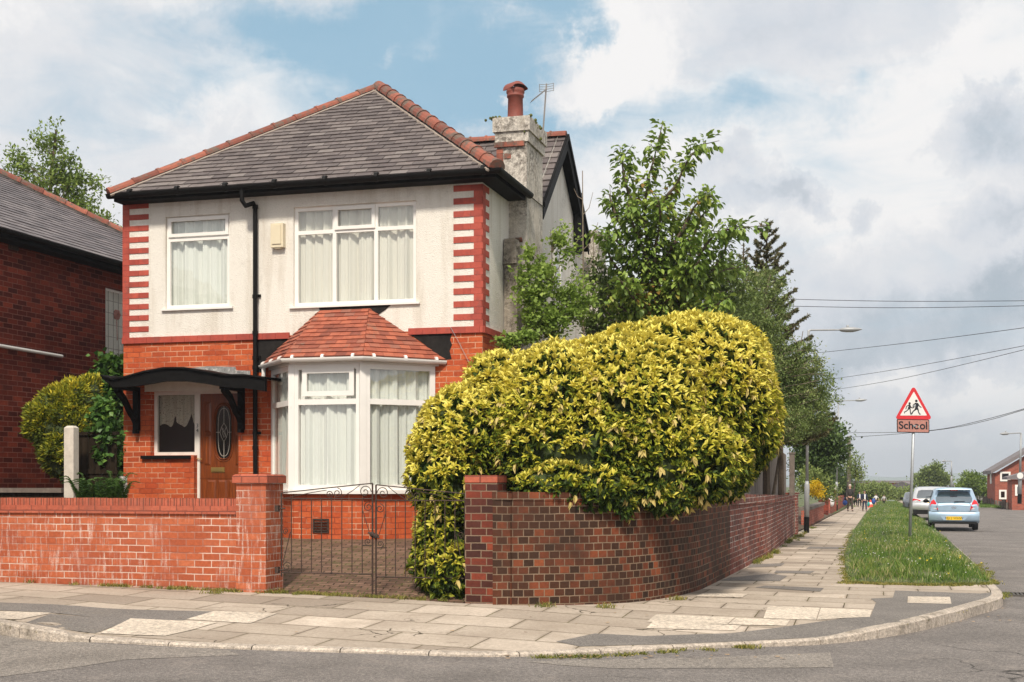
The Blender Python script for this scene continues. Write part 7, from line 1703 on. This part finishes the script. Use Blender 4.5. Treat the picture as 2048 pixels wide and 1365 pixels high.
# dark car facing us, white car farther
def oncoming(px, py, wpx, ytop, label, name, paintm, hwid=.88, lights=True):
    p = hit(px, py, 0); Y = p.y; loc = Vector(((px - PX0) / F * Y, Y, p.z)); h = (py - ytop) / F * Y; hwid = wpx / F * Y / 2; kk = h / 1.5
    pr = [(0, hwid * .80, hwid * .5, .66, .68, .3), (.15, hwid * .93, hwid * .6, .80, .84, .22), (1.0, hwid, hwid * .68, .95, 1.0, .2), (1.7, hwid, hwid * .72, .97, 1.42, .2), (2.1, hwid, hwid * .74, .98, 1.49, .2), (3.3, hwid, hwid * .74, .98, 1.47, .2), (4.1, hwid * .97, hwid * .7, .95, 1.1, .22), (4.3, hwid * .93, hwid * .65, .85, .9, .3)]
    pr = [(a, b, c, d * kk, e * kk, f * kk) for a, b, c, d, e, f in pr]; t, T = car(name, label, loc, yw, 4.3, hwid * 2, h, paintm, pr); wheelset(t, T, hwid * 2, (.75, 3.45), .31 * kk); KK = lambda x, z, y: T(x * hwid, y, z * kk)
    mb = MB(); mb.poly([KK(-.72, 1.02, 1.0), KK(.72, 1.02, 1.0), KK(.66, 1.42, 1.62), KK(-.66, 1.42, 1.62)]); mb.build('windscreen', M['tinted_glass'], t)
    for s in (-1, 1): mb = MB(); mb.poly([KK(s * .5, .66, .05), KK(s * .88, .70, .13), KK(s * .9, .82, .2), KK(s * .52, .76, .06)]); mb.build('headlight', M['tail_lamp_clear'], t)
    mb = MB(); mb.poly([KK(-.5, .30, -.02), KK(.5, .30, -.02), KK(.45, .56, -.015), KK(-.45, .56, -.015)]); mb.build('grille', M['underbody'], t); mb = MB(); mb.poly([KK(-.3, .38, -.03), KK(.3, .38, -.03), KK(.3, .47, -.03), KK(-.3, .47, -.03)]); mb.build('number_plate', M['sign_white'], t)
    for s in (-1, 1): mb = MB(); mb.ball(KK(s * 1.1, .98, 1.35), .1, .06, .07, n=8, k=6); mb.build('door_mirror', M['black_plastic'], t)
oncoming(1826, 1022, 40, 985, 'dark grey car with a pale roof parked ahead of the silver estate', 'grey_car', 'dark_grey_paint')
oncoming(1780, 1010, 19, 1001.5, 'small white car far down the road beside the schoolchildren', 'white_car', 'white_car_paint')

# ------------------------------------------------------------------ people
def person(px, py, ytop, label, facing=0, jacket='dark_suit', trou='brown_trousers', hair='hair_grey', stride=.25, bag=None, shirt=None, child=False, Y=None, armout=0, shorts=False, open_=False):
    p = hitp(px, py) if Y is None else at(px, py, Y); h = (py - ytop) / F * p.y; s = h / 1.75; t = thing('person', label, 'person', tuple(p)); cf, sf = math.cos(facing), math.sin(facing)
    def Q(x, y, z): return Vector((p.x + s * (x * cf - y * sf), p.y + s * (x * sf + y * cf), p.z + s * z))
    def skin(name, verts, edges, rad, mat, sub=1):
        me = bpy.data.meshes.new(name); me.from_pydata([Q(*v) for v in verts], edges, []); o = bpy.data.objects.new(name, me); COL.objects.link(o); m = o.modifiers.new('s', 'SKIN'); m.use_smooth_shade = True
        for i, v in enumerate(me.skin_vertices[0].data): r = rad[i] * s if not isinstance(rad[i], tuple) else None; v.radius = (r, r) if r else (rad[i][0] * s, rad[i][1] * s); v.use_root = (i == 0)
        m2 = o.modifiers.new('b', 'SUBSURF'); m2.levels = sub; m2.render_levels = sub; dg = bpy.context.evaluated_depsgraph_get(); me2 = bpy.data.meshes.new_from_object(o.evaluated_get(dg)); bpy.data.objects.remove(o); me2.name = name; me2.materials.clear(); return finish(name, me2, mat, t)
    st = stride; V = [(0, 0, .95), (0, 0, 1.15), (0, 0, 1.38), (0, 0, 1.50), (0, -.01, 1.60), (0, -.015, 1.68)]; Rr = [.07, .065, .07, .045, .085, .075]; E_ = [(0, 1), (1, 2), (2, 3), (3, 4), (4, 5)]
    for sd in (-1, 1):
        i = len(V); a = st * sd; V += [(sd * .09, 0, .90), (sd * .10, -a * .5 - .03, .50), (sd * .10, -a, .09), (sd * .11, -a - .13, .035)]; Rr += [.085, .058, .042, .035]; E_ += [(0, i), (i, i + 1), (i + 1, i + 2), (i + 2, i + 3)]
        i = len(V); V += [(sd * .18, 0, 1.40), (sd * (.24 + armout), a * .35 + .02, 1.13), (sd * (.25 + armout * 1.6), a * .6 - .06, .88), (sd * (.25 + armout * 1.6), a * .6 - .08, .80)]; Rr += [.055, .042, .030, .036]; E_ += [(2, i), (i, i + 1), (i + 1, i + 2), (i + 2, i + 3)]
        w = len(V) - 1; hx_ = V[w]
        for f in range(4): i = len(V); V += [(hx_[0] + .0, hx_[1] - .03 + f * .018, .76), (hx_[0] - sd * .012, hx_[1] - .035 + f * .018, .715 + .008 * abs(f - 1.5))]; Rr += [.009, .008]; E_ += [(w, i), (i, i + 1)]
        i = len(V); V += [(hx_[0] - sd * .01, hx_[1] - .045, .79), (hx_[0] - sd * .012, hx_[1] - .055, .76)]; Rr += [.01, .009]; E_ += [(w, i), (i, i + 1)]
    skin('body', V, E_, Rr, M['skin'])
    # jacket over torso and arms
    V2 = [(0, 0, .92), (0, 0, 1.15), (0, 0, 1.37), (0, 0, 1.46)]; R2 = [.15, .145, .155, .07]; E2 = [(0, 1), (1, 2), (2, 3)]
    for sd in (-1, 1):
        a = st * sd; i = len(V2); V2 += [(sd * .17, 0, 1.40), (sd * (.245 + armout), a * .35 + .02, 1.13), (sd * (.25 + armout * 1.6), a * .6 - .06, .90 if not shorts else 1.1)]; R2 += [.072, .058, .046]; E2 += [(2, i), (i, i + 1)] + ([(i + 1, i + 2)] if not shorts else []); 
        if shorts: V2.pop(); R2.pop()
    skin('jacket', V2, E2, R2, M[jacket])
    V3 = [(0, 0, .98)]; R3 = [.14]; E3 = []
    for sd in (-1, 1):
        a = st * sd; i = len(V3); zlow = .50 if shorts else .10; V3 += [(sd * .09, 0, .86), (sd * .10, -a * .5 - .03, .50)] + ([] if shorts else [(sd * .10, -a, .09)]); R3 += [.10, .078] + ([] if shorts else [.062]); E3 += [(0, i), (i, i + 1)] + ([] if shorts else [(i + 1, i + 2)])
    skin('trousers', V3, E3, R3, M[trou])
    for sd in (-1, 1): a = st * sd; mb = MB(); mb.ball(Q(sd * .105, -a - .06, .04), .05 * s, .13 * s, .045 * s, n=8, k=6); mb.build('shoe', M['black_cloth'], t, smooth=True)
    mb = MB(); c = Q(0, .012, 1.675); mb.ball(c, .088 * s, .098 * s, .085 * s, n=12, k=8); mb.build('hair', M[hair], t, smooth=True)
    mb = MB()
    for sd in (-1, 1): mb.ball(Q(sd * .033, -.093, 1.645), .011 * s, n=6, k=4); mb.ball(Q(sd * .088, -.01, 1.63), .018 * s, n=6, k=4)
    mb.ball(Q(0, -.105, 1.615), .014 * s, n=6, k=4); mb.ball(Q(0, -.095, 1.575), .022 * s, .01 * s, .008 * s, n=6, k=4); mb.build('face', M['skin'], t)
    if shirt: mb = MB(); mb.grid([[Q(x, -.118 - .012 * math.cos(x * 18), z) for x in (-.055, -.03, 0, .03, .055)] for z in (.98, 1.1, 1.22, 1.34, 1.43)]); mb.build('shirt_front', M[shirt], t, smooth=True)
    return t, Q, s
person(1700, 1023, 969, 'balding adult in a dark jacket and brown trousers walking toward the viewer', stride=.16)
t, Q, s = person(1729, 1023, 981, 'child in an open navy coat over a white shirt at the front of the group', jacket='navy_cloth', trou='navy_cloth', hair='hair_dark', shirt='white_cloth', stride=.14)
person(1719, 1015, 983, 'dark haired figure in a navy coat directly behind the child with the white shirt', jacket='navy_cloth', trou='black_cloth', hair='hair_dark', shirt='white_cloth', stride=.18)
person(1711, 1013, 986, 'small dark figure farthest back in the pavement group, left of the others', jacket='black_cloth', trou='black_cloth', hair='hair_dark', stride=.2)
person(1752, 1013, 988, 'child in a white shirt and dark shorts running beside the cone', jacket='white_cloth', trou='navy_cloth', hair='hair_dark', stride=.38, facing=-.9, shorts=True, armout=.05)
person(1768, 1012, 990, 'child in a pale grey top and black trousers by the white car', jacket='grey_cloth', trou='black_cloth', hair='hair_dark', stride=.3, armout=.08, facing=-.2)
mb = MB(); c = at(1690, 1006, 62); mb.ball(c, .13, .10, .13, n=10, k=8); mb.tube([c + Vector((-.1, 0, .10)), c + Vector((0, 0, .30)), c + Vector((.1, 0, .18))], .015, 5); meta(mb.build('bag', M['blue_bag'], smooth=True), 'blue bag at the left of the dark suited adult', 'bag')
mb = MB(); c = at(1747, 1003, 68); mb.ball(c, .11, .09, .17, n=10, k=8); meta(mb.build('rucksack', M['blue_bag'], smooth=True), 'blue rucksack on the child in the white shirt and shorts', 'bag')
mb = MB(); c = at(1737, 1009, 60); mb.ball(c, .07, .07, .12, n=8, k=6); meta(mb.build('bag', M['teal_bag'], smooth=True), 'small teal bag beside the child in the open navy coat', 'bag')
c = hitp(1741, 1015); t = thing('traffic_cone', 'orange traffic cone with a white band on the pavement by the children', 'cone', tuple(c)); h_ = 15 / F * c.y
mb = MB(); mb.tube([c + Vector((0, 0, .03)), c + Vector((0, 0, h_ * .4))], [.17, .12], 14); mb.tube([c + Vector((0, 0, h_ * .68)), c + Vector((0, 0, h_))], [.08, .035], 14); mb.hexa([c + Vector(v) for v in ((-.2, -.2, 0), (.2, -.2, 0), (.2, .2, 0), (-.2, .2, 0), (-.2, -.2, .04), (.2, -.2, .04), (.2, .2, .04), (-.2, .2, .04))]); mb.build('cone_body', M['cone_orange'], t)
mb = MB(); mb.tube([c + Vector((0, 0, h_ * .4)), c + Vector((0, 0, h_ * .68))], [.121, .08], 14); mb.build('reflective_band', M['sign_white'], t)
# the crow behind the hip
t = thing('crow', 'black bird perched on the far slope of the roof behind the hip tiles', 'bird', tuple(at(822, 214, 23.4)))
c = at(822, 216, 23.4); mb = MB(); rows = []
for f, r, dx, dz in ((0, .005, .13, -.10), (.15, .03, .09, -.05), (.4, .05, .03, 0), (.65, .052, -.02, .05), (.82, .035, -.045, .09), (.93, .032, -.055, .12), (1, .012, -.07, .14)): rows.append([c + Vector((dx + 0 * f, r * math.cos(k * .785), dz + r * math.sin(k * .785) * 1.0)) + Vector((r * .6 * math.sin(k * .785), 0, 0)) for k in range(8)])
mb.grid(rows, close=True); mb.tube([c + Vector((-.08, 0, .125)), c + Vector((-.13, 0, .115))], [.012, .002], 5)
for q_ in (-.02, .02): mb.tube([c + Vector((0, q_, -.02)), c + Vector((0, q_, -.12))], .005, 4)
mb.build('body', M['crow_feather'], t, smooth=True)
# drain grate
mb = MB(); c = hit(2028, 1189, .004)
for k in range(9): SFx = Frame((c.x, c.y, 0), SF.ex, SF.ey); SFx.box(mb, -.24 + k * .055, -.215 + k * .055, -.2, .2, c.z - .02, c.z + .012)
SFx.box(mb, -.28, -.245, -.24, .24, c.z - .02, c.z + .014); SFx.box(mb, .245, .28, -.24, .24, c.z - .02, c.z + .014); SFx.box(mb, -.245, .245, .2, .24, c.z - .02, c.z + .013); SFx.box(mb, -.245, .245, -.24, -.2, c.z - .02, c.z + .013)
mb2 = mb.build('drain_grate', M['grate_iron']); meta(mb2, 'iron drain grate in the gutter at the kerb corner', 'drain')

# ------------------------------------------------------------------ far buildings, hills
def block(name, label, x0p, x1p, ytop, ybot, Y, depth, mat, roof=None, rh=0, wins=(), yaw=0.0, over=.3, hip=False):
    a = at(x0p, ybot, Y); b = at(x1p, ybot, Y); w = b.x - a.x; fr = Frame((a.x, Y, 0), (math.cos(yaw), math.sin(yaw), 0), (-math.sin(yaw), math.cos(yaw), 0)); zt_ = CAMZ + (PY0 - ytop) / F * Y; zb_ = -.6
    t = thing(name, label, 'building', (a.x + w / 2, Y, 0)); mb = MB(); fr.box(mb, 0, w, 0, depth, zb_, zt_); mb.build('wall', M[mat], t)
    if roof:
        mb = MB(); r0 = zt_ + .02
        A = [fr.p(-over, -over, r0), fr.p(w + over, -over, r0), fr.p(w + over, depth + over, r0), fr.p(-over, depth + over, r0)]
        if roof == 'gable_x': ra, rb = fr.p(-over, depth / 2, r0 + rh), fr.p(w + over, depth / 2, r0 + rh); mb.poly([A[0], A[1], rb, ra]); mb.poly([A[2], A[3], ra, rb]); mb.poly([A[3], A[0], ra]); mb.poly([A[1], A[2], rb]); mb.poly(A)
        elif roof == 'gable_y': ra, rb = fr.p(w / 2, -over, r0 + rh), fr.p(w / 2, depth + over, r0 + rh); mb.poly([A[0], ra, rb, A[3]]); mb.poly([A[1], A[2], rb, ra]); mb.poly([A[0], A[1], ra]); mb.poly([A[2], A[3], rb]); mb.poly(A)
        elif roof == 'mono_x': mb.hexa([A[0], A[1], A[2], A[3], A[0] + Vector((0, 0, .15)), A[1] + Vector((0, 0, rh)), A[2] + Vector((0, 0, rh)), A[3] + Vector((0, 0, .15))])
        else: mb.hexa(A + [v + Vector((0, 0, .25)) for v in A])
        mb.build('roof', M['far_roof'], t)
    for (wx0, wx1, wy0, wy1) in wins:
        X0_, Z1 = fr.px(wx0, wy0, 0); X1_, Z0_ = fr.px(wx1, wy1, 0); mb = MB(); bars(mb, fr, X0_, X1_, Z0_, Z1, .12, -.06, .0); f = mb.build('window', M['white_upvc'], t); mb = MB(); fr.box(mb, X0_ + .1, X1_ - .1, -.03, -.01, Z0_ + .1, Z1 - .1); mb.build('pane', M['tinted_glass'], f)
    return t, fr
hp0 = 1974; Yh = 84
t, fr = block('brick_house', 'red brick house with a long sloping grey roof at the right edge', 1990, 2150, 946, 1004, Yh, 6.8, 'far_red_brick', None, 0, [(2000, 2021, 944, 963), (1998, 2013, 980, 999)], yaw=-B_)
mb = MB(); fr.box(mb, -.05, .03, 2.6, 3.6, CAMZ - .1, CAMZ + .75); mb.build('small_window', M['white_upvc'], t)
z0_ = CAMZ + (PY0 - 947) / F * Yh; A = [fr.p(-.3, -.4, z0_ - .05), fr.p(4.5, -.4, z0_ + 2.9), fr.p(4.5, 7, z0_ + 2.9), fr.p(-.3, 7, z0_ - .05)]; mb = MB(); mb.hexa(A + [v + Vector((0, 0, .25)) for v in A]); mb.build('roof', M['far_roof'], t)
mb = MB(); mb.poly([fr.p(0, .0, z0_), fr.p(4.5, 0, z0_), fr.p(4.5, 0, z0_ + 2.85)]); mb.build('gable_wall', M['far_red_brick'], t)
t, fr = block('porch_building', 'single storey brick extension with dark lean-to roof before the right hand house', 2024, 2120, 960, 1010, 76, 3, 'far_red_brick', 'mono_x', 1.2, [(2030, 2042, 970, 992)], yaw=-B_)
block('brick_building', 'long low brick building with dark flat roof edge beyond the road', 1727, 1826, 966, 995, 150, 12, 'far_red_brick', 'flat')
block('brick_building', 'small brick block rising above the trees behind the distant lamp', 1868, 1898, 955, 985, 160, 8, 'far_red_brick', 'flat', 0, [(1887, 1891, 960, 966)])
block('school_building', 'low building with a broad grey pitched roof behind the parked cars', 1850, 1930, 979, 1000, 118, 12, 'bright_concrete', 'gable_x', .75)
block('garage_building', 'little pale topped brick block by the distant brick building', 1806, 1826, 975, 990, 130, 5, 'far_red_brick', 'flat')
# hills
mb = MB(); rows = []
for r_, z_ in ((1500, -3), (1650, 0), (2100, 1)):
    rows.append([])
    for k in range(41):
        px = 1250 + k * 30; yy = 953 - 3 * math.sin(k * .21) - (9 * max(0, math.sin((px - 1790) / 330 * math.pi)) if 1790 < px < 2120 else 0) - 1.2 * math.sin(k * .9)
        rows[-1].append(at(px, yy if r_ == 2100 else (972 if r_ == 1500 else 962), r_))
rows.append([p + Vector((0, 300, -40)) for p in rows[-1]])
mb.grid(rows); meta(mb.build('hills', M['hill_green'], smooth=True), kind='structure')
# right-hand side verge over the road, bollards
P = [(1958, 1006), (1985, 1014), (2030, 1018), (2200, 1020), (2300, 1006), (2000, 1000), (1950, 1001)]; sheet('far_verge', M['field_ground'], [[hit(a, b, .06) for a, b in P]], lambda x, y: zroad(x, y) + .05)
pp_ = [hit(1960 + random.random() * 120, 1003 + random.random() ** .7 * 13, .06) for _ in range(5200)]; blades('far_verge_grass', 'grass_blade', np.array([tuple(p) for p in pp_]), .16, .9, .02, .6, rb=.15, rs=.7)
for k in range(12):
    px = 1966 + k * 4.4 + random.uniform(-.8, .8); py = 1009 + k * .8; b = hit(px, py, .05); mb = MB(); h_ = 15 / F * b.y * random.uniform(.8, 1.1); mb.tube([b, b + Vector((random.uniform(-.04, .04), 0, h_))], .085, 8); o = mb.build('timber_bollard', M['old_wood']); meta(o, 'short weathered timber bollard in the close row on the far verge', 'bollard', 'timber bollards on the far verge')
# haze
lo_, hi_ = -45, 60
mb = MB(); mb.hexa([Vector(v) for v in ((-1400, -80, lo_), (2600, -80, lo_), (2600, 2450, lo_), (-1400, 2450, lo_), (-1400, -80, hi_), (2600, -80, hi_), (2600, 2450, hi_), (-1400, 2450, hi_))])
hz_m = bpy.data.materials.new('haze'); hz_m.use_nodes = True; hn = hz_m.node_tree; hn.nodes.clear(); ho = hn.nodes.new('ShaderNodeOutputMaterial'); hv = hn.nodes.new('ShaderNodeVolumePrincipled'); hv.inputs['Color'].default_value = (.80, .88, .97, 1); hv.inputs['Density'].default_value = .00055; hv.inputs['Anisotropy'].default_value = .2; hn.links.new(hv.outputs[0], ho.inputs['Volume'])
ho_ = mb.build('haze', hz_m); meta(ho_, kind='stuff')
